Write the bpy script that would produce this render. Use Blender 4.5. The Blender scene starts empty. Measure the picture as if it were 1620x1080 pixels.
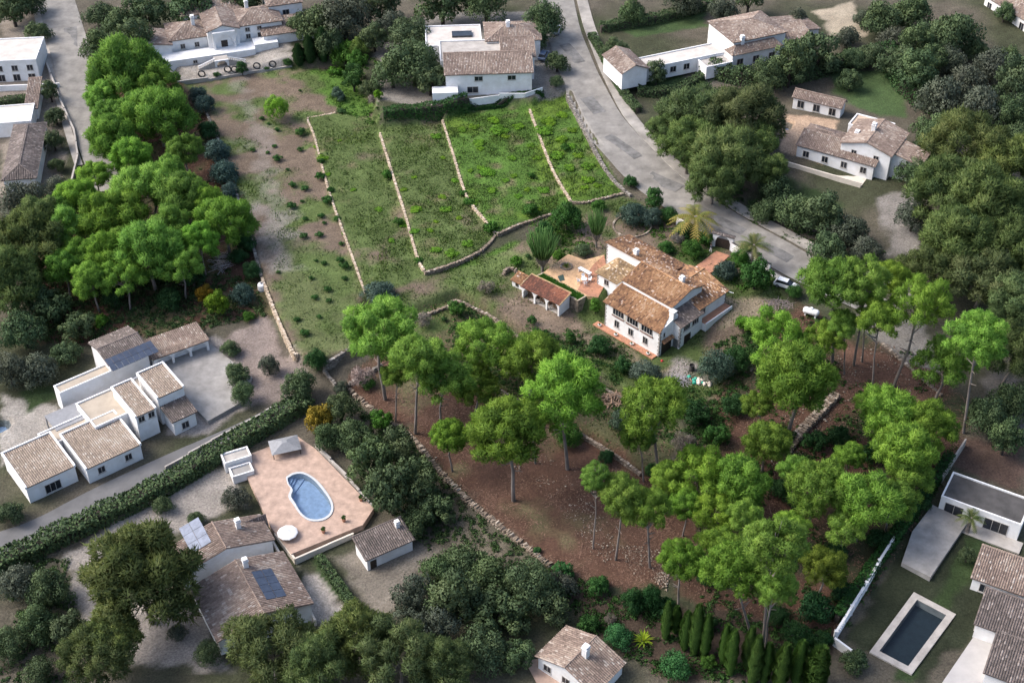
import bpy, bmesh, math, random, zlib
import numpy as np
from mathutils import Vector, Matrix
R = math.radians
SC = bpy.context.scene
COL = SC.collection
# ---------------------------------------------------------------- camera
FPX, PITCH, CAMH = 2200.0, R(38.5), 150.0          # focal length in photo pixels, depression, height over the house garden
cam_d = bpy.data.cameras.new('camera'); cam = bpy.data.objects.new('camera', cam_d); COL.objects.link(cam)
cam_d.sensor_width = 36.0; cam_d.lens = FPX/1620*36; cam_d.clip_end = 6000; cam_d.clip_start = 1
cam.location = (0, 0, CAMH); cam.rotation_euler = (R(90)-PITCH, 0, 0)
SC.camera = cam
# ---------------------------------------------------------------- sky, sun, exposure
SUN_AZ, SUN_EL = R(-84), R(46)                     # clockwise from +Y: the sun stands to the left, a little beyond the scene
w = bpy.data.worlds.new('World'); SC.world = w; w.use_nodes = True
nt = w.node_tree; bg = nt.nodes['Background']
sky = nt.nodes.new('ShaderNodeTexSky'); sky.sky_type = 'NISHITA'; sky.sun_disc = False
sky.sun_elevation = SUN_EL; sky.sun_rotation = SUN_AZ; sky.air_density = 1.0; sky.dust_density = 4.0; sky.ozone_density = 1.0
nt.links.new(sky.outputs[0], bg.inputs[0]); bg.inputs[1].default_value = 0.15
sd = bpy.data.lights.new('sun', 'SUN'); sun = bpy.data.objects.new('sun', sd); COL.objects.link(sun)
sd.energy = 1.5; sd.angle = R(30); sd.color = (1.0, 0.975, 0.94)
sdir = Vector((math.sin(SUN_AZ)*math.cos(SUN_EL), math.cos(SUN_AZ)*math.cos(SUN_EL), math.sin(SUN_EL)))
sun.rotation_euler = sdir.to_track_quat('Z', 'Y').to_euler(); sun.location = (-150, 300, 200)
SC.view_settings.view_transform = 'Standard'; SC.view_settings.look = 'None'
SC.view_settings.exposure = 1.05; SC.view_settings.gamma = 1.0
SC.render.engine = 'CYCLES'
# ---------------------------------------------------------------- small helpers
def tag(o, label=None, cat=None, group=None, kind=None):
    if label: o['label'] = label
    if cat: o['category'] = cat
    if group: o['group'] = group
    if kind: o['kind'] = kind
    return o
def empty(name, loc=(0, 0, 0), rz=0.0):
    o = bpy.data.objects.new(name, None); COL.objects.link(o); o.location = loc; o.rotation_euler = (0, 0, rz)
    o.empty_display_size = 0.5
    return o
def ray(px, py):
    a = (px-810)/FPX; b = -(py-540)/FPX
    return np.array([a, math.cos(PITCH)+b*math.sin(PITCH), -math.sin(PITCH)+b*math.cos(PITCH)])
def P(px, py, z=0.0):                               # where the line of sight of a photo pixel meets the level z
    d = ray(px, py); t = (z-CAMH)/d[2]
    return np.array([d[0]*t, d[1]*t, z])
def scale_at(p):                                    # photo pixels per metre at a point
    return FPX/(p[1]*math.cos(PITCH)-(p[2]-CAMH)*math.sin(PITCH))
def vnoise(x, y, seed=0):
    xi = np.floor(x).astype(np.int64); yi = np.floor(y).astype(np.int64); fx = x-xi; fy = y-yi
    fx = fx*fx*(3-2*fx); fy = fy*fy*(3-2*fy)
    def h(i, j):
        n = (i*374761393+j*668265263+seed*1442695041) & 0x7fffffff
        n = ((n ^ (n >> 13))*1274126177) & 0x7fffffff
        return ((n ^ (n >> 16)) & 0xffff)/65535.0
    a = h(xi, yi); b = h(xi+1, yi); c = h(xi, yi+1); d = h(xi+1, yi+1)
    return (a*(1-fx)+b*fx)*(1-fy)+(c*(1-fx)+d*fx)*fy
def fbm(x, y, f=1.0, o=4, seed=0):
    s = 0; a = .5; t = 0
    for k in range(o):
        s = s+a*vnoise(x*f, y*f, seed+k*17); t += a; a *= .5; f *= 2.03
    return s/t
def inpoly(x, y, poly):
    r = np.zeros(np.shape(x), bool); n = len(poly); j = n-1
    for i in range(n):
        xi, yi = poly[i][0], poly[i][1]; xj, yj = poly[j][0], poly[j][1]
        with np.errstate(divide='ignore', invalid='ignore'):
            c = ((yi > y) != (yj > y)) & (x < (xj-xi)*(y-yi)/((yj-yi) if yj != yi else 1e-9)+xi)
        r ^= c; j = i
    return r
def segdist(x, y, pts, closed=True):
    d = np.full(np.shape(x), 1e9); n = len(pts)
    for i in range(n if closed else n-1):
        ax, ay = pts[i][0], pts[i][1]; bx, by = pts[(i+1) % n][0], pts[(i+1) % n][1]
        dx, dy = bx-ax, by-ay; L = dx*dx+dy*dy+1e-12
        t = np.clip(((x-ax)*dx+(y-ay)*dy)/L, 0, 1)
        d = np.minimum(d, np.hypot(x-ax-t*dx, y-ay-t*dy))
    return d
def sdist(x, y, poly):                              # positive inside
    d = segdist(x, y, poly); return np.where(inpoly(x, y, poly), d, -d)
# ---------------------------------------------------------------- materials
MATS = {}
def nodemat(name):
    m = bpy.data.materials.new(name); m.use_nodes = True
    return m, m.node_tree, m.node_tree.nodes['Principled BSDF']
def mat(name, col, rough=.8, var=.12, scale=2.0, bump=0.0, bscale=20.0, col2=None, metal=0.0, coords='Object', detail=5, spec=None):
    if name in MATS: return MATS[name]
    m, t, b = nodemat(name); N = t.nodes; L = t.links
    tc = N.new('ShaderNodeTexCoord'); n1 = N.new('ShaderNodeTexNoise'); n1.inputs['Scale'].default_value = scale; n1.inputs['Detail'].default_value = detail
    n1.inputs['Roughness'].default_value = .65
    L.new(tc.outputs[coords], n1.inputs['Vector'])
    c2 = col2 or tuple(c*(1-2.2*var) for c in col)
    rp = N.new('ShaderNodeValToRGB'); e = rp.color_ramp.elements
    e[0].position = .32; e[1].position = .68; e[0].color = (*c2, 1); e[1].color = (*[min(1, c*(1+.5*var)) for c in col], 1)
    L.new(n1.outputs['Fac'], rp.inputs[0]); L.new(rp.outputs[0], b.inputs['Base Color'])
    b.inputs['Roughness'].default_value = rough; b.inputs['Metallic'].default_value = metal
    if spec is not None: b.inputs['Specular IOR Level'].default_value = spec
    if bump:
        n2 = N.new('ShaderNodeTexNoise'); n2.inputs['Scale'].default_value = bscale; n2.inputs['Detail'].default_value = 3
        L.new(tc.outputs[coords], n2.inputs['Vector'])
        bp = N.new('ShaderNodeBump'); bp.inputs['Strength'].default_value = bump; bp.inputs['Distance'].default_value = .05
        L.new(n2.outputs['Fac'], bp.inputs['Height']); L.new(bp.outputs[0], b.inputs['Normal'])
    MATS[name] = m; return m
def tintmat(name, ramp, rough=.85, var=.35, scale=3.0):     # colour from the per-face attribute "tint", times fine noise
    m, t, b = nodemat(name); N = t.nodes; L = t.links
    at = N.new('ShaderNodeAttribute'); at.attribute_name = 'tint'
    rp = N.new('ShaderNodeValToRGB'); el = rp.color_ramp.elements
    while len(el) < len(ramp): el.new(.5)
    for e, (p, c) in zip(el, ramp): e.position = p; e.color = (*c, 1)
    L.new(at.outputs['Fac'], rp.inputs[0])
    tc = N.new('ShaderNodeTexCoord'); n1 = N.new('ShaderNodeTexNoise'); n1.inputs['Scale'].default_value = scale; n1.inputs['Detail'].default_value = 6
    L.new(tc.outputs['Object'], n1.inputs['Vector'])
    mr = N.new('ShaderNodeMapRange'); mr.inputs[1].default_value = .25; mr.inputs[2].default_value = .75; mr.inputs[3].default_value = 1-var; mr.inputs[4].default_value = 1+var*.6
    L.new(n1.outputs['Fac'], mr.inputs[0])
    mx = N.new('ShaderNodeMix'); mx.data_type = 'RGBA'; mx.blend_type = 'MULTIPLY'; mx.inputs[0].default_value = 1
    L.new(rp.outputs[0], mx.inputs[6]); L.new(mr.outputs[0], mx.inputs[7]); L.new(mx.outputs[2], b.inputs['Base Color'])
    b.inputs['Roughness'].default_value = rough
    MATS[name] = m; return m
def leafmat(name, a, b_, c, transl=.3):             # foliage: hue from the face attribute "tint" and the object colour
    m, t, b = nodemat(name); N = t.nodes; L = t.links
    at = N.new('ShaderNodeAttribute'); at.attribute_name = 'tint'
    rp = N.new('ShaderNodeValToRGB'); el = rp.color_ramp.elements; el.new(.5)
    for e, (p, cc) in zip(el, ((0, a), (.5, b_), (1, c))): e.position = p; e.color = (*cc, 1)
    L.new(at.outputs['Fac'], rp.inputs[0])
    oi = N.new('ShaderNodeObjectInfo')
    mx = N.new('ShaderNodeMix'); mx.data_type = 'RGBA'; mx.blend_type = 'MULTIPLY'; mx.inputs[0].default_value = 1
    L.new(rp.outputs[0], mx.inputs[6]); L.new(oi.outputs['Color'], mx.inputs[7])
    L.new(mx.outputs[2], b.inputs['Base Color']); b.inputs['Roughness'].default_value = .7; b.inputs['Specular IOR Level'].default_value = .2
    tr = N.new('ShaderNodeBsdfTranslucent'); L.new(mx.outputs[2], tr.inputs[0])
    ms = N.new('ShaderNodeMixShader'); ms.inputs[0].default_value = transl
    L.new(b.outputs[0], ms.inputs[1]); L.new(tr.outputs[0], ms.inputs[2]); L.new(ms.outputs[0], N['Material Output'].inputs[0])
    MATS[name] = m; return m
WHITE = mat('white_plaster', (.75, .755, .77), .9, .06, .55, .15, 30, col2=(.62, .61, .60), detail=8)
CREAM = mat('cream_plaster', (.62, .56, .48), .9, .08, .7, .15, 30)
GLASS = mat('window_glass', (.025, .03, .04), .12, .3, .5)
DARK = mat('dark_wood', (.035, .025, .02), .6, .25, 6)
FRAME = mat('window_frame_paint', (.42, .40, .38), .6, .1, 5)
BROWN = mat('brown_band', (.20, .09, .06), .8, .2, 4)
TERRA = mat('terracotta_paving', (.40, .19, .11), .85, .25, 1.3, .3, 9, col2=(.26, .13, .085))
SANDY = mat('ochre_paving', (.58, .37, .21), .9, .18, .9, .3, 8)
PINKP = mat('pink_paving', (.44, .315, .25), .9, .16, .8, .2, 8)
CONC = mat('pale_concrete', (.40, .37, .34), .9, .14, .6, .2, 6)
GREYP = mat('grey_paving', (.30, .285, .27), .9, .16, .5, .3, 7)
DARKP = mat('dark_paving', (.075, .07, .068), .85, .2, .5, .2, 7)
ASPH = mat('asphalt', (.245, .23, .21), .9, .2, .35, .3, 18, detail=9)
VERGE = mat('verge_concrete', (.34, .315, .285), .92, .2, .25, .3, 12)
BARK = mat('pine_bark', (.25, .215, .195), .95, .3, 3, .5, 14)
BARKD = mat('dark_bark', (.06, .048, .04), .95, .3, 4, .5, 14)
STEM = mat('grey_stem', (.20, .18, .16), .9, .25, 4)
METAL = mat('white_metal', (.75, .76, .78), .35, .06, 2)
DKMET = mat('black_metal', (.03, .03, .032), .5, .2, 3)
STEEL = mat('grey_metal', (.3, .31, .33), .4, .1, 3, metal=.6)
SOLAR = mat('solar_cell', (.05, .065, .10), .18, .15, 1.0)
SOLARL = mat('pale_solar_cell', (.20, .23, .30), .22, .15, 1.0)
WATER = mat('pool_water', (.21, .32, .52), .1, .16, .25, .25, 4)
def watermat(name, tint):                            # clear water over a tiled basin
    m, t, b = nodemat(name); N = t.nodes; L = t.links; tr = N.new('ShaderNodeBsdfTransparent'); tr.inputs[0].default_value = (*tint, 1); gl = N.new('ShaderNodeBsdfGlossy'); gl.inputs['Roughness'].default_value = .04
    fr = N.new('ShaderNodeFresnel'); fr.inputs[0].default_value = 1.33; tc = N.new('ShaderNodeTexCoord'); nz = N.new('ShaderNodeTexNoise'); nz.inputs['Scale'].default_value = 1.6; nz.inputs['Detail'].default_value = 4; bp = N.new('ShaderNodeBump'); bp.inputs['Strength'].default_value = .35; bp.inputs['Distance'].default_value = .08
    L.new(tc.outputs['Object'], nz.inputs['Vector']); L.new(nz.outputs['Fac'], bp.inputs['Height']); L.new(bp.outputs[0], gl.inputs['Normal']); L.new(bp.outputs[0], fr.inputs['Normal']); mx = N.new('ShaderNodeMixShader'); L.new(fr.outputs[0], mx.inputs[0]); L.new(tr.outputs[0], mx.inputs[1]); L.new(gl.outputs[0], mx.inputs[2]); L.new(mx.outputs[0], N['Material Output'].inputs[0]); N.remove(b); MATS[name] = m; return m
WATERC = watermat('clear_pool_water', (.78, .88, .95)); BASIN = mat('pool_basin_tiles', (.38, .46, .60), .6, .12, 1.2); BASIND = mat('dark_pool_basin', (.016, .024, .026), .6, .2, 1.2)
WATERD = mat('dark_pool_water', (.012, .022, .028), .06, .2, .35)
WOODM = mat('cut_wood', (.36, .24, .16), .9, .35, 5, .3, 12)
LINE = mat('stone_cap', (.58, .48, .36), .9, .2, 1.5, .4, 10)
TILES = tintmat('old_roof_tiles', [(0, (.11, .06, .04)), (.35, (.28, .145, .072)), (.6, (.38, .21, .105)), (.85, (.46, .275, .14)), (1, (.68, .56, .47))])
TILER = tintmat('red_roof_tiles', [(0, (.14, .065, .045)), (.4, (.27, .105, .065)), (.8, (.40, .16, .085)), (1, (.50, .33, .25))])
TILEO = tintmat('ochre_roof_tiles', [(0, (.20, .13, .075)), (.4, (.34, .23, .12)), (.8, (.44, .31, .17)), (1, (.6, .5, .4))])
TILEG = tintmat('dusty_roof_tiles', [(0, (.15, .11, .09)), (.4, (.23, .17, .14)), (.8, (.30, .235, .19)), (1, (.40, .35, .31))])
TILED = tintmat('dark_roof_tiles', [(0, (.085, .07, .062)), (.4, (.13, .105, .095)), (.8, (.18, .145, .13)), (1, (.27, .23, .21))])
TILET = tintmat('tan_roof_tiles', [(0, (.22, .17, .135)), (.4, (.31, .245, .195)), (.8, (.37, .30, .245)), (1, (.45, .40, .35))])
STONE = tintmat('dry_stone', [(0, (.11, .085, .065)), (.4, (.20, .155, .118)), (.8, (.31, .25, .195)), (1, (.46, .40, .335))], .95, .3, 5)
STONELIT = tintmat('sunlit_stone', [(0, (.27, .20, .14)), (.4, (.44, .35, .255)), (.8, (.58, .475, .36)), (1, (.66, .58, .48))], .95, .25, 5)  # pale copy of dry stone; sunlight on the left-facing walls put in the colour
STONEG = tintmat('grey_stone', [(0, (.10, .09, .08)), (.4, (.19, .17, .15)), (.8, (.30, .27, .24)), (1, (.45, .42, .38))], .95, .3, 5)
LPINE = leafmat('pine_needles', (.095, .190, .034), (.180, .325, .046), (.30, .46, .075), .45)
LBROAD = leafmat('broad_leaves', (.022, .062, .018), (.038, .098, .026), (.065, .145, .038), .22)
LOLIVE = leafmat('olive_leaves', (.060, .090, .062), (.092, .130, .092), (.14, .18, .135), .2)
LCYP = leafmat('cypress_needles', (.022, .058, .016), (.040, .092, .022), (.075, .14, .035), .2)
LDRY = leafmat('dry_twigs', (.15, .13, .115), (.23, .20, .175), (.31, .275, .25), .1)
LPALM = leafmat('palm_fronds', (.07, .11, .03), (.14, .18, .04), (.30, .27, .08), .25)
LGRASS = leafmat('grass_blades', (.050, .090, .026), (.078, .140, .032), (.125, .190, .036), .3)
LSUCC = leafmat('succulent_stems', (.06, .13, .03), (.10, .19, .045), (.16, .26, .07), .1)
# ---------------------------------------------------------------- mesh builder
class MB:
    def __init__(s): s.v = []; s.f = []; s.m = []; s.t = []; s.mi = 0; s.tv = .5
    def add(s, vs, fs):
        n = len(s.v); s.v.extend([tuple(map(float, p)) for p in vs])
        for f in fs: s.f.append([i+n for i in f]); s.m.append(s.mi); s.t.append(s.tv)
    def hexa(s, p):                                  # 8 points: bottom ring, top ring
        s.add(p, [(3, 2, 1, 0), (4, 5, 6, 7), (0, 1, 5, 4), (1, 2, 6, 5), (2, 3, 7, 6), (3, 0, 4, 7)])
    def box(s, x0, y0, z0, x1, y1, z1):
        s.hexa([(x0, y0, z0), (x1, y0, z0), (x1, y1, z0), (x0, y1, z0), (x0, y0, z1), (x1, y0, z1), (x1, y1, z1), (x0, y1, z1)])
    def obox(s, c, ax, ay, az):                      # centre and three half axes
        c, ax, ay, az = map(np.asarray, (c, ax, ay, az))
        s.hexa([c-ax-ay-az, c+ax-ay-az, c+ax+ay-az, c-ax+ay-az, c-ax-ay+az, c+ax-ay+az, c+ax+ay+az, c-ax+ay+az])
    def prism(s, poly, z0, z1):                      # poly of (x,y), counter-clockwise
        A = sum(poly[i][0]*poly[(i+1) % len(poly)][1]-poly[(i+1) % len(poly)][0]*poly[i][1] for i in range(len(poly)))
        if A < 0: poly = poly[::-1]
        n = len(poly); zz0 = z0 if hasattr(z0, '__len__') else [z0]*n; zz1 = z1 if hasattr(z1, '__len__') else [z1]*n
        vs = [(p[0], p[1], zz0[i]) for i, p in enumerate(poly)]+[(p[0], p[1], zz1[i]) for i, p in enumerate(poly)]
        s.add(vs, [tuple(range(n-1, -1, -1)), tuple(range(n, 2*n))]+[(i, (i+1) % n, n+(i+1) % n, n+i) for i in range(n)])
    def tube(s, pts, rad, k=6, cap=True):
        pts = [np.asarray(p, float) for p in pts]; n = len(pts); base = len(s.v); rad = rad if hasattr(rad, '__len__') else [rad]*n
        for i, p in enumerate(pts):
            d = pts[min(i+1, n-1)]-pts[max(i-1, 0)]; d = d/(np.linalg.norm(d)+1e-9)
            a = np.cross(d, (0, 0, 1) if abs(d[2]) < .9 else (1, 0, 0)); a /= np.linalg.norm(a); b = np.cross(d, a)
            for j in range(k):
                q = 2*math.pi*j/k; s.v.append(tuple(p+rad[i]*(math.cos(q)*a+math.sin(q)*b)))
        for i in range(n-1):
            for j in range(k):
                s.f.append([base+i*k+j, base+(i+1)*k+j, base+(i+1)*k+(j+1) % k, base+i*k+(j+1) % k]); s.m.append(s.mi); s.t.append(s.tv)
        if cap:
            s.f.append([base+j for j in range(k)]); s.f.append([base+(n-1)*k+k-1-j for j in range(k)]); s.m += [s.mi]*2; s.t += [s.tv]*2
    def lathe(s, c, prof, k=16):                     # prof: (radius, z)
        b = len(s.v)
        for r, z in prof:
            for j in range(k): q = 2*math.pi*j/k; s.v.append((c[0]+r*math.cos(q), c[1]+r*math.sin(q), c[2]+z))
        for i in range(len(prof)-1):
            for j in range(k): s.f.append([b+i*k+j, b+i*k+(j+1) % k, b+(i+1)*k+(j+1) % k, b+(i+1)*k+j]); s.m.append(s.mi); s.t.append(s.tv)
        s.f.append([b+k-1-j for j in range(k)]); s.f.append([b+(len(prof)-1)*k+j for j in range(k)]); s.m += [s.mi]*2; s.t += [s.tv]*2
    def mesh(s, name, mats, smooth=False):
        me = bpy.data.meshes.new(name); me.from_pydata(s.v, [], s.f)
        for m in (mats if isinstance(mats, (list, tuple)) else [mats]): me.materials.append(m)
        if any(s.m): me.polygons.foreach_set('material_index', s.m)
        a = me.attributes.new('tint', 'FLOAT', 'FACE'); a.data.foreach_set('value', s.t)
        if smooth: me.polygons.foreach_set('use_smooth', [True]*len(s.f))
        me.update(); return me
    def build(s, name, mats, parent=None, smooth=False):
        o = bpy.data.objects.new(name, s.mesh(name, mats, smooth)); COL.objects.link(o)
        if parent is not None: o.parent = parent
        return o
def npmesh(name, V, F, mats, tint=None, normals=None):     # V (n,3), F (m,3) or (m,4) arrays
    me = bpy.data.meshes.new(name); V = np.asarray(V, np.float32); F = np.asarray(F, np.int32); k = F.shape[1]
    me.vertices.add(len(V)); me.vertices.foreach_set('co', V.ravel())
    me.loops.add(F.size); me.loops.foreach_set('vertex_index', F.ravel())
    me.polygons.add(len(F)); me.polygons.foreach_set('loop_start', np.arange(0, F.size, k, dtype=np.int32))
    for m in (mats if isinstance(mats, (list, tuple)) else [mats]): me.materials.append(m)
    if tint is not None:
        a = me.attributes.new('tint', 'FLOAT', 'FACE'); a.data.foreach_set('value', np.asarray(tint, np.float32))
    me.update(); me.validate()
    if normals is not None:
        me.polygons.foreach_set('use_smooth', np.ones(len(F), bool))
        me.normals_split_custom_set_from_vertices(np.asarray(normals, np.float32))
    return me
def link(name, me, parent=None, loc=(0, 0, 0), rot=(0, 0, 0), sc=(1, 1, 1), col=None):
    o = bpy.data.objects.new(name, me); COL.objects.link(o); o.location = loc; o.rotation_euler = rot; o.scale = sc
    if parent is not None: o.parent = parent
    if col is not None: o.color = (*col, 1)
    return o
# ================================================================ terrain
CTRL = [(0,0,-1),(90,0,0),(250,60,1.6),(450,60,1.6),(360,100,.4),(600,80,2.6),(640,150,2.4),(760,130,4.2),(880,60,5),(1000,60,6),(1200,60,7),(1400,60,7),(1620,0,8),(1300,220,6),(1440,300,5),(1600,300,5),
 (920,130,4.2),(1000,220,4.2),(1100,320,3.8),(1200,390,3.2),(1310,430,2.8),(1140,390,2.9),(1050,350,2.8),(985,330,2.6),(920,370,2.6),(1150,450,2.6),(1170,500,2.3),(1250,480,2),(1400,560,1),(1550,560,1),(1620,600,0),(1180,560,1.0),
 (1130,570,.3),(1100,590,-.1),(1045,575,0),(950,520,0),(850,510,0),(760,440,0),(700,460,0),(870,390,1.6),(830,400,.7),(820,440,.2),(1100,640,-.6),(1000,610,-.3),(930,570,0),(1300,680,-.3),(1400,640,.2),(1500,720,-1),(1250,800,-1.8),(1400,850,-2.2),(1590,850,-2.5),
 (1450,1000,-3),(1600,1080,-3),(1200,1000,-3.2),(1000,1000,-3.8),(900,1060,-4.8),(700,900,-4.9),(600,800,-5),(450,800,-5),(300,900,-5.5),(100,1000,-6),(500,1000,-6),(250,760,-4.5),(400,650,-4),(150,650,-4.2),(330,600,-3.8),
 (450,600,-3),(520,640,-4.2),(60,450,-3),(200,450,-2.6),(330,430,-2.2),(390,480,-2.3),(200,250,-1.8),(300,200,-1.4),(340,300,-1.7),(120,200,-1.5),(40,250,-2),(175,280,-2),(550,580,-2.4),(800,700,-3),(700,650,-3),(900,800,-3),(1000,850,-3),(1080,760,-1.6),(-200,500,-3),(-100,1200,-6),(800,1250,-6),(1800,1100,-3),(1900,500,3),(800,-100,6),(100,-100,0),(1500,-120,9)]
cp = np.array([P(*c) for c in CTRL])
def base_z(x, y):
    num = np.zeros_like(x); den = np.zeros_like(x)
    for c in cp:
        wt = 1.0/((x-c[0])**2+(y-c[1])**2+30.0)**1.7
        num += wt*c[2]; den += wt
    return num/den
def PP(pts, z): return [tuple(P(x, y, z)) for x, y in pts]
TERR = [                                            # (pixel outline at its level, level, level in words)
 ([(268,112),(330,128),(460,104),(560,105),(600,185),(560,200),(487,188),(497,215),(520,300),(550,385),(577,462),(560,553),(500,572),(462,552),(438,500),(415,440),(395,370),(372,300),(345,220),(318,160)], -.7),
 ([(487,185),(497,215),(520,300),(550,385),(577,460),(640,490),(680,460),(672,437),(660,405),(640,335),(615,255),(601,210),(600,186),(530,178)], 0.0),
 ([(601,210),(615,255),(640,335),(660,405),(672,428),(712,418),(760,396),(785,372),(765,345),(738,308),(716,240),(700,190),(655,196),(605,200)], 1.0),
 ([(700,190),(716,240),(738,308),(765,345),(785,368),(830,352),(872,340),(905,318),(890,295),(872,262),(852,210),(838,172),(770,167)], 1.8),
 ([(838,170),(852,210),(872,262),(890,295),(905,318),(930,320),(985,308),(972,282),(945,245),(920,200),(895,150),(860,152)], 2.6),
 ([(727,467),(770,490),(817,523),(870,560),(930,592),(987,624),(1040,655),(1085,690),(1060,730),(1013,740),(960,705),(902,670),(840,640),(760,600),(690,560),(610,520),(640,500)], -1.5),
 ([(555,585),(600,560),(690,575),(760,610),(840,645),(902,672),(960,707),(1013,742),(1060,760),(1110,850),(1050,930),(960,930),(870,893),(790,830),(720,770),(650,690),(600,655),(545,610)], -3.0),
]
TERRW = [PP(a, z) for a, z in TERR]
nx = np.concatenate([[-1800, -900, -450, -260], np.arange(-165, 165.01, .6), [260, 450, 900, 1800]])
ny = np.concatenate([[-900, -300, 0, 60], np.arange(95, 362, .6), [420, 560, 900, 1800, 3500]])
GX, GY = np.meshgrid(nx, ny)
GZ = base_z(GX, GY)
KH = np.array([25.1, 184.2]); UH = np.array([.7071, -.7071]); VH = np.array([.7071, .7071])   # the villa: right front corner and its two axes
def HW(a, b, z=0.0): q = KH+a*UH+b*VH; return (q[0], q[1], z)
PATIO = PP([(852,436),(860,430),(880,412),(899,401),(925,410),(960,400),(975,440),(950,478),(929,470),(915,470)], 2.6)
HBACK = [HW(-23, 11), HW(-13, 8), HW(-2, 10), HW(0.2, 12), HW(0.2, 18), HW(-9, 24), HW(-23, 19)]
_i = (GX > -170) & (GX < 170) & (GY > 90) & (GY < 365)
for poly, (_, lev) in zip(TERRW, TERR):
    d = sdist(GX, GY, poly); k = np.clip(d/.7+.5, 0, 1)
    wob = (fbm(GX, GY, .12, 3, 5)-.5)*.25
    GZ = np.where(_i, GZ*(1-k)+(lev+wob)*k, GZ)
FRONT = [HW(-18, -7), HW(-4, -8), HW(3, -4), HW(2.5, 3), HW(-.6, 4), HW(-13, 4), HW(-17.5, 1)]
for poly, lev, ww in ((HBACK, 2.55, 3.0), (FRONT, -.6, 5.0), (PATIO, 2.55, .5)):
    k = np.clip(sdist(GX, GY, poly)/ww+.5, 0, 1); GZ = GZ*(1-k)+lev*k
GZ = GZ+np.where(_i, (fbm(GX, GY, .5, 3, 9)-.5)*.12, 0)
for pts_ in ([(455,752),(480,748),(500,758),(518,778),(527,800),(524,814),(508,822),(490,822),(474,812),(462,795),(460,770)], [(1445,942),(1505,972),(1442,1058),(1384,1028)], [(1242,188),(1256,193),(1250,206),(1236,201)], [(-25,672),(-5,657),(12,659),(18,668),(8,679),(-18,685)]):     # basins of the pools
    zc = float(np.mean([base_z(np.array([q[0]]), np.array([q[1]]))[0] for q in [P(*p, -4.5 if p[0] < 700 else -2.6 if p[1] > 500 else 5.8) for p in pts_]])); pw = [P(*p, zc) for p in pts_]
    k = np.clip(sdist(GX, GY, pw)/.6+.2, 0, 1); GZ = GZ*(1-k)+(zc-2.4)*k
def zf(x, y):
    x = np.clip(np.asarray(x, float), nx[0], nx[-1]-1e-6); y = np.clip(np.asarray(y, float), ny[0], ny[-1]-1e-6)
    i = np.clip(np.searchsorted(nx, x, 'right')-1, 0, len(nx)-2); j = np.clip(np.searchsorted(ny, y, 'right')-1, 0, len(ny)-2)
    fx = (x-nx[i])/(nx[i+1]-nx[i]); fy = (y-ny[j])/(ny[j+1]-ny[j])
    return (GZ[j, i]*(1-fx)+GZ[j, i+1]*fx)*(1-fy)+(GZ[j+1, i]*(1-fx)+GZ[j+1, i+1]*fx)*fy
_t = np.linspace(0.80, 1.25, 700)
def G(px, py, h=0.0):                               # ground point such that the point h above it lies on the pixel's line of sight
    d = ray(px, py); t0 = -CAMH/d[2]; t = t0*_t
    x = d[0]*t; y = d[1]*t; z = CAMH+d[2]*t
    below = np.nonzero(z <= zf(x, y)+h)[0]
    i = below[0] if len(below) else len(t)-1
    return np.array([x[i], y[i], float(zf(x[i], y[i]))])
def GP(pts): return [tuple(G(x, y)) for x, y in pts]
# ---------------------------------------------------------------- ground colour: what grows or lies where
gc = np.zeros(GX.shape+(3,)); n1 = fbm(GX, GY, .06, 4, 1); n2 = fbm(GX, GY, .35, 4, 2); n3 = fbm(GX, GY, 1.1, 3, 3)
def C(*c): return np.array(c)
def mixc(c1, c2, k): return c1*(1-k[..., None])+c2*k[..., None]
EARTH, NEEDLE, GRASSC, LUSH, GRAV, DRYG, DUST, LAWN, PALE = C(.155,.118,.088), C(.086,.048,.034), C(.088,.122,.040), C(.075,.145,.026), C(.25,.225,.205), C(.15,.135,.072), C(.10,.088,.068), C(.045,.072,.028), C(.34,.31,.275)
gc[:] = mixc(np.broadcast_to(DUST, gc.shape), np.broadcast_to(C(.055,.06,.035), gc.shape), np.clip((n1-.4)*4, 0, 1))
GRASSW = np.zeros(GX.shape)                         # where blades will stand
def zone(pts, col, soft=1.0, world=None, k=1.0, gw=None):
    global gc
    poly = world if world is not None else GP(pts)
    kk = np.clip((sdist(GX, GY, poly)+(n2-.5)*4*soft)/(1.2*soft)+.3, 0, 1)*k
    gc[:] = gc*(1-kk[..., None])+np.asarray(col)*kk[..., None]
    if gw is not None: GRASSW[:] = GRASSW*(1-kk)+gw*kk
def spots(pts, col, thr=.55, seed=4, f=.25, sharp=9, gw=None, world=None):
    poly = world if world is not None else GP(pts); nn = fbm(GX, GY, f, 4, seed)
    kk = np.clip((nn-thr)*sharp, 0, 1)*np.clip(sdist(GX, GY, poly)/1.5+.5, 0, 1)
    gc[:] = gc*(1-kk[..., None])+np.asarray(col)*kk[..., None]
    if gw is not None: GRASSW[:] = np.maximum(GRASSW, kk*gw)
WOODL = [(150,90),(275,110),(335,190),(385,310),(418,450),(430,500),(330,520),(160,545),(60,540),(60,300),(140,320),(175,310)]
zone(WOODL, NEEDLE*.9); spots(WOODL, DRYG*.6, .5, 31)
STRIP = TERR[0][0]
zone(None, EARTH, .4, TERRW[0]); spots(None, GRASSC*1.05, .50, 41, .16, 7, .45, TERRW[0])
zone([(440,380),(540,395),(577,462),(560,553),(500,572),(462,552),(425,450)], GRASSC*1.05, 2.0, gw=.55, k=.8)
zone([(500,105),(560,100),(600,185),(540,180),(500,150)], LUSH, 1.6, gw=.6)
zone([(366,118),(392,118),(420,200),(450,300),(462,345),(450,420),(420,445),(405,350),(388,240)], GRAV*.85, 2.4, k=.45)
zone([(405,330),(462,330),(470,420),(425,445),(412,420)], GRAV*.9, 2.0, k=.5)
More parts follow.
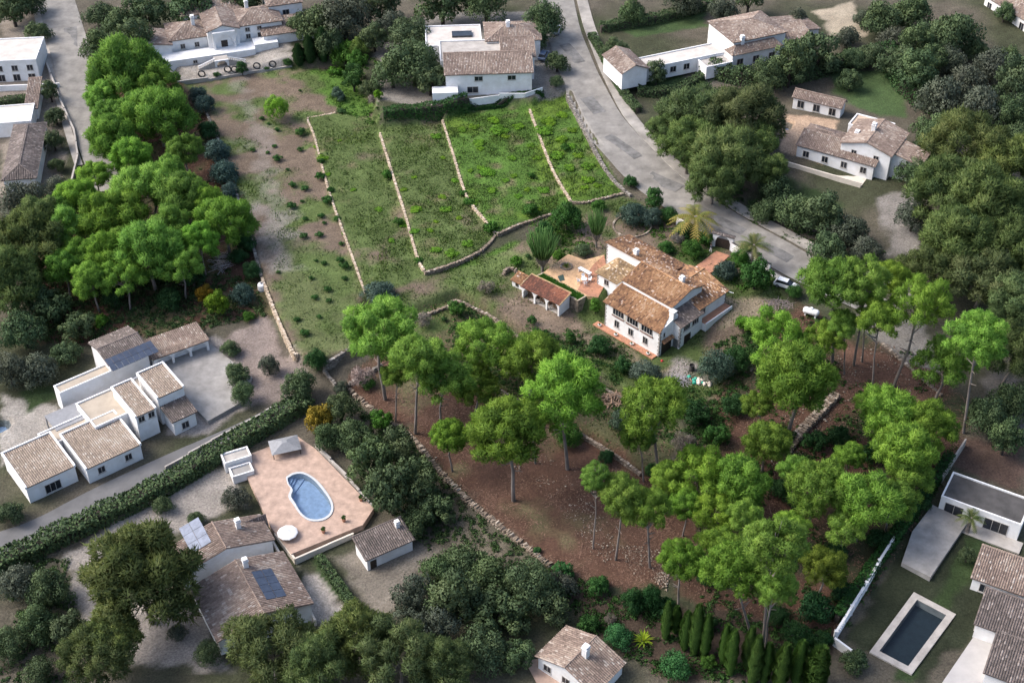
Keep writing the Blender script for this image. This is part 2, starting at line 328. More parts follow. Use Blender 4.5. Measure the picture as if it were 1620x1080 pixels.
zone(None, GRASSC, .4, TERRW[1], gw=.7); zone(None, GRASSC, .4, TERRW[2], gw=.8); zone(None, LUSH, .4, TERRW[3], gw=.9); zone(None, LUSH*.95, .4, TERRW[4], gw=.9)
for i in (1, 2, 3, 4): spots(None, EARTH*1.0, .66, 50+i, .14, 6, .2, TERRW[i]); spots(None, DRYG, .62, 70+i, .3, 5, None, TERRW[i])
for i in (3, 4): spots(None, C(.10,.165,.024), .52, 90+i, .12, 7, 1.0, TERRW[i])
GARD = [(577,470),(672,440),(790,395),(830,380),(880,330),(985,312),(1060,330),(1140,380),(1230,440),(1260,520),(1180,600),(1120,640),(1040,655),(987,622),(870,558),(727,465),(640,500),(560,553)]
zone(GARD, EARTH*.95, .8, gw=.15); spots(GARD, GRASSC*.85, .39, 111, .14, 6, .6)
zone([(640,495),(690,440),(800,398),(835,405),(760,452),(700,490)], GRASSC*1.25, 1.5, gw=.35, k=.7)
zone([(675,440),(760,405),(830,378),(800,395),(720,428)], LUSH*.9, .8, gw=1)
zone([(880,545),(930,540),(985,590),(985,615),(930,588),(875,560)], GRASSC, 1.0, gw=.7)
zone([(800,480),(870,480),(900,520),(960,520),(1040,575),(1110,580),(1100,600),(1040,590),(930,560),(850,540)], EARTH*1.35, 1.5, k=.7)
zone([(1060,570),(1125,570),(1130,600),(1060,600)], GRAV*.9, 1.5)
zone([(1150,470),(1230,470),(1240,500),(1180,510),(1140,530)], C(.22,.18,.125), 1.5)
zone([(960,330),(1080,345),(1130,400),(1060,380),(990,360)], EARTH*.8, 1)
zone(None, C(.085,.082,.042), .6, TERRW[5], gw=.4); spots(None, GRASSC, .5, 121, .2, 7, .7, TERRW[5])
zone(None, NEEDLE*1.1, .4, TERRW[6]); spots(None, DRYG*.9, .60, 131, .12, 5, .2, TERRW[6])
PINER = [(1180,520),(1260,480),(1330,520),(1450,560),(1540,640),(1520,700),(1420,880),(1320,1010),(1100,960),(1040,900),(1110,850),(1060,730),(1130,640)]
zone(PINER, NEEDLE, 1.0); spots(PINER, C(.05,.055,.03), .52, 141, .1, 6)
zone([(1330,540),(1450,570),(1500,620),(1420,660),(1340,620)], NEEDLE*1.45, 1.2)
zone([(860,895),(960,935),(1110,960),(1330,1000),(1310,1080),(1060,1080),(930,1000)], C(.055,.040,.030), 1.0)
# gardens of the neighbours
zone([(235,120),(330,128),(470,103),(470,80),(280,100)], PALE*.95, .4)
zone([(280,50),(420,20),(470,80),(260,110)], PALE*.8, .8)
zone([(590,60),(700,20),(870,20),(900,145),(700,170),(600,160)], C(.20,.185,.165), 1.0)
zone([(930,40),(1120,10),(1120,40),(1010,60)], LAWN*1.2, .8); zone([(1005,115),(1100,110),(1110,130),(1010,150)], LAWN*1.3, .6); zone([(1060,95),(1350,90),(1240,140),(1090,130)], C(.12,.11,.09), 1)
zone([(1310,110),(1420,110),(1440,190),(1380,180),(1320,150)], LAWN*1.35, .8); zone([(1200,265),(1330,320),(1310,360),(1180,330)], LAWN*.75, 1.5)
zone([(1240,180),(1330,190),(1300,260),(1235,240)], C(.42,.30,.21), .5)
zone([(1290,20),(1350,0),(1380,60),(1320,70)], C(.33,.28,.21), .8)
zone([(1380,310),(1450,300),(1460,420),(1440,500),(1420,430)], C(.20,.185,.17), 1.0)
zone([(1340,500),(1460,500),(1490,590),(1420,570)], C(.20,.185,.165), .8)
zone([(0,0),(60,0),(95,90),(100,280),(0,330)], C(.21,.18,.15), 1.2)
zone([(245,570),(340,530),(400,560),(400,640),(330,690),(260,690)], C(.25,.225,.205), .6)
zone([(350,540),(420,500),(490,600),(440,640),(400,640)], C(.22,.18,.16), 1.2)
zone([(0,620),(90,640),(100,680),(40,720),(0,740)], C(.31,.285,.255), .6); zone([(30,620),(70,600),(90,630),(40,655)], LAWN*.8, .5)
zone([(100,880),(230,790),(360,740),(390,800),(300,830),(200,870),(170,920),(150,1000),(110,960)], C(.26,.235,.21), .8)
zone([(180,960),(330,960),(360,1060),(200,1060)], C(.28,.25,.225), 1.0)
zone([(470,890),(560,960),(570,1000),(480,990)], C(.36,.325,.29), .8); zone([(490,885),(510,880),(580,975),(565,985)], LAWN, .3)
zone([(520,880),(640,850),(740,860),(660,930),(600,980)], C(.17,.15,.125), 1.2)
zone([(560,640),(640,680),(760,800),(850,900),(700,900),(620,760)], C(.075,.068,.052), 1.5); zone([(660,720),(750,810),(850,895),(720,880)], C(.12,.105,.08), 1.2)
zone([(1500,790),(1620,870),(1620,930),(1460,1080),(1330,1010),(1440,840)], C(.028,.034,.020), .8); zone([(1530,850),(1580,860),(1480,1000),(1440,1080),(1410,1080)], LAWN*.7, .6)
zone([(1500,690),(1620,700),(1620,790),(1510,740)], C(.09,.06,.048), 1)
zone([(1550,580),(1620,600),(1620,700),(1560,680)], C(.14,.125,.11), 1)
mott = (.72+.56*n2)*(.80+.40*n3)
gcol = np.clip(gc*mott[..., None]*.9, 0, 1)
gm, gt, gb = nodemat('ground_soil'); N = gt.nodes; L = gt.links
vc = N.new('ShaderNodeVertexColor'); vc.layer_name = 'Col'
geo = N.new('ShaderNodeNewGeometry'); ns = N.new('ShaderNodeTexNoise'); ns.inputs['Scale'].default_value = 3.2; ns.inputs['Detail'].default_value = 8; ns.inputs['Roughness'].default_value = .7
L.new(geo.outputs['Position'], ns.inputs['Vector'])
mr = N.new('ShaderNodeMapRange'); mr.inputs[1].default_value = .28; mr.inputs[2].default_value = .72; mr.inputs[3].default_value = .5; mr.inputs[4].default_value = 1.55
L.new(ns.outputs['Fac'], mr.inputs[0])
mx = N.new('ShaderNodeMix'); mx.data_type = 'RGBA'; mx.blend_type = 'MULTIPLY'; mx.inputs[0].default_value = 1
n4 = N.new('ShaderNodeTexNoise'); n4.inputs['Scale'].default_value = 9.0; n4.inputs['Detail'].default_value = 4; n4.inputs['Roughness'].default_value = .8; L.new(geo.outputs['Position'], n4.inputs['Vector'])
m4 = N.new('ShaderNodeMapRange'); m4.inputs[1].default_value = .52; m4.inputs[2].default_value = .66; m4.inputs[3].default_value = 0; m4.inputs[4].default_value = .4; L.new(n4.outputs['Fac'], m4.inputs[0])
hs = N.new('ShaderNodeHueSaturation'); hs.inputs['Saturation'].default_value = .7; hs.inputs['Value'].default_value = 1.6; L.new(vc.outputs[0], hs.inputs['Color'])
m5 = N.new('ShaderNodeMix'); m5.data_type = 'RGBA'; L.new(m4.outputs[0], m5.inputs[0]); L.new(vc.outputs[0], m5.inputs[6]); L.new(hs.outputs[0], m5.inputs[7])
L.new(m5.outputs[2], mx.inputs[6]); L.new(mr.outputs[0], mx.inputs[7]); L.new(mx.outputs[2], gb.inputs['Base Color']); gb.inputs['Roughness'].default_value = .95; gb.inputs['Specular IOR Level'].default_value = .1
bp = N.new('ShaderNodeBump'); bp.inputs['Strength'].default_value = .8; bp.inputs['Distance'].default_value = .25; L.new(ns.outputs['Fac'], bp.inputs['Height']); L.new(bp.outputs[0], gb.inputs['Normal'])
ncx = len(nx); ii, jj = np.meshgrid(np.arange(len(nx)-1), np.arange(len(ny)-1)); a0 = (jj*ncx+ii).ravel()
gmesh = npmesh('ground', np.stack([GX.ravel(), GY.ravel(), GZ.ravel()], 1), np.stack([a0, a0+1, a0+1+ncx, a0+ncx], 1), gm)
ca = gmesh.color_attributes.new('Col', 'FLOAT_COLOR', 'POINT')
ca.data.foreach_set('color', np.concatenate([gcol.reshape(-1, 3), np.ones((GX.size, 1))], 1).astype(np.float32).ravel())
gmesh.polygons.foreach_set('use_smooth', np.ones(len(gmesh.polygons), bool))
tag(link('ground', gmesh), 'terraced hillside ground of grass, bare earth and pine litter', kind='structure')
# ================================================================ roads, yards and paths: sheets laid over the ground
def smooth_line(pts, n=8):
    pts = [np.array(p[:2], float) for p in pts]; out = []
    for i in range(len(pts)-1):
        p0, p1, p2, p3 = pts[max(i-1, 0)], pts[i], pts[i+1], pts[min(i+2, len(pts)-1)]
        for k in range(n):
            t = k/n; out.append(.5*(2*p1+(p2-p0)*t+(2*p0-5*p1+4*p2-p3)*t*t+(3*p1-p0-3*p2+p3)*t**3))
    out.append(pts[-1]); return np.array(out)
def strip(name, px, width, m, lift=.06, off=0.0, thick=0.0, label=None, n=8, ends=None):
    c = smooth_line(GP(px), n); t = np.gradient(c, axis=0); t /= np.linalg.norm(t, axis=1)[:, None]; nn = np.stack([-t[:, 1], t[:, 0]], 1)
    ws = np.interp(np.linspace(0, 1, len(c)), np.linspace(0, 1, len(width)), width) if hasattr(width, '__len__') else np.full(len(c), width)
    K = 7; V = []; F = []
    for i in range(len(c)):
        q = c[i]+nn[i]*(off+0)
        pts = [q+nn[i]*ws[i]*(k/(K-1)-.5) for k in range(K)]
        zz = [float(zf(*p)) for p in pts]; zm = max(np.mean(zz), max(zz)-.12)
        V += [(p[0], p[1], max(z, .5*z+.5*zm)+lift) for p, z in zip(pts, zz)]
    for i in range(len(c)-1):
        for k in range(K-1): F.append((i*K+k, (i+1)*K+k, (i+1)*K+k+1, i*K+k+1))
    b = MB(); b.add(V, F)
    if thick:
        for k in (0, K-1):
            o = len(b.v); b.add([x for i in range(len(c)) for x in (V[i*K+k], (V[i*K+k][0], V[i*K+k][1], V[i*K+k][2]-thick))], [(2*i, 2*i+1, 2*i+3, 2*i+2) if k == 0 else (2*i, 2*i+2, 2*i+3, 2*i+1) for i in range(len(c)-1)])
    o = b.build(name, m); tag(o, label, kind='structure'); return o, c, nn, ws
RR = [(872,-60),(880,0),(893,55),(915,115),(955,195),(1010,258),(1085,318),(1175,372),(1262,420),(1330,455),(1420,505)]
strip('road', RR, [8.4,8.4,8,8.4,9.4,10,9.4,8.8,8.2,7.4,5], ASPH, .10, 0, label='pale asphalt lane curving down past the villa gate')
strip('pavement', RR, 2.6, VERGE, .22, 6.2, .3, label='pale verge along the outer side of the lane')
strip('road', [(70,-60),(88,0),(108,70),(128,140),(148,205),(165,255),(180,300)], [9,9,9,9,8.5,8,7], ASPH, .10, label='wide pale asphalt road left of the pine wood')
strip('pavement', [(70,-60),(88,0),(108,70),(128,140),(148,205),(165,255)], 1.6, VERGE, .2, -5.2, .25, label='pale verge on the right side of the left road')
strip('driveway', [(-40,872),(60,838),(160,785),(260,738),(370,690),(470,640)], 4.4, mat('dark_asphalt', (.14, .138, .14), .9, .12, .3, .2, 20), .09, label='dark lane below the large left villa')
pr_ = random.Random(6)
for k_, (x_, y_, l_, w__) in enumerate([(905,85,9,2.6),(938,168,7,3.0),(985,232,10,2.2),(1050,290,8,3.2),(1135,348,12,2.4),(1225,398,7,2.6),(112,60,12,3.0),(120,130,8,3.4),(152,225,7,3)]):   # old repairs in the asphalt
    g = G(x_, y_); a_ = math.atan2(-(RR[4][1]-RR[3][1]), 40) if 0 else (R(-68) if x_ < 940 and x_ > 800 else R(-55) if 800 < x_ < 1000 else R(-42) if x_ > 800 else R(-75)); ca_, sa_ = math.cos(a_), math.sin(a_); q_ = [(g[0]+ca_*i*l_/2-sa_*j*w__/2, g[1]+sa_*i*l_/2+ca_*j*w__/2) for i, j in ((-1, -1), (1, -1), (1, 1), (-1, 1))]; b = MB()
    nsub = 8; V_ = []; F_ = []
    for i in range(nsub+1):
        for j in range(3):
            x1 = g[0]+ca_*(i/nsub-.5)*l_-sa_*(j/2-.5)*w__; y1 = g[1]+sa_*(i/nsub-.5)*l_+ca_*(j/2-.5)*w__; V_.append((x1, y1, float(zf(x1, y1))+.16))
    for i in range(nsub):
        for j in range(2): F_.append((i*3+j, (i+1)*3+j, (i+1)*3+j+1, i*3+j+1))
    b.add(V_, F_); tag(b.build('road_patch', mat('asphalt_patch', (.17, .165, .16), .92, .25, .5, .3, 18)), 'darker repair patch in the asphalt', kind='structure')
def yard(name, pts, m, z=None, lift=.07, label=None, thick=.25):
    g = GP(pts) if z is None else PP(pts, z)
    b = MB(); zz = (max(p[2] for p in g) if z is None else z)+lift
    b.prism([p[:2] for p in g], min(float(zf(p[0], p[1])) for p in g)-thick, zz)
    o = b.build(name, m); tag(o, label, kind='structure'); return o, zz
# ================================================================ dry-stone walls
def stone_wall(name, pts, label, m, cat='stone wall', th=.5, up=.12, low=.1, mn=.5, group=None, sz=.68, seed=0, rough=1.0, world=None, topz=None):
    rnd = random.Random(seed or zlib.crc32(label.encode()) & 0xffff); b = MB()
    c = smooth_line(world or [P(x, y, z) for x, y, z in pts], 10)
    seg = np.linalg.norm(np.diff(c, axis=0), axis=1); S = np.concatenate([[0], np.cumsum(seg)]); Ltot = S[-1]
    def at(s):
        x = np.interp(s, S, c[:, 0]); y = np.interp(s, S, c[:, 1]); e = .3
        dx = np.interp(min(s+e, Ltot), S, c[:, 0])-np.interp(max(s-e, 0), S, c[:, 0]); dy = np.interp(min(s+e, Ltot), S, c[:, 1])-np.interp(max(s-e, 0), S, c[:, 1])
        l = math.hypot(dx, dy) or 1; return np.array([x, y]), np.array([dx/l, dy/l])
    ss = np.linspace(0, Ltot, max(3, int(Ltot/1.0))); lo = []; hi = []
    for s in ss:
        p, t = at(s); n = np.array([-t[1], t[0]]); zz = [float(zf(*(p+n*k))) for k in (-1.0, -.7, .7, 1.0)]
        lo.append(min(zz)-low); hi.append(max(max(zz)+up, min(zz)+mn))
    lo = np.convolve(np.pad(lo, 2, 'edge'), np.ones(5)/5, 'valid')-.05; hi = np.convolve(np.pad(hi, 2, 'edge'), np.ones(5)/5, 'valid')
    if topz is not None: hi[:] = topz
    row = 0; zoff = 0.0; H = max(hi-lo)
    while zoff < H:
        h = rnd.uniform(.2, .32)*sz; s = -rnd.uniform(0, .3)
        while s < Ltot:
            l = rnd.uniform(.28, .62)*sz; sm = min(max(s+l/2, 0), Ltot); z0 = np.interp(sm, ss, lo)+zoff; zt = np.interp(sm, ss, hi)+rnd.uniform(-.12, .08)*rough
            if z0+h*.4 < zt:
                p, t = at(sm); n = np.array([-t[1], t[0]]); na = max(1, round(th/.5))
                for ia in range(na):
                    o = rnd.uniform(-.06, .06)*rough+((ia+.5)/na-.5)*th; hh = min(h, zt-z0)*rnd.uniform(.85, 1.0+.25*(na > 1)); th2 = th/na*rnd.uniform(.88, 1.06); ll = l*rnd.uniform(.8, 1)
                    ct = np.array([*(p+n*o), z0+hh/2]); ry = rnd.uniform(-.12, .12)*rough; yw = rnd.uniform(-.15, .15)*rough; tx = np.array([t[0]-n[0]*yw, t[1]-n[1]*yw, ry]); nv = np.array([n[0]+t[0]*yw, n[1]+t[1]*yw, rnd.uniform(-.06, .06)])
                    b.tv = min(1, max(0, rnd.gauss(.5, .24))); b.obox(ct, tx*ll*.47, nv*th2/2, np.array([rnd.uniform(-.08, .08), rnd.uniform(-.08, .08), 1])*hh/2)
            s += l
        zoff += h
    o = b.build(name, m); tag(o, label, cat, group, None); return o
def zl(pts, z): return [(x, y, z) for x, y in pts]
stone_wall('terrace_wall', zl([(530,178),(500,184),(487,187),(497,215),(520,300),(550,385),(577,460)], 0), 'thin cream terrace wall between the bare earth strip and first grass terrace', STONELIT, sz=.6, th=.36, up=.04, mn=.3)
stone_wall('terrace_wall', zl([(601,210),(615,255),(640,335),(660,405),(671,425)], 1.0), 'cream terrace wall between the first and second grass terraces', STONELIT, sz=.6, th=.4, up=.04, mn=.3)
stone_wall('terrace_wall', zl([(672,428),(712,418),(760,396),(785,372)], 1.0), 'grey brown retaining wall closing the lower end of second grass terrace', STONE)
stone_wall('terrace_wall', zl([(700,190),(716,240),(738,308),(765,345),(783,366)], 1.8), 'cream terrace wall between the second and third grass terraces', STONELIT, sz=.6, th=.4, up=.04, mn=.3)
stone_wall('terrace_wall', zl([(787,368),(830,352),(872,340)], 1.8), 'low grey wall at the lower end of third grass terrace', STONE)
stone_wall('terrace_wall', zl([(838,172),(852,210),(872,262),(890,295),(903,316)], 2.6), 'cream terrace wall between third and fourth grass terraces', STONELIT, sz=.6, th=.4, up=.04, mn=.3)
stone_wall('terrace_wall', zl([(905,319),(930,320),(985,308)], 2.6), 'curving pale wall at the lower end of fourth grass terrace', STONE)
stone_wall('boundary_wall', zl([(415,440),(438,500),(462,552),(470,556)], -.7), 'cream boundary wall at the lower left end of the bare earth strip', STONELIT, up=.15, sz=.7, th=.45)
stone_wall('boundary_wall', zl([(318,160),(345,220),(372,300),(395,370),(413,434)], -.7), 'low dark stone edge between left pine wood and bare earth strip', STONEG, up=.05)
stone_wall('garden_wall', zl([(707,480),(722,468),(770,490),(817,523),(870,560),(930,592),(987,624)], -.1), 'long dry stone retaining wall below the villa garden', STONE, up=.2)
stone_wall('garden_wall', [(640,497,-.6),(673,495,-.7),(705,481,-.4)], 'short pale garden wall beside the grassy track', STONE, mn=.6)
stone_wall('terrace_wall', zl([(690,560),(760,600),(840,640),(902,670),(960,705),(1013,740)], -1.5), 'dry stone wall in shade between the two pine terraces', STONE)
stone_wall('boundary_wall', zl([(545,610),(600,655),(650,690),(720,770),(790,830),(870,893)], -3.0), 'tumbled rubble boundary wall along lower edge of pine terrace', STONE, th=.7, mn=.5, rough=2.6, up=.12, sz=.58)
stone_wall('garden_wall', [(513,583,-2.2),(535,572,-2.2),(556,560,-2.2)], 'short grey wall above the small green plot', STONEG, mn=.9)
stone_wall('garden_wall', [(513,585,-2.4),(530,606,-2.6)], 'short grey wall on left side of small green plot', STONEG, mn=.8)
stone_wall('garden_wall', [(545,612,-2.6),(565,600,-2.6),(604,578,-2.6)], 'short grey wall between small green plot and brown pine terrace', STONEG, mn=.8)
stone_wall('rubble_wall', [(1322,628,0),(1292,660,-.3),(1262,692,-.6),(1240,724,-1)], 'collapsed rubble wall between the pines right of the villa', STONE, th=1.4, mn=1.0, rough=2.5)
stone_wall('boundary_wall', zl([(1395,545),(1430,575),(1462,600),(1490,622)], .8), 'low stone kerb of the gravel drive among the right pines', STONE, mn=.35)
stone_wall('roadside_wall', zl([(897,152),(918,192),(945,243),(972,282),(998,305)], 3.6), 'low dark roadside wall above the fourth grass terrace', STONEG, mn=.7)
# ================================================================ buildings
rng = np.random.default_rng(7)
def tile_mesh(poly, pitch=.3, course=.45, white=.07, mean=.56, sd=.19, seed=0):
    """barrel tiles over a planar polygon whose first edge is the eave"""
    p = np.array(poly, float); e = p[1]-p[0]; e /= np.linalg.norm(e); n = np.cross(p[1]-p[0], p[2]-p[0]); n /= np.linalg.norm(n)
    if n[2] < 0: n = -n
    s = np.cross(n, e); q = np.stack([(p-p[0])@e, (p-p[0])@s], 1)
    if q[:, 1].mean() < 0: s = -s; q[:, 1] *= -1
    u = np.arange(q[:, 0].min()+pitch/2, q[:, 0].max(), pitch); v = np.arange(q[:, 1].min(), q[:, 1].max()-course*.3, course)
    U, V = np.meshgrid(u, v); U = U.ravel(); V = V.ravel(); ok = inpoly(U, V+course/2, [tuple(x) for x in q]); U = U[ok]; V = V[ok]; k = len(U)
    r = np.random.default_rng(seed+int(abs(p[0].sum()*10)) % 9999); prof = [(-.5, 0), (-.27, .42), (.27, .42), (.5, 0)]
    du = r.normal(0, .012, k); VV = np.zeros((k, 8, 3)); h = r.uniform(.02, .05, k)
    for i, (a, c) in enumerate(prof):
        for j, (dv, sc, up) in enumerate(((0.0, 1.0, 1), (course*1.06, .84, 0))):
            VV[:, j*4+i] = p[0]+np.outer(U+du+a*pitch*.92*sc, e)+np.outer(V+dv, s)+np.outer(c*pitch*.72+up*h+.015, n)
    idx = (np.arange(k)*8)[:, None, None]; F = (idx+np.array([[0, 1, 5, 4], [1, 2, 6, 5], [2, 3, 7, 6]])[None]).reshape(-1, 4)
    cl = fbm(U*1.0+seed, V*1.0, .45, 3, seed+3); t = np.clip(r.normal(mean, sd, k)+(cl-.5)*.9, 0, .88); big = fbm(U+9, V, .6, 2, seed+8)
    wh = r.random(k) < white*np.clip((big-.3)*4, .1, 2.5); t[wh] = r.uniform(.92, 1, wh.sum())
    return VV.reshape(-1, 3), F, np.repeat(t, 3), n
class Bld:
    def __init__(s, name, label, cat, org, ang, group=None):
        s.o = empty(name, org, ang); tag(s.o, label, cat, group); s.org = np.array(org, float); s.c, s.s = math.cos(ang), math.sin(ang)
    def loc(s, p): d = np.asarray(p, float)-s.org; return (d[0]*s.c+d[1]*s.s, -d[0]*s.s+d[1]*s.c, d[2])
    def px(s, x, y, z): return s.loc(P(x, y, z))
    def wall(s, poly, z0, z1, m=None, name='wall'):
        b = MB(); b.prism(poly, z0, z1); return b.build(name, m or WHITE, s.o)
    def roof(s, poly, m, pitch=.3, course=.45, name='roof', slab=True, **k):
        p = np.array(poly); V, F, t, n = tile_mesh(poly, pitch, course, **k)
        b = MB(); b.tv = .25; q = [tuple(x) for x in p]; r = [tuple(x-n*.14) for x in p]; nn = len(q)
        nz = np.cross(p[1]-p[0], p[2]-p[0])[2]; o = (lambda f: f) if nz > 0 else (lambda f: f[::-1])
        b.add(q+r, [o(tuple(range(nn))), o(tuple(range(2*nn-1, nn-1, -1)))]+[o((i, nn+i, nn+(i+1) % nn, (i+1) % nn)) for i in range(nn)])
        ro = b.build(name, m, s.o)
        if len(F): tag(link('roof_tiles', npmesh('roof_tiles', V, F, m, t), ro), kind='stuff')
        return ro
    def ridge(s, p0, p1, m, parent, r=.15):
        p0, p1 = np.array(p0, float), np.array(p1, float); L = np.linalg.norm(p1-p0); k = max(2, int(L/.45)); b = MB()
        for i in range(k):
            a = p0+(p1-p0)*i/k; c = p0+(p1-p0)*(i+1.05)/k; b.tv = random.uniform(.2, .8); b.tube([a, c], [r, r*.85], 6)
        o = b.build('ridge_tiles', m, parent); tag(o, kind='stuff'); return o
    def vol(s, kind, a0, b0, a1, b1, z0, ze, rise=1.0, tm=None, wm=None, ov=.35, pitch=.34, course=.5, cap=True, **k):
        if a0 > a1: a0, a1 = a1, a0
        if b0 > b1: b0, b1 = b1, b0
        tm = tm or TILEG; wm = wm or WHITE; W = b1-b0; D = a1-a0
        if kind == 'flat':
            s.wall([(a0, b0), (a1, b0), (a1, b1), (a0, b1)], z0, ze, wm); b = MB(); t = .22
            for x0, y0, x1, y1 in ((a0-.03, b0-.03, a1+.03, b0+t), (a0-.03, b1-t, a1+.03, b1+.03), (a0-.03, b0+t, a0+t, b1-t), (a1-t, b0+t, a1+.03, b1-t)): b.box(x0, y0, ze, x1, y1, ze+.3)
            b.build('parapet', wm, s.o); b = MB(); b.box(a0+t, b0+t, ze, a1-t, b1-t, ze+.05); b.build('roof', tm, s.o); return
        g = .07
        if kind in ('shed+b', 'shed-b', 'shed+a', 'shed-a'):
            d = kind[-1]; pos = '+' in kind                              # + : roof rises towards larger coordinate
            def zz(a, b_):
                f = (b_-b0)/W if d == 'b' else (a-a0)/D; return ze+rise*(f if pos else 1-f)
            c = [(a0, b0), (a1, b0), (a1, b1), (a0, b1)]; s.wall(c, z0, [zz(*q)-g for q in c], wm)
            e = [(a0-ov, b0-ov), (a1+ov, b0-ov), (a1+ov, b1+ov), (a0-ov, b1+ov)]; r0 = {'b+': 0, 'a-': 1, 'b-': 2, 'a+': 3}[d+('+' if pos else '-')]; e = e[r0:]+e[:r0]
            ro = s.roof([(x, y, zz(x, y)) for x, y in e], tm, pitch, course, **k)
            if cap: s.ridge((*e[2], zz(*e[2])+.05), (*e[3], zz(*e[3])+.05), tm, ro)
            return ro
        if kind in ('gable_a', 'gable_b'):
            if kind == 'gable_a': mid = (b0+b1)/2; sl = rise/(W/2); c = [(a0, b0), (a1, b0), (a1, mid), (a1, b1), (a0, b1), (a0, mid)]; zt = [ze, ze, ze+rise, ze, ze, ze+rise]
            else: mid = (a0+a1)/2; sl = rise/(D/2); c = [(a0, b0), (mid, b0), (a1, b0), (a1, b1), (mid, b1), (a0, b1)]; zt = [ze, ze+rise, ze, ze, ze+rise, ze]
            b = MB(); n = 6; vs = [(x, y, z0) for x, y in c]+[(x, y, z-g) for (x, y), z in zip(c, zt)]
            top = [(6, 7, 8, 11), (11, 8, 9, 10)] if kind == 'gable_a' else [(6, 7, 10, 11), (7, 8, 9, 10)]
            b.add(vs, [tuple(range(5, -1, -1))]+top+[(i, (i+1) % n, n+(i+1) % n, n+i) for i in range(n)]); b.build('wall', wm, s.o)
            zl_ = ze-sl*ov
            if kind == 'gable_a':
                r1 = s.roof([(a0-ov, b0-ov, zl_), (a1+ov, b0-ov, zl_), (a1+ov, mid, ze+rise), (a0-ov, mid, ze+rise)], tm, pitch, course, **k)
                s.roof([(a1+ov, b1+ov, zl_), (a0-ov, b1+ov, zl_), (a0-ov, mid, ze+rise), (a1+ov, mid, ze+rise)], tm, pitch, course, **k)
                s.ridge((a0-ov, mid, ze+rise+.06), (a1+ov, mid, ze+rise+.06), tm, r1)
            else:
                r1 = s.roof([(a0-ov, b1+ov, zl_), (a0-ov, b0-ov, zl_), (mid, b0-ov, ze+rise), (mid, b1+ov, ze+rise)], tm, pitch, course, **k)
                s.roof([(a1+ov, b0-ov, zl_), (a1+ov, b1+ov, zl_), (mid, b1+ov, ze+rise), (mid, b0-ov, ze+rise)], tm, pitch, course, **k)
                s.ridge((mid, b0-ov, ze+rise+.06), (mid, b1+ov, ze+rise+.06), tm, r1)
            return r1
        if kind == 'hip':
            s.wall([(a0, b0), (a1, b0), (a1, b1), (a0, b1)], z0, ze, wm)
            A0, A1, B0, B1 = a0-ov, a1+ov, b0-ov, b1+ov; h = min(A1-A0, B1-B0)/2; z = ze
            if A1-A0 >= B1-B0: m0, m1 = (A0+h, (B0+B1)/2, z+rise), (A1-h, (B0+B1)/2, z+rise)
            else: m0, m1 = ((A0+A1)/2, B0+h, z+rise), ((A0+A1)/2, B1-h, z+rise)
            c = [(A0, B0, z), (A1, B0, z), (A1, B1, z), (A0, B1, z)]
            if abs(m0[0]-m1[0])+abs(m0[1]-m1[1]) < .1: m1 = m0; ps = [[c[0], c[1], m0], [c[1], c[2], m0], [c[2], c[3], m0], [c[3], c[0], m0]]
            elif A1-A0 >= B1-B0: ps = [[c[0], c[1], m1, m0], [c[1], c[2], m1], [c[2], c[3], m0, m1], [c[3], c[0], m0]]
            else: ps = [[c[0], c[1], m0], [c[1], c[2], m1, m0], [c[2], c[3], m1], [c[3], c[0], m0, m1]]
            ros = [s.roof(q, tm, pitch, course, **k) for q in ps]; up = np.array((0, 0, .05))
            near = lambda q: m0 if (q[0]-m0[0])**2+(q[1]-m0[1])**2 <= (q[0]-m1[0])**2+(q[1]-m1[1])**2 else m1
            for q in c: s.ridge(np.array(q)+up, np.array(near(q))+up, tm, ros[0], .13)
            if m1 != m0: s.ridge(np.array(m0)+up, np.array(m1)+up, tm, ros[0], .13)
            return ros[0]
    def pxvol(s, kind, A, B, zb, ze, rise=1.0, **k):       # two opposite eave corners given as photo pixels at the eave level
        p, q = s.px(A[0], A[1], ze+s.org[2]), s.px(B[0], B[1], ze+s.org[2])
        a0, a1 = sorted((p[0], q[0])); b0, b1 = sorted((p[1], q[1])); rim = k.pop('rim', False); s.vol(kind, a0, b0, a1, b1, zb, ze, rise, **({**k, 'ov': .05} if rim else k))
        if rim:
            for x in (a0, a1): b = MB(); b.hexa([(x-.16, b0-.1, ze-.15), (x+.16, b0-.1, ze-.15), (x+.16, b1+.1, ze+rise-.15), (x-.16, b1+.1, ze+rise-.15), (x-.16, b0-.1, ze+.32), (x+.16, b0-.1, ze+.32), (x+.16, b1+.1, ze+rise+.32), (x-.16, b1+.1, ze+rise+.32)]); b.build('parapet', WHITE, s.o)
            b = MB(); b.box(a0-.15, b1-.05, ze+rise-.3, a1+.15, b1+.2, ze+rise+.33); b.build('parapet', WHITE, s.o)
        return a0, b0, a1, b1
    def bar(s, name, face, at, s0, s1, z0, z1, m, d0=-.05, d1=.06, parent=None):
        b = MB(); sg = -1 if face[0] == '-' else 1; lo, hi = sorted((at+sg*d0, at+sg*d1))
        if face[1] == 'b': b.box(s0, lo, z0, s1, hi, z1)
        else: b.box(lo, s0, z0, hi, s1, z1)
        return b.build(name, m, parent or s.o)
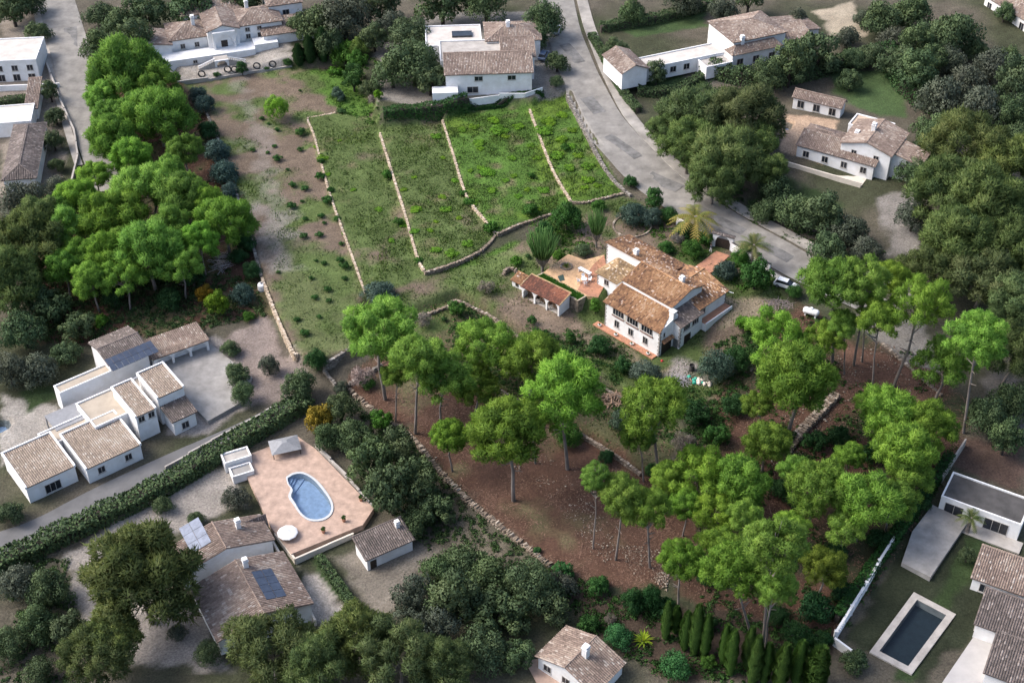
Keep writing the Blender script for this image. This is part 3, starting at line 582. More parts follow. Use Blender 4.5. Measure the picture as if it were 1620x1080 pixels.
    def win(s, face, at, c, z, w_, h, bars=1, fm=None, sill=True, gm_=None):
        fm = fm or FRAME; sg = -1 if face[0] == '-' else 1; b = MB()
        def bx(s0, s1, z0, z1, d0, d1):
            lo, hi = sorted((at+sg*d0, at+sg*d1))
            if face[1] == 'b': b.box(s0, lo, z0, s1, hi, z1)
            else: b.box(lo, s0, z0, hi, s1, z1)
        t = .07
        bx(c-w_/2, c+w_/2, z, z+t, -.03, .07); bx(c-w_/2, c+w_/2, z+h-t, z+h, -.03, .07)
        for i in range(bars+2):
            x = c-w_/2+(w_-t)*i/(bars+1); bx(x, x+t, z+t, z+h-t, -.03, .068)
        if sill: bx(c-w_/2-.1, c+w_/2+.1, z-.1, z, -.03, .14)
        fo = b.build('window', fm, s.o); s.bar('pane', face, at, c-w_/2+.04, c+w_/2-.04, z+.04, z+h-.04, gm_ or GLASS, -.02, .025, fo); return fo
    def door(s, face, at, c, z, w_, h, m=None):
        d = s.bar('door', face, at, c-w_/2, c+w_/2, z, z+h, m or DARK, -.03, .05)
        s.bar('handle', face, at, c+w_*.34, c+w_*.38, z+h*.45, z+h*.52, STEEL, .05, .09, d); return d
    def chimney(s, a, b_, z0, z1, w_=.8, m=None):
        b = MB(); h = w_/2; b.box(a-h, b_-h, z0, a+h, b_+h, z1); b.box(a-h-.1, b_-h-.1, z1, a+h+.1, b_+h+.1, z1+.12)
        for i in (-1, 1):
            for j in (-1, 1): b.box(a+i*h*.8-.08, b_+j*h*.8-.08, z1+.12, a+i*h*.8+.08, b_+j*h*.8+.08, z1+.38)
        b.box(a-h-.02, b_-h-.02, z1+.38, a+h+.02, b_+h+.02, z1+.48); return b.build('chimney', m or WHITE, s.o)
    def quoins(s, a, b_, z0, z1, sa, sb, m=None):            # corner stones on a wall corner; sa, sb: outward directions
        b = MB(); z = z0; k = 0
        while z < z1-.15:
            la, lb = (.34, .2) if k % 2 else (.2, .34)
            b.tv = random.uniform(.1, .6); xa = sorted((a+sa*.035, a-sa*la)); xb = sorted((b_+sb*.035, b_-sb*lb)); b.box(xa[0], xb[0], z, xa[1], xb[1], z+.27); z += .40; k += 1
        o = b.build('corner_stones', STONEG, s.o); tag(o, kind='stuff'); return o
    def arcade(s, b0, b1, a0, a1, n, z0, zs, zt, pw=.3, m=None):
        b = MB(); wd = (a1-a0-pw*(n+1))/n
        for i in range(n+1): x = a0+i*(wd+pw); b.box(x, b0, z0, x+pw, b1, zt)
        for i in range(n):
            x0 = a0+pw+i*(wd+pw); k = 10; rise = min(wd/2, zt-zs-.2)
            pts = [(x0+wd*j/k, zs+rise*math.sqrt(max(0, 1-(2*j/k-1)**2))) for j in range(k+1)]
            for (xa, za), (xb, zb) in zip(pts, pts[1:]):
                b.hexa([(xa, b0+.003, za), (xb, b0+.003, zb), (xb, b1-.003, zb), (xa, b1-.003, za), (xa, b0+.003, zt-.003), (xb, b0+.003, zt-.003), (xb, b1-.003, zt-.003), (xa, b1-.003, zt-.003)])
        return b.build('arcade', m or WHITE, s.o)
# ---------------------------------------------------------------- the villa
V = Bld('villa', 'white two storey villa with brown tiled roofs and dark corner stones', 'house', (KH[0], KH[1], 0), R(-45))
def vslope(axis, c0, c1, prof, z0=-1.2, m=None):      # profile (coordinate, z) across, extruded along the other axis from c0 to c1
    b = MB(); n = len(prof); f = (lambda c, q: (c, q[0], q[1])) if axis == 'a' else (lambda c, q: (q[0], c, q[1]))
    pr = [(prof[0][0], z0)]+list(prof)+[(prof[-1][0], z0)]; k = len(pr); vs = [f(c0, q) for q in pr]+[f(c1, q) for q in pr]
    fs = [tuple(range(k)), tuple(range(2*k-1, k-1, -1))]+[(i, k+i, k+(i+1) % k, (i+1) % k) for i in range(k)]
    if axis == 'b': fs = [x[::-1] for x in fs]
    b.add(vs, fs); o = b.build('wall', m or WHITE, V.o)
    bm = bmesh.new(); bm.from_mesh(o.data); bmesh.ops.recalc_face_normals(bm, faces=bm.faces); bm.to_mesh(o.data); bm.free(); return o
vslope('a', -13, -.6, [(.6, 4.72), (5.1, 6.2)]); vslope('a', -12.9, -2.0, [(4.98, 6.92), (10, 8.28), (13.2, 7.3)]); vslope('b', 4.2, 10.1, [(-2.2, 5.95), (.9, 4.75)])
vslope('b', 10.0, 17.5, [(-9.2, 5.75), (-5.2, 6.85), (.2, 5.15)]); vslope('a', -22.6, -9.1, [(11.4, 7.25), (17.6, 5.65)])
V.wall([(-19.4, 5.5), (-14.9, 5.5), (-14.9, 11.2), (-19.4, 11.2)], -.4, 5.3); V.wall([(-15, 6.5), (-12.8, 6.5), (-12.8, 12), (-15, 12)], -.4, 4.6)
r1 = V.roof([(-13.35, .2, 4.75), (-.35, .2, 4.75), (-1.85, 4.95, 6.25), (-13.35, 4.95, 6.25)], TILES, .27, .42, white=.025)
r2 = V.roof([(-13.25, 4.86, 7.02), (-1.75, 4.86, 7.02), (-1.65, 10, 8.42), (-13.25, 10, 8.42)], TILES, .27, .42, white=.02)
r2b = V.roof([(-1.65, 13.5, 7.35), (-13.25, 13.5, 7.35), (-13.25, 10, 8.42), (-1.65, 10, 8.42)], TILES, .27, .42, white=.12); V.ridge((-13.3, 10, 8.48), (-1.6, 10, 8.48), TILES, r2)
V.roof([(1.2, 4.0, 4.68), (1.2, 10.3, 4.68), (-2.1, 10.3, 6.0), (-2.1, 4.0, 6.0)], TILED, .27, .42, white=.10)
r4 = V.roof([(.55, 9.7, 5.12), (.55, 17.9, 5.12), (-5.2, 17.9, 6.98), (-5.2, 9.7, 6.98)], TILES, .27, .42, white=.10, mean=.45)
V.roof([(-9.4, 17.9, 5.75), (-9.4, 9.7, 5.75), (-5.2, 9.7, 6.98), (-5.2, 17.9, 6.98)], TILES, .27, .42, white=.07, mean=.45); V.ridge((-5.2, 9.8, 7.05), (-5.2, 17.9, 7.05), TILES, r4)
V.roof([(-8.9, 18.0, 5.62), (-22.9, 18.0, 5.62), (-22.9, 11.15, 7.42), (-8.9, 11.15, 7.42)], TILES, .27, .42, white=.06, mean=.42)
tc_ = [(-19.8, 5.1, 5.28), (-14.5, 5.1, 5.28), (-14.5, 11.5, 5.28), (-19.8, 11.5, 5.28)]; tm0, tm1 = (-17.15, 7.9, 6.05), (-17.15, 8.7, 6.05)
for q in ([tc_[0], tc_[1], tm0], [tc_[1], tc_[2], tm1, tm0], [tc_[2], tc_[3], tm1], [tc_[3], tc_[0], tm0, tm1]): V.roof(q, TILEO, .27, .42, white=.12)
for c in (-10, -6.75, -3.5):
    V.win('-b', .6, c, 3.05, 2.5, 1.35, 3); V.bar('window_band', '-b', .6, c-1.4, c+1.4, 2.72, 2.94, BROWN, -.02, .16)
for c in (-8.4, -5.1): V.bar('post', '-b', .6, c-.16, c+.16, 2.95, 4.5, CREAM, -.02, .05)
for c in (-10.2, -7.0, -3.7): V.win('-b', .6, c, .55, 1.1, 1.5, 1)
V.win('-b', 5.5, -17.2, 3.5, 1.1, 1.2, 1); V.win('+a', .9, 5.9, 3.25, 1.7, 1.05, 2); V.win('+a', .9, 8.2, 3.25, 1.7, 1.05, 2); V.win('+a', .2, 11.3, 3.5, .9, 1.1, 1)
V.door('+a', .9, 6.3, .1, 1.7, 2.0); V.door('+a', -.6, 2.5, -.6, 2.6, 2.7); V.win('+a', -.6, 1.7, 3.1, .5, 1.0, 0); V.door('-b', 4.2, .1, -.5, 1.0, 2.2, STEEL)  # second door: dark panel standing for the shade of an open carport
b = MB(); b.hexa([(-2.2, 3.3, 2.2), (-.55, 3.3, 2.2), (-.55, 5.2, 2.2), (-2.2, 5.2, 2.2), (-1.8, 3.7, 4.6), (-.5, 3.7, 4.6), (-.5, 4.9, 4.6), (-1.8, 4.9, 4.6)]); b.box(-1.6, 3.9, 4.6, -.62, 4.7, 7.0); b.box(-1.7, 3.8, 7.0, -.52, 4.8, 7.1); b.build('chimney_stack', WHITE, V.o)
V.roof([(.05, 1.1, 2.25), (.05, 3.9, 2.25), (-.62, 3.9, 2.6), (-.62, 1.1, 2.6)], TILES, .27, .4, name='canopy')
V.chimney(-16.4, 12.3, 6.6, 7.9, .75); V.chimney(-4.5, 10.6, 7.6, 8.9, .75)
for a, b_, z0, z1, sa, sb in ((-13, .6, -.4, 4.6, -1, -1), (-.6, .6, -.6, 4.6, 1, -1), (-22.6, 11.4, 2.7, 7.0, -1, -1), (-19.4, 5.5, 2.7, 5.1, -1, -1), (.2, 17.5, 2.6, 5.0, 1, 1), (.9, 4.2, .3, 4.6, 1, -1)): V.quoins(a, b_, z0, z1, sa, sb)
b = MB(); b.box(.2, 10.1, -.3, 1.9, 17.4, 2.5); b.box(1.7, 10.1, 2.5, 1.9, 17.4, 2.72); b.build('side_terrace', WHITE, V.o); b = MB(); b.box(.22, 10.12, 2.5, 1.69, 17.38, 2.53); b.build('terrace_paving', TERRA, V.o)
b = MB(); b.tube([(.2, 17.6, 5.0), (1.4, 18.0, 4.95)], .06, 6); b.build('gutter_spout', METAL, V.o)
def vprism(name, pts, z0, z1, m, label):
    b = MB(); b.prism([HW(*p)[:2] for p in pts], z0, z1); o = b.build(name, m); tag(o, label, kind='structure'); return o
vprism('terrace', [(-14.6, -.75), (-.9, -.75), (-.9, .58), (-14.6, .58)], -1.2, -.42, TERRA, 'terracotta strip along the front of the villa')
def pprism(name, pts, z0, z1, m, label):
    b = MB(); b.prism([tuple(P(x, y, z1)[:2]) for x, y in pts], z0, z1); o = b.build(name, m); tag(o, label, kind='structure'); return o
pprism('patio', [(860,431),(873,420),(899,402),(925,411),(956,403),(963,440),(946,470),(929,468)], 2.0, 2.72, SANDY, 'ochre sand patio beside the villa')
pprism('patio', [(940,417),(956,403.5),(962.8,440),(945.8,469.5),(930,467.4),(914,458.5),(922,441)], 2.1, 2.735, TERRA, 'terracotta paving between ochre patio and villa')
# steps from the patio down to the front
b = MB()
for i in range(10):
    a = -19.2+i*.45; z = 2.5-i*.3; q = [HW(a, 3.6), HW(a+.5, 3.6), HW(a+.5, 5.3), HW(a, 5.3)]; b.prism([x[:2] for x in q], -1.2, z)
st = b.build('garden_steps', CONC); tag(st, 'pale steps from the patio down to the villa front', 'steps')
# ---------------------------------------------------------------- planted retaining wall and arcaded shed under the patio
q = [HW(-30.6, 5.0), HW(-22.9, 4.9), HW(-19.6, 3.4), HW(-19.6, 5.2)]
b = MB(); b.tv = .5
pl = empty('planter_bed', HW(-25, 4.5, 0)); tag(pl, 'long raised bed with green ground cover behind the arcaded shed', 'planter')
def ch(o, parent): o.parent = parent; o.matrix_parent_inverse = Matrix.Translation(-Vector(parent.location)); return o
PB = PP([(846,438),(914.4,476.5),(928.5,468.6),(859.5,431.2)], 2.5)
b.prism([p[:2] for p in PB], -.3, 2.45); ch(b.build('retaining_wall', mat('rough_stone_render', (.34, .27, .20), .95, .35, 1.6, .6, 6)), pl)
b = MB(); b.mi = 0
for i in range(4):
    p0, p1 = np.array(PB[i][:2]), np.array(PB[(i+1) % 4][:2]); t = (p1-p0)/np.linalg.norm(p1-p0); n = np.array([-t[1], t[0]])
    b.prism([tuple(p0-t*.0), tuple(p1), tuple(p1+n*.28), tuple(p0+n*.28)], 2.45+.002*i, 2.62+.002*i)
ch(b.build('rim', LINE), pl)
S = Bld('arcade_shed', 'open white shed with three arches and red tiled roof', 'shed', tuple(P(825.6, 471, .1)[:2])+(.1,), 0)
_d = P(884.2, 500, .1)-P(825.6, 471, .1); S.o.rotation_euler[2] = math.atan2(_d[1], _d[0]); S.c, S.s = math.cos(S.o.rotation_euler[2]), math.sin(S.o.rotation_euler[2]); SL = float(np.hypot(_d[0], _d[1])); SD = 3.0
S.arcade(0, .3, 0, SL, 3, -.3, 1.45, 2.6, .32); S.wall([(0, SD-.25), (SL, SD-.25), (SL, SD), (0, SD)], -.3, 3.25, name='back_wall')
S.wall([(0, .3), (.25, .3), (.25, SD-.25), (0, SD-.25)], -.3, [2.62, 2.62, 3.2, 3.2], name='side_wall'); S.wall([(SL-.25, .3), (SL, .3), (SL, SD-.25), (SL-.25, SD-.25)], -.3, [2.62, 2.62, 3.2, 3.2], name='side_wall')
b = MB(); b.box(.25, .3, -.3, SL-.25, SD-.25, .12); b.build('floor', CONC, S.o)
sr = S.roof([(-.25, -.2, 2.6), (SL+.25, -.2, 2.6), (SL+.25, SD+.15, 3.42), (-.25, SD+.15, 3.42)], TILER, .26, .42, white=.0, mean=.38)
for p0, p1 in (((-.25, SD+.1, 3.48), (SL+.25, SD+.1, 3.48)), ((-.25, -.2, 2.68), (-.25, SD+.1, 3.48)), ((SL+.25, -.2, 2.68), (SL+.25, SD+.1, 3.48))): S.ridge(p0, p1, TILEO, sr, .14)
rndw = random.Random(4)
for k in range(3):                                   # firewood stacked inside, one stack under each arch
    fw = empty('firewood_stack', tuple(Vector((S.org[0], S.org[1], 0))+Vector((S.c*(SL*(k+.5)/3)-S.s*1.7, S.s*(SL*(k+.5)/3)+S.c*1.7, .16))), S.o.rotation_euler[2]); tag(fw, ('stacked firewood under the left arch of the shed', 'stacked firewood under the middle arch of the shed', 'stacked firewood under the right arch of the shed')[k], 'firewood')
    for i in range(26):
        b = MB(); x = -0.95+(i % 7)*.3+rndw.uniform(-.05, .05); z = .15+(i//7)*.26; b.tube([(x, -.45+rndw.uniform(-.1, .1), z), (x+rndw.uniform(-.08, .08), .5, z+rndw.uniform(-.03, .03))], rndw.uniform(.1, .14), 6); b.build('log', WOODM, fw)
O = Bld('outdoor_oven', 'small white garden oven with patched tiled roof left of the shed', 'oven', tuple(G(818, 456)), S.o.rotation_euler[2])
O.vol('shed+b', -1.2, 0, 1.3, 1.8, -.3, 1.35, .5, tm=TILES, pitch=.26, course=.4, white=.2, ov=.25); O.door('-b', 0, 0, .35, .7, .7)
gm2 = stone_wall('rubble_heap_wall', None, 'broken pale stone wall stub behind the garden oven', STONE, mn=.9, rough=2, world=[tuple(G(797, 436)), tuple(G(806, 428)), tuple(G(818, 432))])
# ---------------------------------------------------------------- gate on the lane
gp0, gp1 = G(1131, 389), G(1155, 396)
gz = max(gp0[2], gp1[2]); gd = gp1-gp0; GT = Bld('gateway', 'white arched gateway opening from the lane to the terracotta path', 'gateway', (gp0[0], gp0[1], gz), math.atan2(gd[1], gd[0])); gl = float(np.hypot(gd[0], gd[1]))
GT.arcade(-.25, .25, -.5, gl+.5, 1, -.3, 1.3, 2.9, .55); GT.roof([(-.7, -.45, 2.9), (gl+.7, -.45, 2.9), (gl+.7, 0, 3.15), (-.7, 0, 3.15)], TILED, .26, .42); GT.roof([(gl+.7, .45, 2.9), (-.7, .45, 2.9), (-.7, 0, 3.15), (gl+.7, 0, 3.15)], TILED, .26, .42)
b = MB(); b.box(.05, -.06, -.1, gl-.05, .0, 2.0)
for i in range(5): b.box(.1+i*(gl-.3)/4, -.1, 0, .2+i*(gl-.3)/4, -.06, 2.0)
b.build('gate_leaf', DARK, GT.o)
def low_wall(pts, h, th, m, label, name='garden_wall', cat='wall', capm=None, base=.4):
    w_ = [np.array(p) for p in (pts if len(pts[0]) == 3 else [G(*p) for p in pts])]; root = empty(name, tuple(w_[0])); tag(root, label, cat)
    for i in range(len(w_)-1):
        p, q = w_[i], w_[i+1]; d = (q-p)[:2]; l = np.linalg.norm(d); d /= l; n = np.array([-d[1], d[0]])*th/2; e = d*th/2*(1 if i < len(w_)-2 else 1)
        k = max(1, int(l/4)); 
        for j in range(k):
            a = p+(q-p)*j/k; c = p+(q-p)*(j+1)/k; za = float(zf(a[0], a[1])); zc = float(zf(c[0], c[1])); zt = max(za, zc)+h; b = MB()
            b.prism([tuple(a[:2]-n), tuple(c[:2]-n), tuple(c[:2]+n), tuple(a[:2]+n)], min(za, zc)-base, zt); ch(b.build('panel', m), root)
            if capm:
                b = MB(); n2_ = n*1.35; b.prism([tuple(a[:2]-n2_), tuple(c[:2]-n2_), tuple(c[:2]+n2_), tuple(a[:2]+n2_)], zt, zt+.1); ch(b.build('coping', capm), root)
    return root
low_wall([(1157,398),(1190,418),(1217,434)], 1.9, .3, WHITE, 'white boundary wall between gateway and parked car', capm=DARKP)
low_wall([(1217,434),(1240,448)], 1.2, .25, WHITE, 'short white wall left of the parked car', capm=DARKP); low_wall([(1128,386),(1100,372),(1070,355)], 1.6, .3, WHITE, 'white boundary wall behind the palm at the lane')
yard('path', [(1106,420),(1133,398),(1154,405),(1128,432),(1096,450),(1078,440)], TERRA, label='terracotta path from gateway to villa')
# ---------------------------------------------------------------- neighbouring houses
def ang_px(p, q, z): a = P(*p, z); b = P(*q, z); return math.atan2(b[1]-a[1], b[0]-a[0])
def house(name, label, cpx, ang_pair, zg=None, cat='house'):
    g = G(*cpx); z = g[2] if zg is None else zg
    return Bld(name, label, cat, (g[0], g[1], z), ang_px(*ang_pair, z+3))
def wins(h, face, at, s0, s1, n, z, w_=1.1, hh=1.2, bars=1, **k):
    for i in range(n): h.win(face, at, s0+(s1-s0)*(i+.5)/n, z, w_, hh, bars, **k)
def panels(h, a0, b0, a1, b1, zfun, na, nb, m=SOLAR):
    da, db = (a1-a0)/na, (b1-b0)/nb
    for i in range(na):
        for j in range(nb):
            x0, x1, y0, y1 = a0+i*da+.03, a0+(i+1)*da-.03, b0+j*db+.03, b0+(j+1)*db-.03; b = MB()
            z = [zfun(x0, y0), zfun(x1, y0), zfun(x1, y1), zfun(x0, y1)]; b.hexa([(x0, y0, z[0]), (x1, y0, z[1]), (x1, y1, z[2]), (x0, y1, z[3]), (x0, y0, z[0]+.05), (x1, y0, z[1]+.05), (x1, y1, z[2]+.05), (x0, y1, z[3]+.05)]); b.build('solar_panel', m, h.o)
# villa with arched porch, top left
n1_ = house('neighbour_villa', 'white villa with arched centre and stairs above the bare strip', (360,92), ((262,108),(440,82)), 1.3); h = n1_; Zt = 0
h.wall([(-17.5, -1.2), (6.5, -1.2), (6.5, 3), (-17.5, 3)], -2.4, .9, name='terrace_wall'); h.wall([(6.5, -.6), (12, -.6), (12, 3), (6.5, 3)], -2.4, 1.6, name='terrace_wall')
h.vol('hip', -12, 4, -3.2, 13, 0, 3.4, 1.8); h.vol('gable_b', -3.6, 2.2, 3.6, 12, 0, 5.2, 1.2); h.vol('hip', 3.2, 4, 14, 13, 0, 4.6, 1.8); h.vol('hip', 12, 9, 20, 19, 0, 6.2, 1.7); h.vol('shed+b', 9, 1.2, 22, 7, 0, 2.8, 1.2); h.vol('shed-a', -18, 3, -12, 11, 0, 3.0, 1.1)
h.vol('hip', -8, 12.6, 6, 20, 0, 5.0, 1.6)
h.arcade(1.2, 2.15, -2.6, 2.6, 1, 0, 2.2, 5.0, .5); h.door('-b', 2.2, 0, .02, 1.5, 2.5); wins(h, '-b', 4, -11, -4.5, 2, 1.0); wins(h, '-b', 4, 4.5, 10, 2, 1.2); wins(h, '-b', 4, 4.5, 10, 2, 3.0, 1.1, 1.0); wins(h, '-b', 9, 13, 19, 1, 3.4, 1.6, 1.4); h.win('-b', -1.2, -7.5, -.5, 1.0, .8, 1); h.chimney(-6, 8, 4.5, 6.6); h.chimney(7, 10, 5.5, 7.6)
sp = G(352, 106); stt = Bld('entrance_stairs', 'white double stairs with balustrades below the arched villa', 'stairs', (sp[0], sp[1], sp[2]), n1_.o.rotation_euler[2])
hz = 2.0-sp[2]
stt.arcade(0, .3, -1.6, 1.6, 1, -.2, hz*.35, hz, .45); b = MB(); b.box(-1.6, .302, hz-.2, 1.6, 2.4, hz-.01); b.build('landing', CONC, stt.o)
for sg in (-1, 1):
    b = MB(); rb = MB(); bl = MB()
    for i in range(9): x = 1.62+i*.42; z = hz-.1-i*hz/10; x0, x1 = sorted((sg*x, sg*(x+.44))); b.box(x0, .05, -.2, x1, 1.5, z)
    b.build('flight', CONC, stt.o)
    for i in range(9): x = 1.62+i*.42; z = hz-.1-i*hz/10; bl.lathe((sg*(x+.2), -.05, z), [(.07, 0), (.11, .25), (.05, .55), (.08, .75)], 6)
    bl2 = bl.build('balusters', METAL, stt.o); tag(bl2, kind='stuff'); rb.obox((sg*3.5, -.05, hz*.55+.72), (1.95, 0, -sg*hz*.44), (0, .12, 0), (0, 0, .07)); rb.build('handrail', WHITE, stt.o)
rg = [((320,123), 'leftmost black ring standing at the edge of the gravel yard'), ((361,116), 'black ring standing left of the round bush on the yard edge'), ((372,116), 'black ring half behind the round bush on the yard edge'), ((407,110), 'black ring standing right of the round bush on the yard edge'), ((432,108), 'rightmost black ring standing at the edge of the gravel yard')]
for p, lab in rg:
    g = G(*p); b = MB(); b.tube([(.75*math.cos(2*math.pi*i/20), 0, .75+.75*math.sin(2*math.pi*i/20)) for i in range(21)], .17, 6, False); o = b.build('tyre_ring', DKMET); o.location = tuple(g); tag(o, lab, 'ring', 'black rings along the yard edge')
low_wall([(280,131),(330,127),(400,116),(462,106)], .35, .35, CONC, 'low pale kerb between gravel yard and bare strip', name='yard_kerb', cat='kerb')
# villa top centre
h = house('neighbour_villa', 'white two storey villa beside the lane above the grass terraces', (770,148), ((715,128),(840,124)), 4.0)
x = h.pxvol('shed+b', (705,118), (838,92), -1, 5.2, 1.5); a0, b0, a1, b1 = x; wins(h, '-b', b0, a0+3.5, a1-.8, 2, 3.4, 1.8, 1.1); wins(h, '-b', b0, a0+3.5, a0+8, 1, .6, 2.4, 1.5); h.door('-b', b0, a0+1.5, 0, 1.4, 2.1)
h.vol('flat', a0-1, b1, a1-6, b1+9.5, -1, 5.0, tm=CONC); h.vol('hip', a1-9, b1+8, a1+3, b1+17, -1, 5.6, 1.6); h.vol('shed+b', a1-6, b1-.2, a1+1, b1+6, -1, 5.8, 1.4); h.wall([(a0-3, b0-3), (a0+2.5, b0-3), (a0+2.5, b0), (a0-3, b0)], -1, 2.4)
h.vol('flat', a0-4, b1+8, a1-10, b1+18, -1, 4.6, tm=mat('pale_flat_roof', (.52, .48, .44), .9, .1, .5)); b = MB(); b.box(a0+2, b1+12, 4.66, a0+6.5, b1+14.5, 5.1); b.build('skylight', GLASS, h.o); wins(h, '-b', b1+8, a1-8, a1+2, 2, 3.4, 1.3, 1.2); h.chimney(a1-4, b1+12, 6, 8)
low_wall([(742,165),(790,160),(830,155),(858,150)], .9, .2, WHITE, 'white parapet fence in front of the two storey villa', name='parapet_fence', cat='fence', capm=WHITE)
# top right complex
h = house('neighbour_villa', 'long white villa complex across the lane with round tower room', (1175,112), ((1160,112),(1240,95)), 6.2)
x = h.pxvol('hip', (1150,80), (1235,72), -.5, 3.4, 1.5); a0, b0, a1, b1 = x; wins(h, '-b', b0, a0, a1, 3, .6, 1.6, 1.6)
h.vol('hip', a0+1, b1-1, a1+2, b1+10, -.5, 5.6, 1.8); h.vol('shed+b', a1, b0+2, a1+9, b1+4, -.5, 3.2, 1.4); h.vol('shed-a', a1+2, b1+2, a1+13, b1+9, -.5, 3.0, 1.3); h.vol('flat', a0-22, b0+3, a0-.5, b0+8, -.5, 2.6, tm=mat('pale_flat_roof', (.6, .58, .55))); h.vol('flat', a0-7, b0-1, a0-.4, b0+3, -.5, 2.2, tm=CONC)
h.vol('gable_b', a0-26, b0+2, a0-20, b0+11, -.5, 3.6, 1.3); wins(h, '-b', b0+3, a0-18, a0-8, 3, .6, 1.5, 1.4); h.chimney(a0+3, b1-1, 4, 6.4); wins(h, '-b', b1-1, a0+2, a1, 2, 3.9, 1.1, 1.0)
# right villa
h = house('neighbour_villa', 'white villa with small pool house right of the tall pine grove', (1330,285), ((1275,262),(1380,292)), 4.6)
x = h.pxvol('shed+b', (1262,228), (1392,250), -1, 3.6, 1.5, ); a0, b0, a1, b1 = x
wins(h, '-b', b0, a0, a1, 4, 1.2, 1.3, 1.4); h.vol('gable_b', a1-7.5, b1-2, a1+2.5, b1+8, -1, 6.0, 1.5); h.vol('hip', a0, b1-1, a1-8, b1+4, -1, 4.4, 1.0); h.vol('shed-a', a1+1, b0+3, a1+8, b1+5, -1, 4.6, 1.5); h.vol('flat', a1-9, b1+6, a1-1, b1+11, -1, 5.4, tm=mat('sandy_flat_roof', (.5, .38, .28)))
wins(h, '-b', b1-2, a1-7, a1+2, 2, 3.8); wins(h, '+a', a1+8, b0+4, b1+4, 2, 1.2); h.chimney(a0+10, b1+2, 4.5, 6.6); h.chimney(a1-3, b1+3, 7, 8.6)
h.wall([(a0-2, b0-3.5), (a1-1, b0-3.5), (a1-1, b0), (a0-2, b0)], -1.4, .25, CREAM, 'terrace'); h.wall([(a0-2, b0-3.5), (a1-1, b0-3.5), (a1-1, b0-3.2), (a0-2, b0-3.2)], .25, 1.1, CREAM, 'parapet')
h = house('pool_house', 'small white pool house with brown roof behind the right villa', (1290,185), ((1258,170),(1332,188)), 5.4); x = h.pxvol('gable_a', (1256,152), (1338,160), -.5, 2.8, 1.0); wins(h, '-b', x[1], x[0], x[2], 3, .4, 1.5, 1.7)
def pool(label, outer, inner, z, wm, cm, name='swimming_pool'):
    c = np.mean([p[:2] for p in outer], 0); root = empty(name, (c[0], c[1], z)); tag(root, label, 'pool'); b = MB(); n = len(outer)
    vs = [(p[0], p[1], z+.14) for p in outer]+[(p[0], p[1], z+.14) for p in inner]+[(p[0], p[1], z-1.2) for p in inner]+[(p[0], p[1], z-.3) for p in outer]
    fs = []
    for i in range(n): j = (i+1) % n; fs += [(i, j, n+j, n+i), (n+i, n+j, 2*n+j, 2*n+i), (3*n+i, 3*n+j, j, i)]
    b.add(vs, fs); o = b.build('coping', cm); bm = bmesh.new(); bm.from_mesh(o.data); bmesh.ops.recalc_face_normals(bm, faces=bm.faces); bm.to_mesh(o.data); bm.free(); ch(o, root)
    dark = wm is WATERD; b = MB(); b.prism([p[:2] for p in inner], z-1.3, z-1.15); ch(b.build('basin_floor', BASIND if dark else BASIN), root)
    ip = np.array([p[:2] for p in inner]); 
    if len(ip) > 6:
        ii_ = int(np.argmin(ip[:, 0])); e_ = ip[ii_]
        for k in (3, 2, 1):
            b = MB(); rr = .45+.45*k; ring = [tuple(c+(q-c)*min(1, np.linalg.norm(q-c)/np.linalg.norm(q-c))) for q in ip if np.linalg.norm(q-e_) < rr*1.6]
            if len(ring) > 2: b.prism(ring, z-1.14, z-.15-.28*k); ch(b.build('step', BASIN), root)
    n_ = len(inner); b = MB(); b.add([(p[0], p[1], z+.05) for p in (inner if sum(inner[i][0]*inner[(i+1) % n_][1]-inner[(i+1) % n_][0]*inner[i][1] for i in range(n_)) > 0 else inner[::-1])], [tuple(range(n_))]); ch(b.build('water', WATERC), root); return root
def inset(poly, d):
    c = np.mean([p[:2] for p in poly], 0); out = []
    for p in poly: v = np.array(p[:2])-c; l = np.linalg.norm(v); out.append(tuple(c+v*(l-d)/l))
    return out
g = PP([(1240,183),(1262,190),(1252,212),(1232,204)], float(G(1247,197)[2])+.3); pool('small blue pool beside the pool house and tall pines', g, inset(g, .5), g[0][2]-.14, WATER, CONC)
# top right corner
h = house('neighbour_villa', 'long white house with brown roof in the top right corner', (1580,75), ((1545,22),(1620,70)), 6.8); x = h.pxvol('shed+b', (1560,-8), (1660,42), -.5, 3.6, 2.0); wins(h, '-b', x[1], x[0], x[2], 5, .5, 1.5, 1.9)
# left edge
h = house('neighbour_villa', 'brown roofed house at the left edge beside the curving road', (35,285), ((0,290),(70,284)), -2.0); h.pxvol('hip', (5,285), (72,195), -.5, 3.6, 1.5, tm=TILED); h.pxvol('flat', (-40,200), (55,165), -.5, 3.4, tm=CREAM); h.pxvol('shed+b', (40,172), (66,130), -.5, 3.2, 1.0)
h = house('neighbour_villa', 'white flat roofed villa at the upper left edge of the picture', (30,120), ((0,108),(90,104)), -1.2); x = h.pxvol('flat', (-40,100), (70,60), -.5, 5.4, tm=mat('pale_flat_roof', (.6, .58, .55))); wins(h, '-b', x[1], x[0], x[2], 4, 3.0, 1.4, 1.4); wins(h, '-b', x[1], x[0], x[2], 4, .5, 1.6, 1.7); h.wall([(x[0], x[1]-4), (x[2]+5, x[1]-4), (x[2]+5, x[1]-3.7), (x[0], x[1]-3.7)], -.5, 1.5, WHITE, 'front_wall')
low_wall([(75,105),(95,160),(118,210),(124,250),(112,300)], .9, .35, CONC, 'curved pale garden wall on the inner side of the left road')
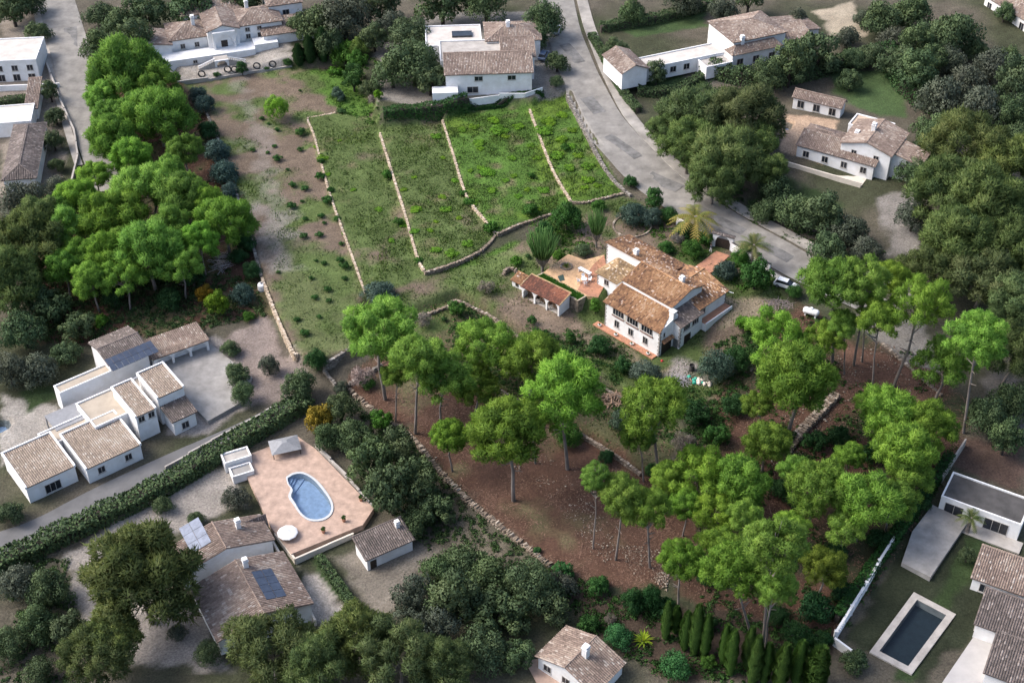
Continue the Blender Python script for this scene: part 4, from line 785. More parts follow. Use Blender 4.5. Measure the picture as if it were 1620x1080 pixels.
# large left villa
h = house('neighbour_villa', 'large rambling villa with tan roofs and solar panels at left', (120,745), ((43,770),(115,737)), -4.3)
x = h.pxvol('shed+b', (5,723), (118,737), -.5, 3.2, .6, tm=TILET, rim=True); h.win('-b', x[1], (x[0]+x[2])/2, .3, 2.6, 1.8, 2)
y = h.pxvol('shed+b', (97,693), (222,703), -.5, 3.0, .6, tm=TILET, rim=True); wins(h, '-b', y[1], y[0], y[2], 2, 1.0, 1.2, 1.3)
c = h.pxvol('shed+b', (178,618), (246,646), -.5, 5.4, .5, tm=TILET, rim=True); d = h.pxvol('shed+b', (218,596), (290,612), -.5, 6.0, .5, tm=TILET, rim=True); wins(h, '-b', c[1], c[0], c[2], 2, 4.0); h.pxvol('gable_a', (143,542), (232,550), -.5, 6.0, .9, tm=TILED)
e = h.pxvol('shed+b', (250,640), (308,650), -.5, 3.4, 1.0, tm=TILED); h.win('-b', e[1], (e[0]+e[2])/2, .8, 1.3, 1.4, 1); h.win('+a', e[2], (e[1]+e[3])/2, .8, 1.3, 1.4, 1)
h.pxvol('flat', (60,688), (205,650), -.5, 2.6, tm=mat('beige_flat_roof', (.40, .34, .27), .9, .1, .6)); h.pxvol('flat', (120,640), (262,628), -.5, 3.8, tm=mat('beige_flat_roof', (.40, .34, .27))); f = h.pxvol('flat', (85,612), (215,572), -.5, 4.2, tm=mat('beige_flat_roof', (.44, .37, .29), .9, .1, .6)); p_, q_ = h.px(172, 592, 0.4), h.px(255, 572, .4); panels(h, p_[0], min(p_[1], q_[1]), q_[0], min(p_[1], q_[1])+3.0, lambda a, b_: 6.9+.18*(b_-min(p_[1], q_[1])), 8, 2)
p_ = h.px(80, 672, -2); b = MB(); b.box(p_[0], p_[1]-2.5, 2.6, p_[0]+6.2, p_[1]+2.2, 2.75)
for i in (0, 6.0):
    for j in (-2.3, 2.0): b.box(p_[0]+i, p_[1]+j, -.5, p_[0]+i+.2, p_[1]+j+.2, 2.6)
b.build('pergola', mat('grey_canvas', (.24, .245, .26), .7, .1), h.o)
gl_ = Bld('garage_range', 'low garage range with open arches at the paved yard', 'garage', tuple(G(290, 572)), ang_px((250,575),(325,548), -3)); gl_.arcade(0, .35, -5, 5, 3, -.4, 1.6, 2.7, .4); gl_.vol('shed-b', -5, 1.2, 5, 5.5, -.4, 2.7, -.4, tm=TILEG, cap=False); gl_.roof([(-5.2, -.2, 2.75), (5.2, -.2, 2.75), (5.2, 1.4, 2.9), (-5.2, 1.4, 2.9)], TILEG)
_z = float(G(0, 668)[2])+.12; g = PP([(-30,672),(-5,648),(18,650),(32,666),(18,688),(-20,698)], _z+.14); pool('blue pool at the left edge beside the large villa', g, inset(g, .5), _z, WATER, CONC)
low_wall([(262,742),(335,700),(420,655),(490,615)], .5, .3, CONC, 'low pale wall between dark lane and paved yard')
yard('yard', [(262,575),(335,545),(400,600),(385,640),(330,672),(300,640)], GREYP, label='grey paved yard of the large left villa')
POTS = []
# kidney pool property
DKP = GP([(378,728),(470,690),(500,712),(592,812),(575,838),(462,885),(430,842)]); dz = max(p[2] for p in DKP)+.07
kid = [(450,752),(462,745),(480,744),(500,755),(518,775),(530,797),(528,815),(512,826),(490,826),(474,815),(462,798),(454,785),(458,772),(452,762)]
kw = smooth_line([P(x_, y_, dz+.1) for x_, y_ in kid+kid[:1]], 3)[:-1]; kc = kw.mean(0); kw = [tuple(kc+(p-kc)*.93) for p in kw]
bm = bmesh.new(); lo_ = [bm.verts.new((p[0], p[1], dz)) for p in DKP]; li_ = [bm.verts.new((*p, dz)) for p in inset(kw, .2)]      # deck sheet with the basin cut out
eds = [bm.edges.new((l[i], l[(i+1) % len(l)])) for l in (lo_, li_) for i in range(len(l))]; bmesh.ops.triangle_fill(bm, use_beauty=True, edges=eds)
lb_ = [bm.verts.new((p[0], p[1], dz-1.6)) for p in DKP]
for i in range(len(lo_)): bm.faces.new((lo_[i], lo_[(i+1) % len(lo_)], lb_[(i+1) % len(lo_)], lb_[i]))
bmesh.ops.recalc_face_normals(bm, faces=bm.faces); me = bpy.data.meshes.new('pool_deck'); bm.to_mesh(me); bm.free(); me.materials.append(PINKP); tag(link('pool_deck', me), 'pink paved deck round the kidney pool', kind='structure')
pool('kidney shaped pale blue pool in the pink paved deck', kw, inset(kw, .42), dz, WATER, mat('pool_rim', (.46, .48, .50), .7, .05))
low_wall([(436,850),(468,892),(520,868),(560,850)], 1.0, .3, CREAM, 'cream parapet at the lower edge of the pink pool deck'); low_wall([(500,708),(548,757),(590,806)], .8, .35, CONC, 'pale wall on right edge of the pink pool deck')
h = house('pool_cabin', 'white cabin with dark brown roof at right end of the pool deck', (600,905), ((595,885),(652,860)), -5.2); x = h.pxvol('shed+b', (562,858), (652,852), -.6, 2.9, .9, tm=TILED); h.door('-b', x[1], x[0]+1.0, 0, 1.0, 2.0); h.chimney(x[2]-1, x[3]-1, 3.3, 4.4, .6)
h = house('garden_cabin', 'small pale cabin with flat roof left of the kidney pool', (380,755), ((362,745),(395,735)), -4.9); x = h.pxvol('flat', (349,720), (398,722), -.4, 2.4, tm=CONC); h.pxvol('flat', (362,742), (402,746), -.4, 1.6, tm=GREYP); h.door('-b', x[1], (x[0]+x[2])/2, 0, .9, 1.6)
h = house('gazebo', 'grey canopy on posts above the kidney pool deck', (452,715), ((430,700),(476,690)), -4.9, 'gazebo')
b = MB(); b.hexa([(-2.4, -1.8, 2.3), (2.4, -1.8, 2.3), (2.4, 1.8, 2.3), (-2.4, 1.8, 2.3), (-.4, -.3, 3.1), (.4, -.3, 3.1), (.4, .3, 3.1), (-.4, .3, 3.1)]); b.build('canopy', mat('grey_canvas', (.3, .3, .3)), h.o)
for i in (-2.2, 2.1):
    for j in (-1.6, 1.5): b = MB(); b.box(i, j, -.3, i+.12, j+.12, 2.3); b.build('post', DARK, h.o)
g = G(457, 856); pr = empty('parasol', tuple(g)); tag(pr, 'white round parasol at the lower corner of the pool deck', 'parasol'); b = MB(); b.tube([(0, 0, -.05), (0, 0, 2.3)], .04, 6); b.build('pole', STEEL, pr); b = MB(); b.lathe((0, 0, 1.9), [(1.6, 0), (1.5, .1), (.1, .6), (.02, .65)], 10); b.build('canopy', WHITE, pr)
h = house('neighbour_villa', 'brown roofed house with solar panels below the kidney pool', (380,960), ((330,985),(430,945)), -5.4)
p_, q_ = h.px(330,955,-2.1), h.px(470,938,-2.1); x = (p_[0]-1, min(p_[1], q_[1])-2.5, q_[0]+1, max(p_[1], q_[1])+4); h.vol('gable_b', *x, -.6, 3.3, 1.9, tm=TILEG); y = h.pxvol('gable_b', (268,868), (430,852), -.6, 3.3, 1.9, tm=TILEG); z_ = h.pxvol('gable_a', (372,835), (420,826), -.6, 3.0, 1.0, tm=TILED)
mid = (x[0]+x[2])/2; sl = 1.9/((x[2]-x[0])/2); panels(h, mid+1.2, x[1]+2, mid+4.2, x[1]+8, lambda a, b_: 5.2-sl*(a-mid)+.16, 2, 4); mid2 = (y[0]+y[2])/2; sl2 = 1.9/((y[2]-y[0])/2); panels(h, mid2-4.6, y[1]+2.2, mid2-1.4, y[1]+8, lambda a, b_: 5.2+sl2*(a-mid2)+.16, 2, 3, SOLARL)
h.chimney(mid+.9, x[3]-1.5, 4.6, 6.3, .7); wins(h, '-b', x[1], x[0], x[2], 2, .9); h.chimney(mid2+3.2, y[3]-2, 4.2, 5.8, .7)
low_wall([(425,848),(470,930),(500,990)], .8, .3, CREAM, 'cream wall right of the brown roofed house')
for (x_, y_, lab) in ((513,850,'potted plant on the lower edge of pink pool deck'),(545,832,'potted plant at lower right of the pink pool deck'),(572,800,'potted plant at right edge of pink pool deck')):
    g = G(x_, y_); e = empty('potted_plant', (g[0], g[1], dz)); tag(e, lab, 'potted plant'); b = MB(); b.lathe((0, 0, 0), [(.22, 0), (.3, .45), (.34, .5), (.28, .5), (.24, .4)], 12); b.build('pot', TERRA, e); POTS.append(e)
# bottom centre
h = house('neighbour_villa', 'brown roofed white house with chimney at the bottom edge', (905,1082), ((855,1035),(920,1078)), -4.8); x = h.pxvol('gable_b', (852,1036), (985,1048), -.6, 3.0, 1.6, tm=TILEG); wins(h, '-b', x[1], x[0], x[2], 3, .8, 1.3, 1.3); h.chimney((x[0]+x[2])/2+.8, (x[1]+x[3])/2, 3.8, 6.0, .8); h.win('-a', x[0], (x[1]+x[3])/2, .8, 1.2, 1.2, 1)
yard('terrace', [(830,1045),(856,1042),(905,1085),(860,1100)], PINKP, label='pink terrace of the house at the bottom edge')
# right bottom modern villa
h = house('modern_villa', 'modern white flat roofed villa above the dark pool', (1545,845), ((1489,790),(1607,833)), -2.4); x = h.pxvol('flat', (1489,786), (1632,792), -.5, 3.2, tm=DARKP); a0, b0, a1, b1 = x; h.win('-b', b0, a1-3.4, .3, 3.6, 2.2, 2); h.win('-b', b0, a0+2.2, .3, 2.8, 2.3, 1); h.wall([(a0+3, b0-2.5), (a1+1, b0-2.5), (a1+1, b0-.02), (a0+3, b0-.02)], -.6, .2, CONC, 'terrace')
h = house('modern_villa', 'low white villa with grey brown roofs at the lower right edge', (1560,985), ((1540,912),(1620,940)), -2.9); x = h.pxvol('shed+b', (1540,912), (1680,915), -.5, 3.0, .9, tm=TILEG); wins(h, '-b', x[1], x[0], x[2], 3, .7, 1.5, 1.6); y = h.pxvol('shed+b', (1545,985), (1690,985), -.5, 3.0, .9, tm=TILED); wins(h, '-a', y[0], y[1], y[3], 2, .7, 1.3, 1.4); h.pxvol('shed+b', (1560,1062), (1720,1060), -.5, 3.0, .9, tm=TILED)
_, tz = yard('terrace', [(1545,1000),(1585,1030),(1560,1095),(1480,1095)], mat('pale_tiles', (.42, .40, .385), .8, .06, .6), label='pale tiled terrace of the lower right villa')
_, tz = yard('terrace', [(1442,845),(1475,800),(1530,830),(1470,920),(1425,895)], GREYP, label='grey paved terrace left of the modern villa', lift=.2)
pz = -2.75; oc = PP([(1445.8,935.7),(1512.6,970.8),(1442.3,1065.8),(1375.4,1030.6)], pz+.14); g = [np.array(p[:2]) for p in oc]; cc = np.mean(g, 0); ic = []
for i in range(4): e1 = g[(i+1) % 4]-g[i]; e2 = g[i-1]-g[i]; ic.append(tuple(g[i]+e1/np.linalg.norm(e1)*1.0+e2/np.linalg.norm(e2)*1.0))
pool('dark rectangular pool with pale stone surround at lower right', [tuple(p) for p in g], ic, pz, WATERD, CONC)
# balustraded fence along the right plot edge
fp = [G(1320, 1012), G(1345, 972), G(1368, 935), G(1388, 900), G(1412, 862)]; fr = empty('balustrade_fence', tuple(fp[0])); tag(fr, 'white balustrade fence between the pine plot and dark pool garden', 'fence')
for p, q in zip(fp, fp[1:]):
    d = q-p; l = np.linalg.norm(d[:2]); n = max(3, int(l/.42)); dn = d/l; b = MB(); nn = np.array([-dn[1], dn[0], 0])*.18; p_ = np.array([p[0], p[1], p[2]]); zt = np.array((0, 0, 1.))
    b.obox((p+q)/2+zt*.3, d/2, nn, zt*.6); ch(b.build('plinth', WHITE), fr); b = MB(); b.obox((p+q)/2+zt*1.75, d/2, nn, zt*.08); ch(b.build('handrail', WHITE), fr); b = MB()
    for i in range(n): b.lathe(p+d*(i+.5)/n+zt*.9, [(.08, 0), (.14, .22), (.06, .5), (.1, .78)], 6)
    o = b.build('balusters', METAL); ch(o, fr); tag(o, kind='stuff'); b = MB(); b.box(p[0]-.22, p[1]-.22, p[2]-.4, p[0]+.22, p[1]+.22, p[2]+2.0); ch(b.build('pier', WHITE), fr)
low_wall([(1318,1020),(1345,1040)], 1.6, .3, WHITE, 'white end wall at the foot of the balustrade fence'); low_wall([(1488,765),(1500,745),(1525,706)], 1.6, .25, CONC, 'grey wall along the upper right plot edge')
# ================================================================ vegetation meshes (shared by all copies)
def unit(v): return v/(np.linalg.norm(v, axis=-1, keepdims=True)+1e-9)
def tufts(cent, crad, ntuft, length, width, r, flat=.78, zmin=-.4, up=.35, jit=.55, shell=(.62, 1.06), tsd=.16, nmix=.75, quad=False, wisp=0.0):
    """leaf-sized faces on the shells of many clumps; returns verts, faces, tint, normals"""
    Vs = []; Ns = []; T = []
    for c, cr in zip(cent, crad):
        n = max(8, int(ntuft*(cr/np.mean(crad))**2)); d = unit(r.normal(size=(n*2, 3))); d = d[d[:, 2] > zmin][:n]; n = len(d)
        lob = 1+.22*np.sin(5*d[:, 0]+c[0]*30)*np.sin(5*d[:, 1]+c[1]*30)
        p = c+d*(cr*r.uniform(*shell, n)*lob)[:, None]*np.array([1, 1, flat])
        t = unit(d*.7+np.array([0, 0, up])+r.normal(size=(n, 3))*jit); s = unit(np.cross(t, d+r.normal(size=(n, 3))*.5))
        L = (length*r.uniform(.7, 1.35, n)*np.where(r.random(n) < wisp, 1.9, 1))[:, None]; W = (width*r.uniform(.7, 1.3, n))[:, None]
        gn = np.cross(s, t); fl = np.sign((gn*d).sum(1))[:, None]; fl[fl == 0] = 1; s = s*fl
        if quad: v = np.stack([p-t*L*.5, p+s*W, p+t*L*.5, p-s*W], 1)
        else: v = np.stack([p-s*W, p+s*W, p+t*L], 1)
        Vs.append(v); Ns.append(np.repeat(unit(d*nmix+np.cross(s, t)*(1-nmix))[:, None], v.shape[1], 1)); T.append(np.clip(r.normal(.5, tsd, n)+r.normal(0, .14), 0, 1))
    V = np.concatenate(Vs); k = V.shape[1]; N = np.concatenate(Ns); m = len(V)
    return V.reshape(-1, 3), np.arange(m*k).reshape(m, k), np.concatenate(T), N.reshape(-1, 3)
def clumps(n, r, zlo, rlo, rhi, flat, cr0, cr1):
    out = []
    for i in range(n):
        best = None; bd = -1
        for k in range(8):
            d = unit(r.normal(size=3)); 
            if d[2] < zlo: d[2] = -d[2]
            c = d*r.uniform(rlo, rhi)*np.array([1, 1, flat])
            m = min([np.linalg.norm(c-o) for o in out]) if out else 1
            if m > bd: best, bd = c, m
        out.append(best)
    return np.array(out), r.uniform(cr0, cr1, n)
PFL = (.85, 1.0, .75, .92, 1.12, .7, .95, .82, 1.05, .78)
def pine_crown(i):
    r = np.random.default_rng(100+i); n = (34, 42, 30, 44, 38, 28, 48, 36, 24, 40)[i]; fl = PFL[i]
    c, cr = clumps(n, r, -.4, .5, .88, fl, .17, .29); ax = r.uniform(.8, 1.18, 2); c[:, 0] *= ax[0]; c[:, 1] *= ax[1]; c[:, :2] += c[:, 2:3]*r.uniform(-.15, .15, 2)
    return c, tufts(c, cr, 720, .062, .0155, r, .8, -.55, shell=(.6, 1.1), nmix=.75, tsd=.2, wisp=.3)
PINEM = []; PTRUNK = []
for i in range(10):
    c, (V_, F_, T_, N_) = pine_crown(i); PINEM.append(npmesh('pine_crown', V_, F_, LPINE, T_, N_))
    r = random.Random(i); b = MB(); bx, by = r.uniform(-.12, .12), r.uniform(-.12, .12)       # height 1 = crown centre, width 1 = crown radius
    tp = [(0, 0, -.08), (bx*.3, by*.3, .2), (bx, by, .5), (bx*.6, by*.6, .8), (0, 0, 1.0), (0.02, .02, 1.12)]; b.tube(tp, [.062, .05, .042, .034, .022, .012], 7)
    order = list(range(len(c))); r.shuffle(order)
    for k in order[:13]:
        z0 = r.uniform(.66, .98); p0 = np.array([bx*.6, by*.6, z0]); p1 = np.array([c[k][0]*.9, c[k][1]*.9, 1+c[k][2]*.30]); m_ = (p0+p1)/2+np.array([0, 0, -.03]); b.tube([p0, m_, p1], [.018, .012, .006], 5, False)
    for k in range(5):
        z0 = r.uniform(.45, .75); q = r.uniform(0, 6.28); b.tube([(bx*.8, by*.8, z0), (bx*.8+.3*math.cos(q), by*.8+.3*math.sin(q), z0+.03)], [.009, .003], 4, False)
    PTRUNK.append(b.mesh('pine_trunk', BARK, True))
def dense(i, n, nt, L, W, m, fl=.85, zlo=-.5, cr=(.26, .42), seed=0, quad=True, **k):
    r = np.random.default_rng(300+seed*20+i); c, cr_ = clumps(n, r, zlo, .3, .74, fl, *cr); c *= r.uniform(.82, 1.18, 3); c[:, :2] += (c[:, 2:3]*r.uniform(-.2, .2, 2)); cr_ *= r.uniform(.6, 1.15, n); V_, F_, T_, N_ = tufts(c, cr_, nt, L, W, r, .9, -.6, .15, .8, quad=quad, **k); V_[:, 2] += fl*.92
    return npmesh('crown', V_, F_, m, T_, N_)
BUSH = [dense(i, (24, 30, 18, 26, 34, 20)[i], 250, (.085, .07, .10, .075, .06, .09)[i], (.036, .03, .038, .026, .028, .034)[i], LBROAD, (.85, .75, .95, .7, .9, 1.1)[i]) for i in range(6)]
SHRB = [dense(i, 9, 120, .16, .07, LBROAD, .6, -.2, (.34, .5), 1) for i in range(3)]
OLIV = [dense(i, 26, 240, .08, .028, LOLIVE, (.8, .72, .9)[i], seed=2) for i in range(3)]
DRYB = [dense(i, 16, 200, .15, .012, LDRY, .75, seed=3) for i in range(2)]
PINEB = [dense(i, 20, 280, .09, .024, LPINE, .85, seed=4, quad=False) for i in range(2)]
def cypress(i):
    r = np.random.default_rng(500+i); n = 5200; z = r.beta(1.3, 1.5, n); rad = np.sin(np.pi*np.clip(z*.93+.07, 0, 1))**.55*(1+.15*np.sin(z*25+r.uniform(0, 6))); q = r.uniform(0, 6.283, n); rad = rad*(.72+.5*fbm(q*1.3+i*7, z*9+i, 1.0, 3, i))*(1+.18*np.cos(q-i))
    d = np.stack([np.cos(q), np.sin(q), np.full(n, .15)], 1); p = np.stack([np.cos(q)*rad, np.sin(q)*rad, z], 1)*np.array([1, 1, 1]); p[:, :2] *= r.uniform(.8, 1.05, n)[:, None]
    t = unit(d*np.array([.5, .5, 0])+np.array([0, 0, .12])+r.normal(size=(n, 3))*np.array([.35, .35, .05])); t = t*np.array([1, 1, .3]); s = np.stack([-np.sin(q), np.cos(q), r.normal(0, .03, n)], 1)
    L_ = r.uniform(.16, .34, n)[:, None]*np.array([1, 1, .55]); W_ = r.uniform(.05, .10, n)[:, None]
    v = np.stack([p-s*W_, p+s*W_, p+t*L_+np.array([0, 0, .05])], 1); N_ = np.repeat(unit(d)[:, None], 3, 1)
    return npmesh('crown', v.reshape(-1, 3), np.arange(3*n).reshape(n, 3), LCYP, np.clip(r.normal(.5, .2, n), 0, 1), N_.reshape(-1, 3))
CYPR = [cypress(i) for i in range(5)]
b = MB(); b.tube([(0, 0, -.3), (.02, .01, .35), (0, 0, .8)], [.09, .07, .04], 6)
for q in (0.3, 1.7, 3.0, 4.4, 5.4): b.tube([(0, 0, .3), (.3*math.cos(q), .3*math.sin(q), .75), (.55*math.cos(q), .55*math.sin(q), 1.0)], [.05, .03, .012], 5, False)
BSTEM = b.mesh('stem', BARKD, True)
b = MB(); b.tube([(0, 0, -.1), (0, 0, .5)], [.12, .1], 6); CSTEM = b.mesh('stem', BARKD, True)
def palm_crown(i, nf=30, drop=1.0):
    r = np.random.default_rng(600+i); Vs = []; T = []
    for f in range(nf):
        q = f*2.399+r.uniform(-.2, .2); el = r.uniform(-.15, 1.25); d = np.array([math.cos(q), math.sin(q)]); k = 12; pts = []
        for j in range(k+1):
            t = j/k; h = t*math.cos(el)*1.0+.06; z = t*math.sin(el)-drop*.62*t*t; pts.append(np.array([d[0]*h, d[1]*h, z]))
        s = np.array([-d[1], d[0], 0]); tt = r.uniform(.2, 1) if el > .1 else r.uniform(.75, 1)
        for j in range(k):
            w = .20*math.sin(math.pi*(.12+.86*(j+.5)/k))+.015; p, p2 = pts[j], pts[j+1]; fw = (p2-p)
            for sg in (-1, 1):
                Vs.append([p, p+fw*.75, p+fw*1.35+s*sg*w+np.array([0, 0, -.35*w])]); T.append(min(1, max(0, tt+r.normal(0, .1))))
    V_ = np.array(Vs); n = len(V_); return npmesh('fronds', V_.reshape(-1, 3), np.arange(3*n).reshape(n, 3), LPALM, T)
PALMC = [palm_crown(0), palm_crown(1, 34, .7)]
b = MB(); b.tube([(0, 0, -.1), (0, 0, .5), (0, 0, 1)], [.11, .09, .085], 9); PALMT = b.mesh('palm_trunk', BARK)
def euphorbia():
    r = random.Random(3); b = MB(); t = MB()
    t.tube([(0, 0, -.1), (0, 0, .32)], [.09, .08], 8)
    for i in range(90):
        q = i*2.399; rr = .85*math.sqrt((i+.5)/90); x, y = rr*math.cos(q), rr*math.sin(q); zt = 1.0-.22*rr*rr+r.uniform(-.14, .12); z0 = .30+.22*rr
        t.tube([(x*.08, y*.08, .2), (x*.35, y*.35, .24+.1*rr), (x*.55, y*.55, z0)], [.035, .028, .022], 5, False); b.tv = r.uniform(.1, .9); b.tube([(x*.55, y*.55, z0-.03), (x*.85, y*.85, (z0+zt)/2), (x*1.12+r.uniform(-.05, .05), y*1.12+r.uniform(-.05, .05), zt)], [.024, .03, .016], 5)
    return b.mesh('stems', LSUCC, True), t.mesh('trunk', STEM, True)
EUPS, EUPT = euphorbia()
def rosette(i, n=34):
    r = np.random.default_rng(700+i); Vs = []; T = []
    for k in range(n):
        q = k*2.399; el = r.uniform(.15, 1.3); d = np.array([math.cos(q)*math.cos(el), math.sin(q)*math.cos(el), math.sin(el)]); s = np.array([-math.sin(q), math.cos(q), 0]); L_ = r.uniform(.75, 1.05)
        tip = d*L_+np.array([0, 0, -.22*math.cos(el)]); m_ = d*L_*.5+np.array([0, 0, .02]); w_ = .055
        Vs += [[s*w_*.7, m_+s*w_, m_-s*w_], [-s*w_*.7+d*.0, s*w_*.7, m_-s*w_], [m_-s*w_, m_+s*w_, tip]]; T += [r.uniform(.1, 1)]*3
    V_ = np.array(Vs); m = len(V_); return npmesh('leaves', V_.reshape(-1, 3), np.arange(3*m).reshape(m, 3), LPALM, T)
ROSE = [rosette(0), rosette(1)]
# ---------------------------------------------------------------- planting
prnd = random.Random(11)
def jit(c, a=.10): k = 1+prnd.uniform(-a, a); return tuple(x*k*(1+prnd.uniform(-a*.5, a*.5)) for x in c)
def jit2(c): k = prnd.uniform(.78, 1.25); return (c[0]*k*prnd.uniform(.92, 1.12), c[1]*k, c[2]*k*prnd.uniform(.9, 1.3))
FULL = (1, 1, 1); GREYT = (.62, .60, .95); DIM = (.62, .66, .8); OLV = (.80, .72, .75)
def plant(name, label, cat, base, group=None):
    e = empty(name, tuple(base)); tag(e, label, cat, group); return e
def pine(cx, cy, wpx, label, hc=None, by=None, bx=None, col=FULL, q=1.0, group='pines', sq=1.0):
    """crown centre and width in photo pixels; the foot either from its own pixel or from the crown height hc"""
    if by is not None:
        base = G(bx if bx is not None else cx, by); s = scale_at(base); el = math.atan2(CAMH, math.hypot(base[0], base[1])); hc = (by-cy)/(s*math.cos(el))
        top = P(cx, cy, base[2]+hc)
    else:
        hc *= .8; base = G(cx, cy, hc); top = base+np.array([0, 0, hc])
    r = wpx/scale_at(top)/2*1.12*sq; i = prnd.randrange(10); rz = prnd.uniform(0, 6.28); e = plant('pine_tree', label, 'tree', base, group)
    off = (top-base)[:2]; off = np.clip(off, -4, 4)
    t = link('trunk', PTRUNK[i], e, (0, 0, 0), (0, 0, rz), (r, r, hc), ); sh = math.hypot(*off)/hc
    if sh > .02: ax = Vector((-off[1], off[0], 0)).normalized(); t.rotation_mode = 'QUATERNION'; t.rotation_quaternion = (Matrix.Rotation(math.atan(sh), 3, ax) @ Matrix.Rotation(rz, 3, 'Z')).to_quaternion()
    link('crown', PINEM[i], e, (off[0], off[1], hc), (prnd.uniform(-.08, .08), prnd.uniform(-.08, .08), rz), (r, r, r*q*prnd.uniform(.92, 1.08)), jit2(col)); return e
def bush(cx, cy, wpx, label, kind='bush', col=FULL, zs=1.0, group=None, name=None, stem=True, cat=None):
    """cx, cy: middle of the visible crown"""
    M_, nm = {'bush': (BUSH, 'shrub'), 'small': (SHRB, 'shrub'), 'olive': (OLIV, 'olive_tree'), 'dry': (DRYB, 'dry_bush'), 'pineb': (PINEB, 'young_pine')}[kind]
    p0 = P(cx, cy, 0); r = wpx/scale_at(p0)/2; fl = .85*zs; base = G(cx, cy, r*fl*.85); r = wpx/scale_at(base)/2
    e = plant(name or nm, label, cat or {'olive': 'tree', 'pineb': 'tree'}.get(kind, 'shrub'), base, group); rz = prnd.uniform(0, 6.28)
    if stem: link('stem', BSTEM, e, (0, 0, 0), (0, 0, rz), (r, r, r*zs))
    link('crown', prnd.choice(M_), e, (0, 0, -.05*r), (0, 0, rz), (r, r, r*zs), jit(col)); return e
def cyp(bx, by, hpx, wpx, label, col=FULL, group='columnar cypresses'):
    base = G(bx, by); s = scale_at(base); el = math.atan2(CAMH, math.hypot(base[0], base[1])); h = hpx/(s*math.cos(el)); r = wpx/s/2*.88; e = plant('cypress_tree', label, 'tree', base, group); link('stem', CSTEM, e, sc=(r, r, h*.5)); link('crown', prnd.choice(CYPR), e, (0, 0, .02), (0, 0, prnd.uniform(0, 6)), (r, r, h), jit(col)); return e
# ================================================================ planting lists
# --- pines of the plot, left of and below the villa
for a in [
 (600,525,108,'tall pine at the upper left corner of the brown pine terrace',None,632,610), (629,592,46,'slim pine leaning beside the tall corner pine',None,667,626), (664,570,86,'second large pine from the left on the brown terrace',None,686,657),
 (705,602,76,'dark green pine in the middle of the brown terrace row',None,690,697), (768,545,98,'broad bright pine crown just below the garden wall corner',11), (838,570,92,'pine crown touching the long garden wall below the shed',10), (752,612,76,'darker low pine between the terrace row and forked pine',7),
 (711,692,56,'small young pine alone on the brown terrace',None,746,716), (800,690,118,'large forked pine with grey bare limbs on brown terrace',None,792,812), (848,668,62,'right half crown beside the large forked pine',11),
 (893,625,108,'wide pine in front of the log pile',None,742,898), (1032,642,92,'tall pine in front of the grey olive bush below the villa',None,757,1042), (1008,690,50,'thin pine left beside the tall pine below the villa',None,762,1018),
 (941,755,46,'slim bright pine left of the pair on the rubble slope',None,868,938), (985,785,66,'middle pine of the three slim ones on the rubble slope',None,886,974), (1023,808,68,'bright round pine on a straight trunk above the dark conifers',None,898,1028),
 (1085,800,58,'pale green pine behind the bright round pine',8), (1102,752,92,'wide soft pine crown in the middle of the lower grove',9), (1166,766,100,'broad soft pine beside the rubble slope in lower grove',9), (1077,888,66,'bright bent pine with forked foot above the cypresses',None,972,1073),
 (1140,862,72,'pine crown left behind the large front pine',9), (1178,822,58,'small pine crown above the large front pine',10), (1226,862,92,'large front pine with bare trunk above the cypress row',None,1018,1207), (1160,905,84,'left front pine with yellowish crown above the cypress row',None,1004,1188), (1226,932,62,'low yellow green front pine crown by dark thicket',None,1030,1210),
 (1303,897,70,'dull grey green pine right of the large front pine',8), (1291,772,96,'pine in the centre of the right grove',10), (1368,790,112,'wide pine at right edge of the grove near fence',11), (1412,795,70,'rightmost low pine crown leaning over the fence',8), (1342,722,54,'small bright pine behind the right grove',8), (1430,716,100,'pine left of the white post at the plot edge',10), (1440,755,80,'lower pine below the plot edge wall',8),
 (1340,835,70,'shaded pine crown low in the right grove',7), (1250,835,56,'pine crown between front pine and right grove',8),
 (1318,452,94,'pine with bright crown right of the parked car',None,572,1316), (1364,448,72,'pine behind the gas tank on a straight trunk',None,578,1350), (1412,442,62,'pine at the lane side above the gravel drive',11), (1452,486,84,'leaning pine by the gravel drive',None,612,1413), (1392,508,58,'thin pine with curved trunk on the stony mound',None,615,1380), (1376,478,50,'inner thin pine on the stony mound',None,573,1364), (1335,512,44,'small pine trunk at left of the stony mound',None,592,1335),
 (1228,537,92,'pine nearest the right side of the villa',9), (1300,540,66,'pine below the gas tank',9), (1262,602,112,'broad pine over the collapsed rubble wall',None,692,1245), (1198,642,46,'small pine left of the collapsed rubble wall',None,690,1206), (1212,704,82,'round pale pine below the collapsed rubble wall',7),
 (1058,758,62,'soft pine crown left in the middle of lower grove',9),(1132,812,70,'pine crown low in the middle of the grove',9),(1262,748,60,'pine behind the central right grove pine',9),
 (1546,540,82,'tall pine at the right corner of the plot',None,685,1524), (1492,578,88,'wide pine left of the tall corner pine',10), (1400,657,94,'pine above the shady hollow right of rubble wall',9), (1474,676,84,'pine at the right plot edge below the leaning trunk',9), (1425,690,60,'pine crown between the two right edge pines',8),
]: pine(*a[:4], *(a[4:5]), **({'by': a[5], 'bx': a[6]} if len(a) > 5 else {}), col=(1.0, 1.0, 1.0) if a[3] not in ('dull grey green pine right of the large front pine',) else OLV, group='pines on the villa plot', sq=1.0 if len(a) > 5 else .9)
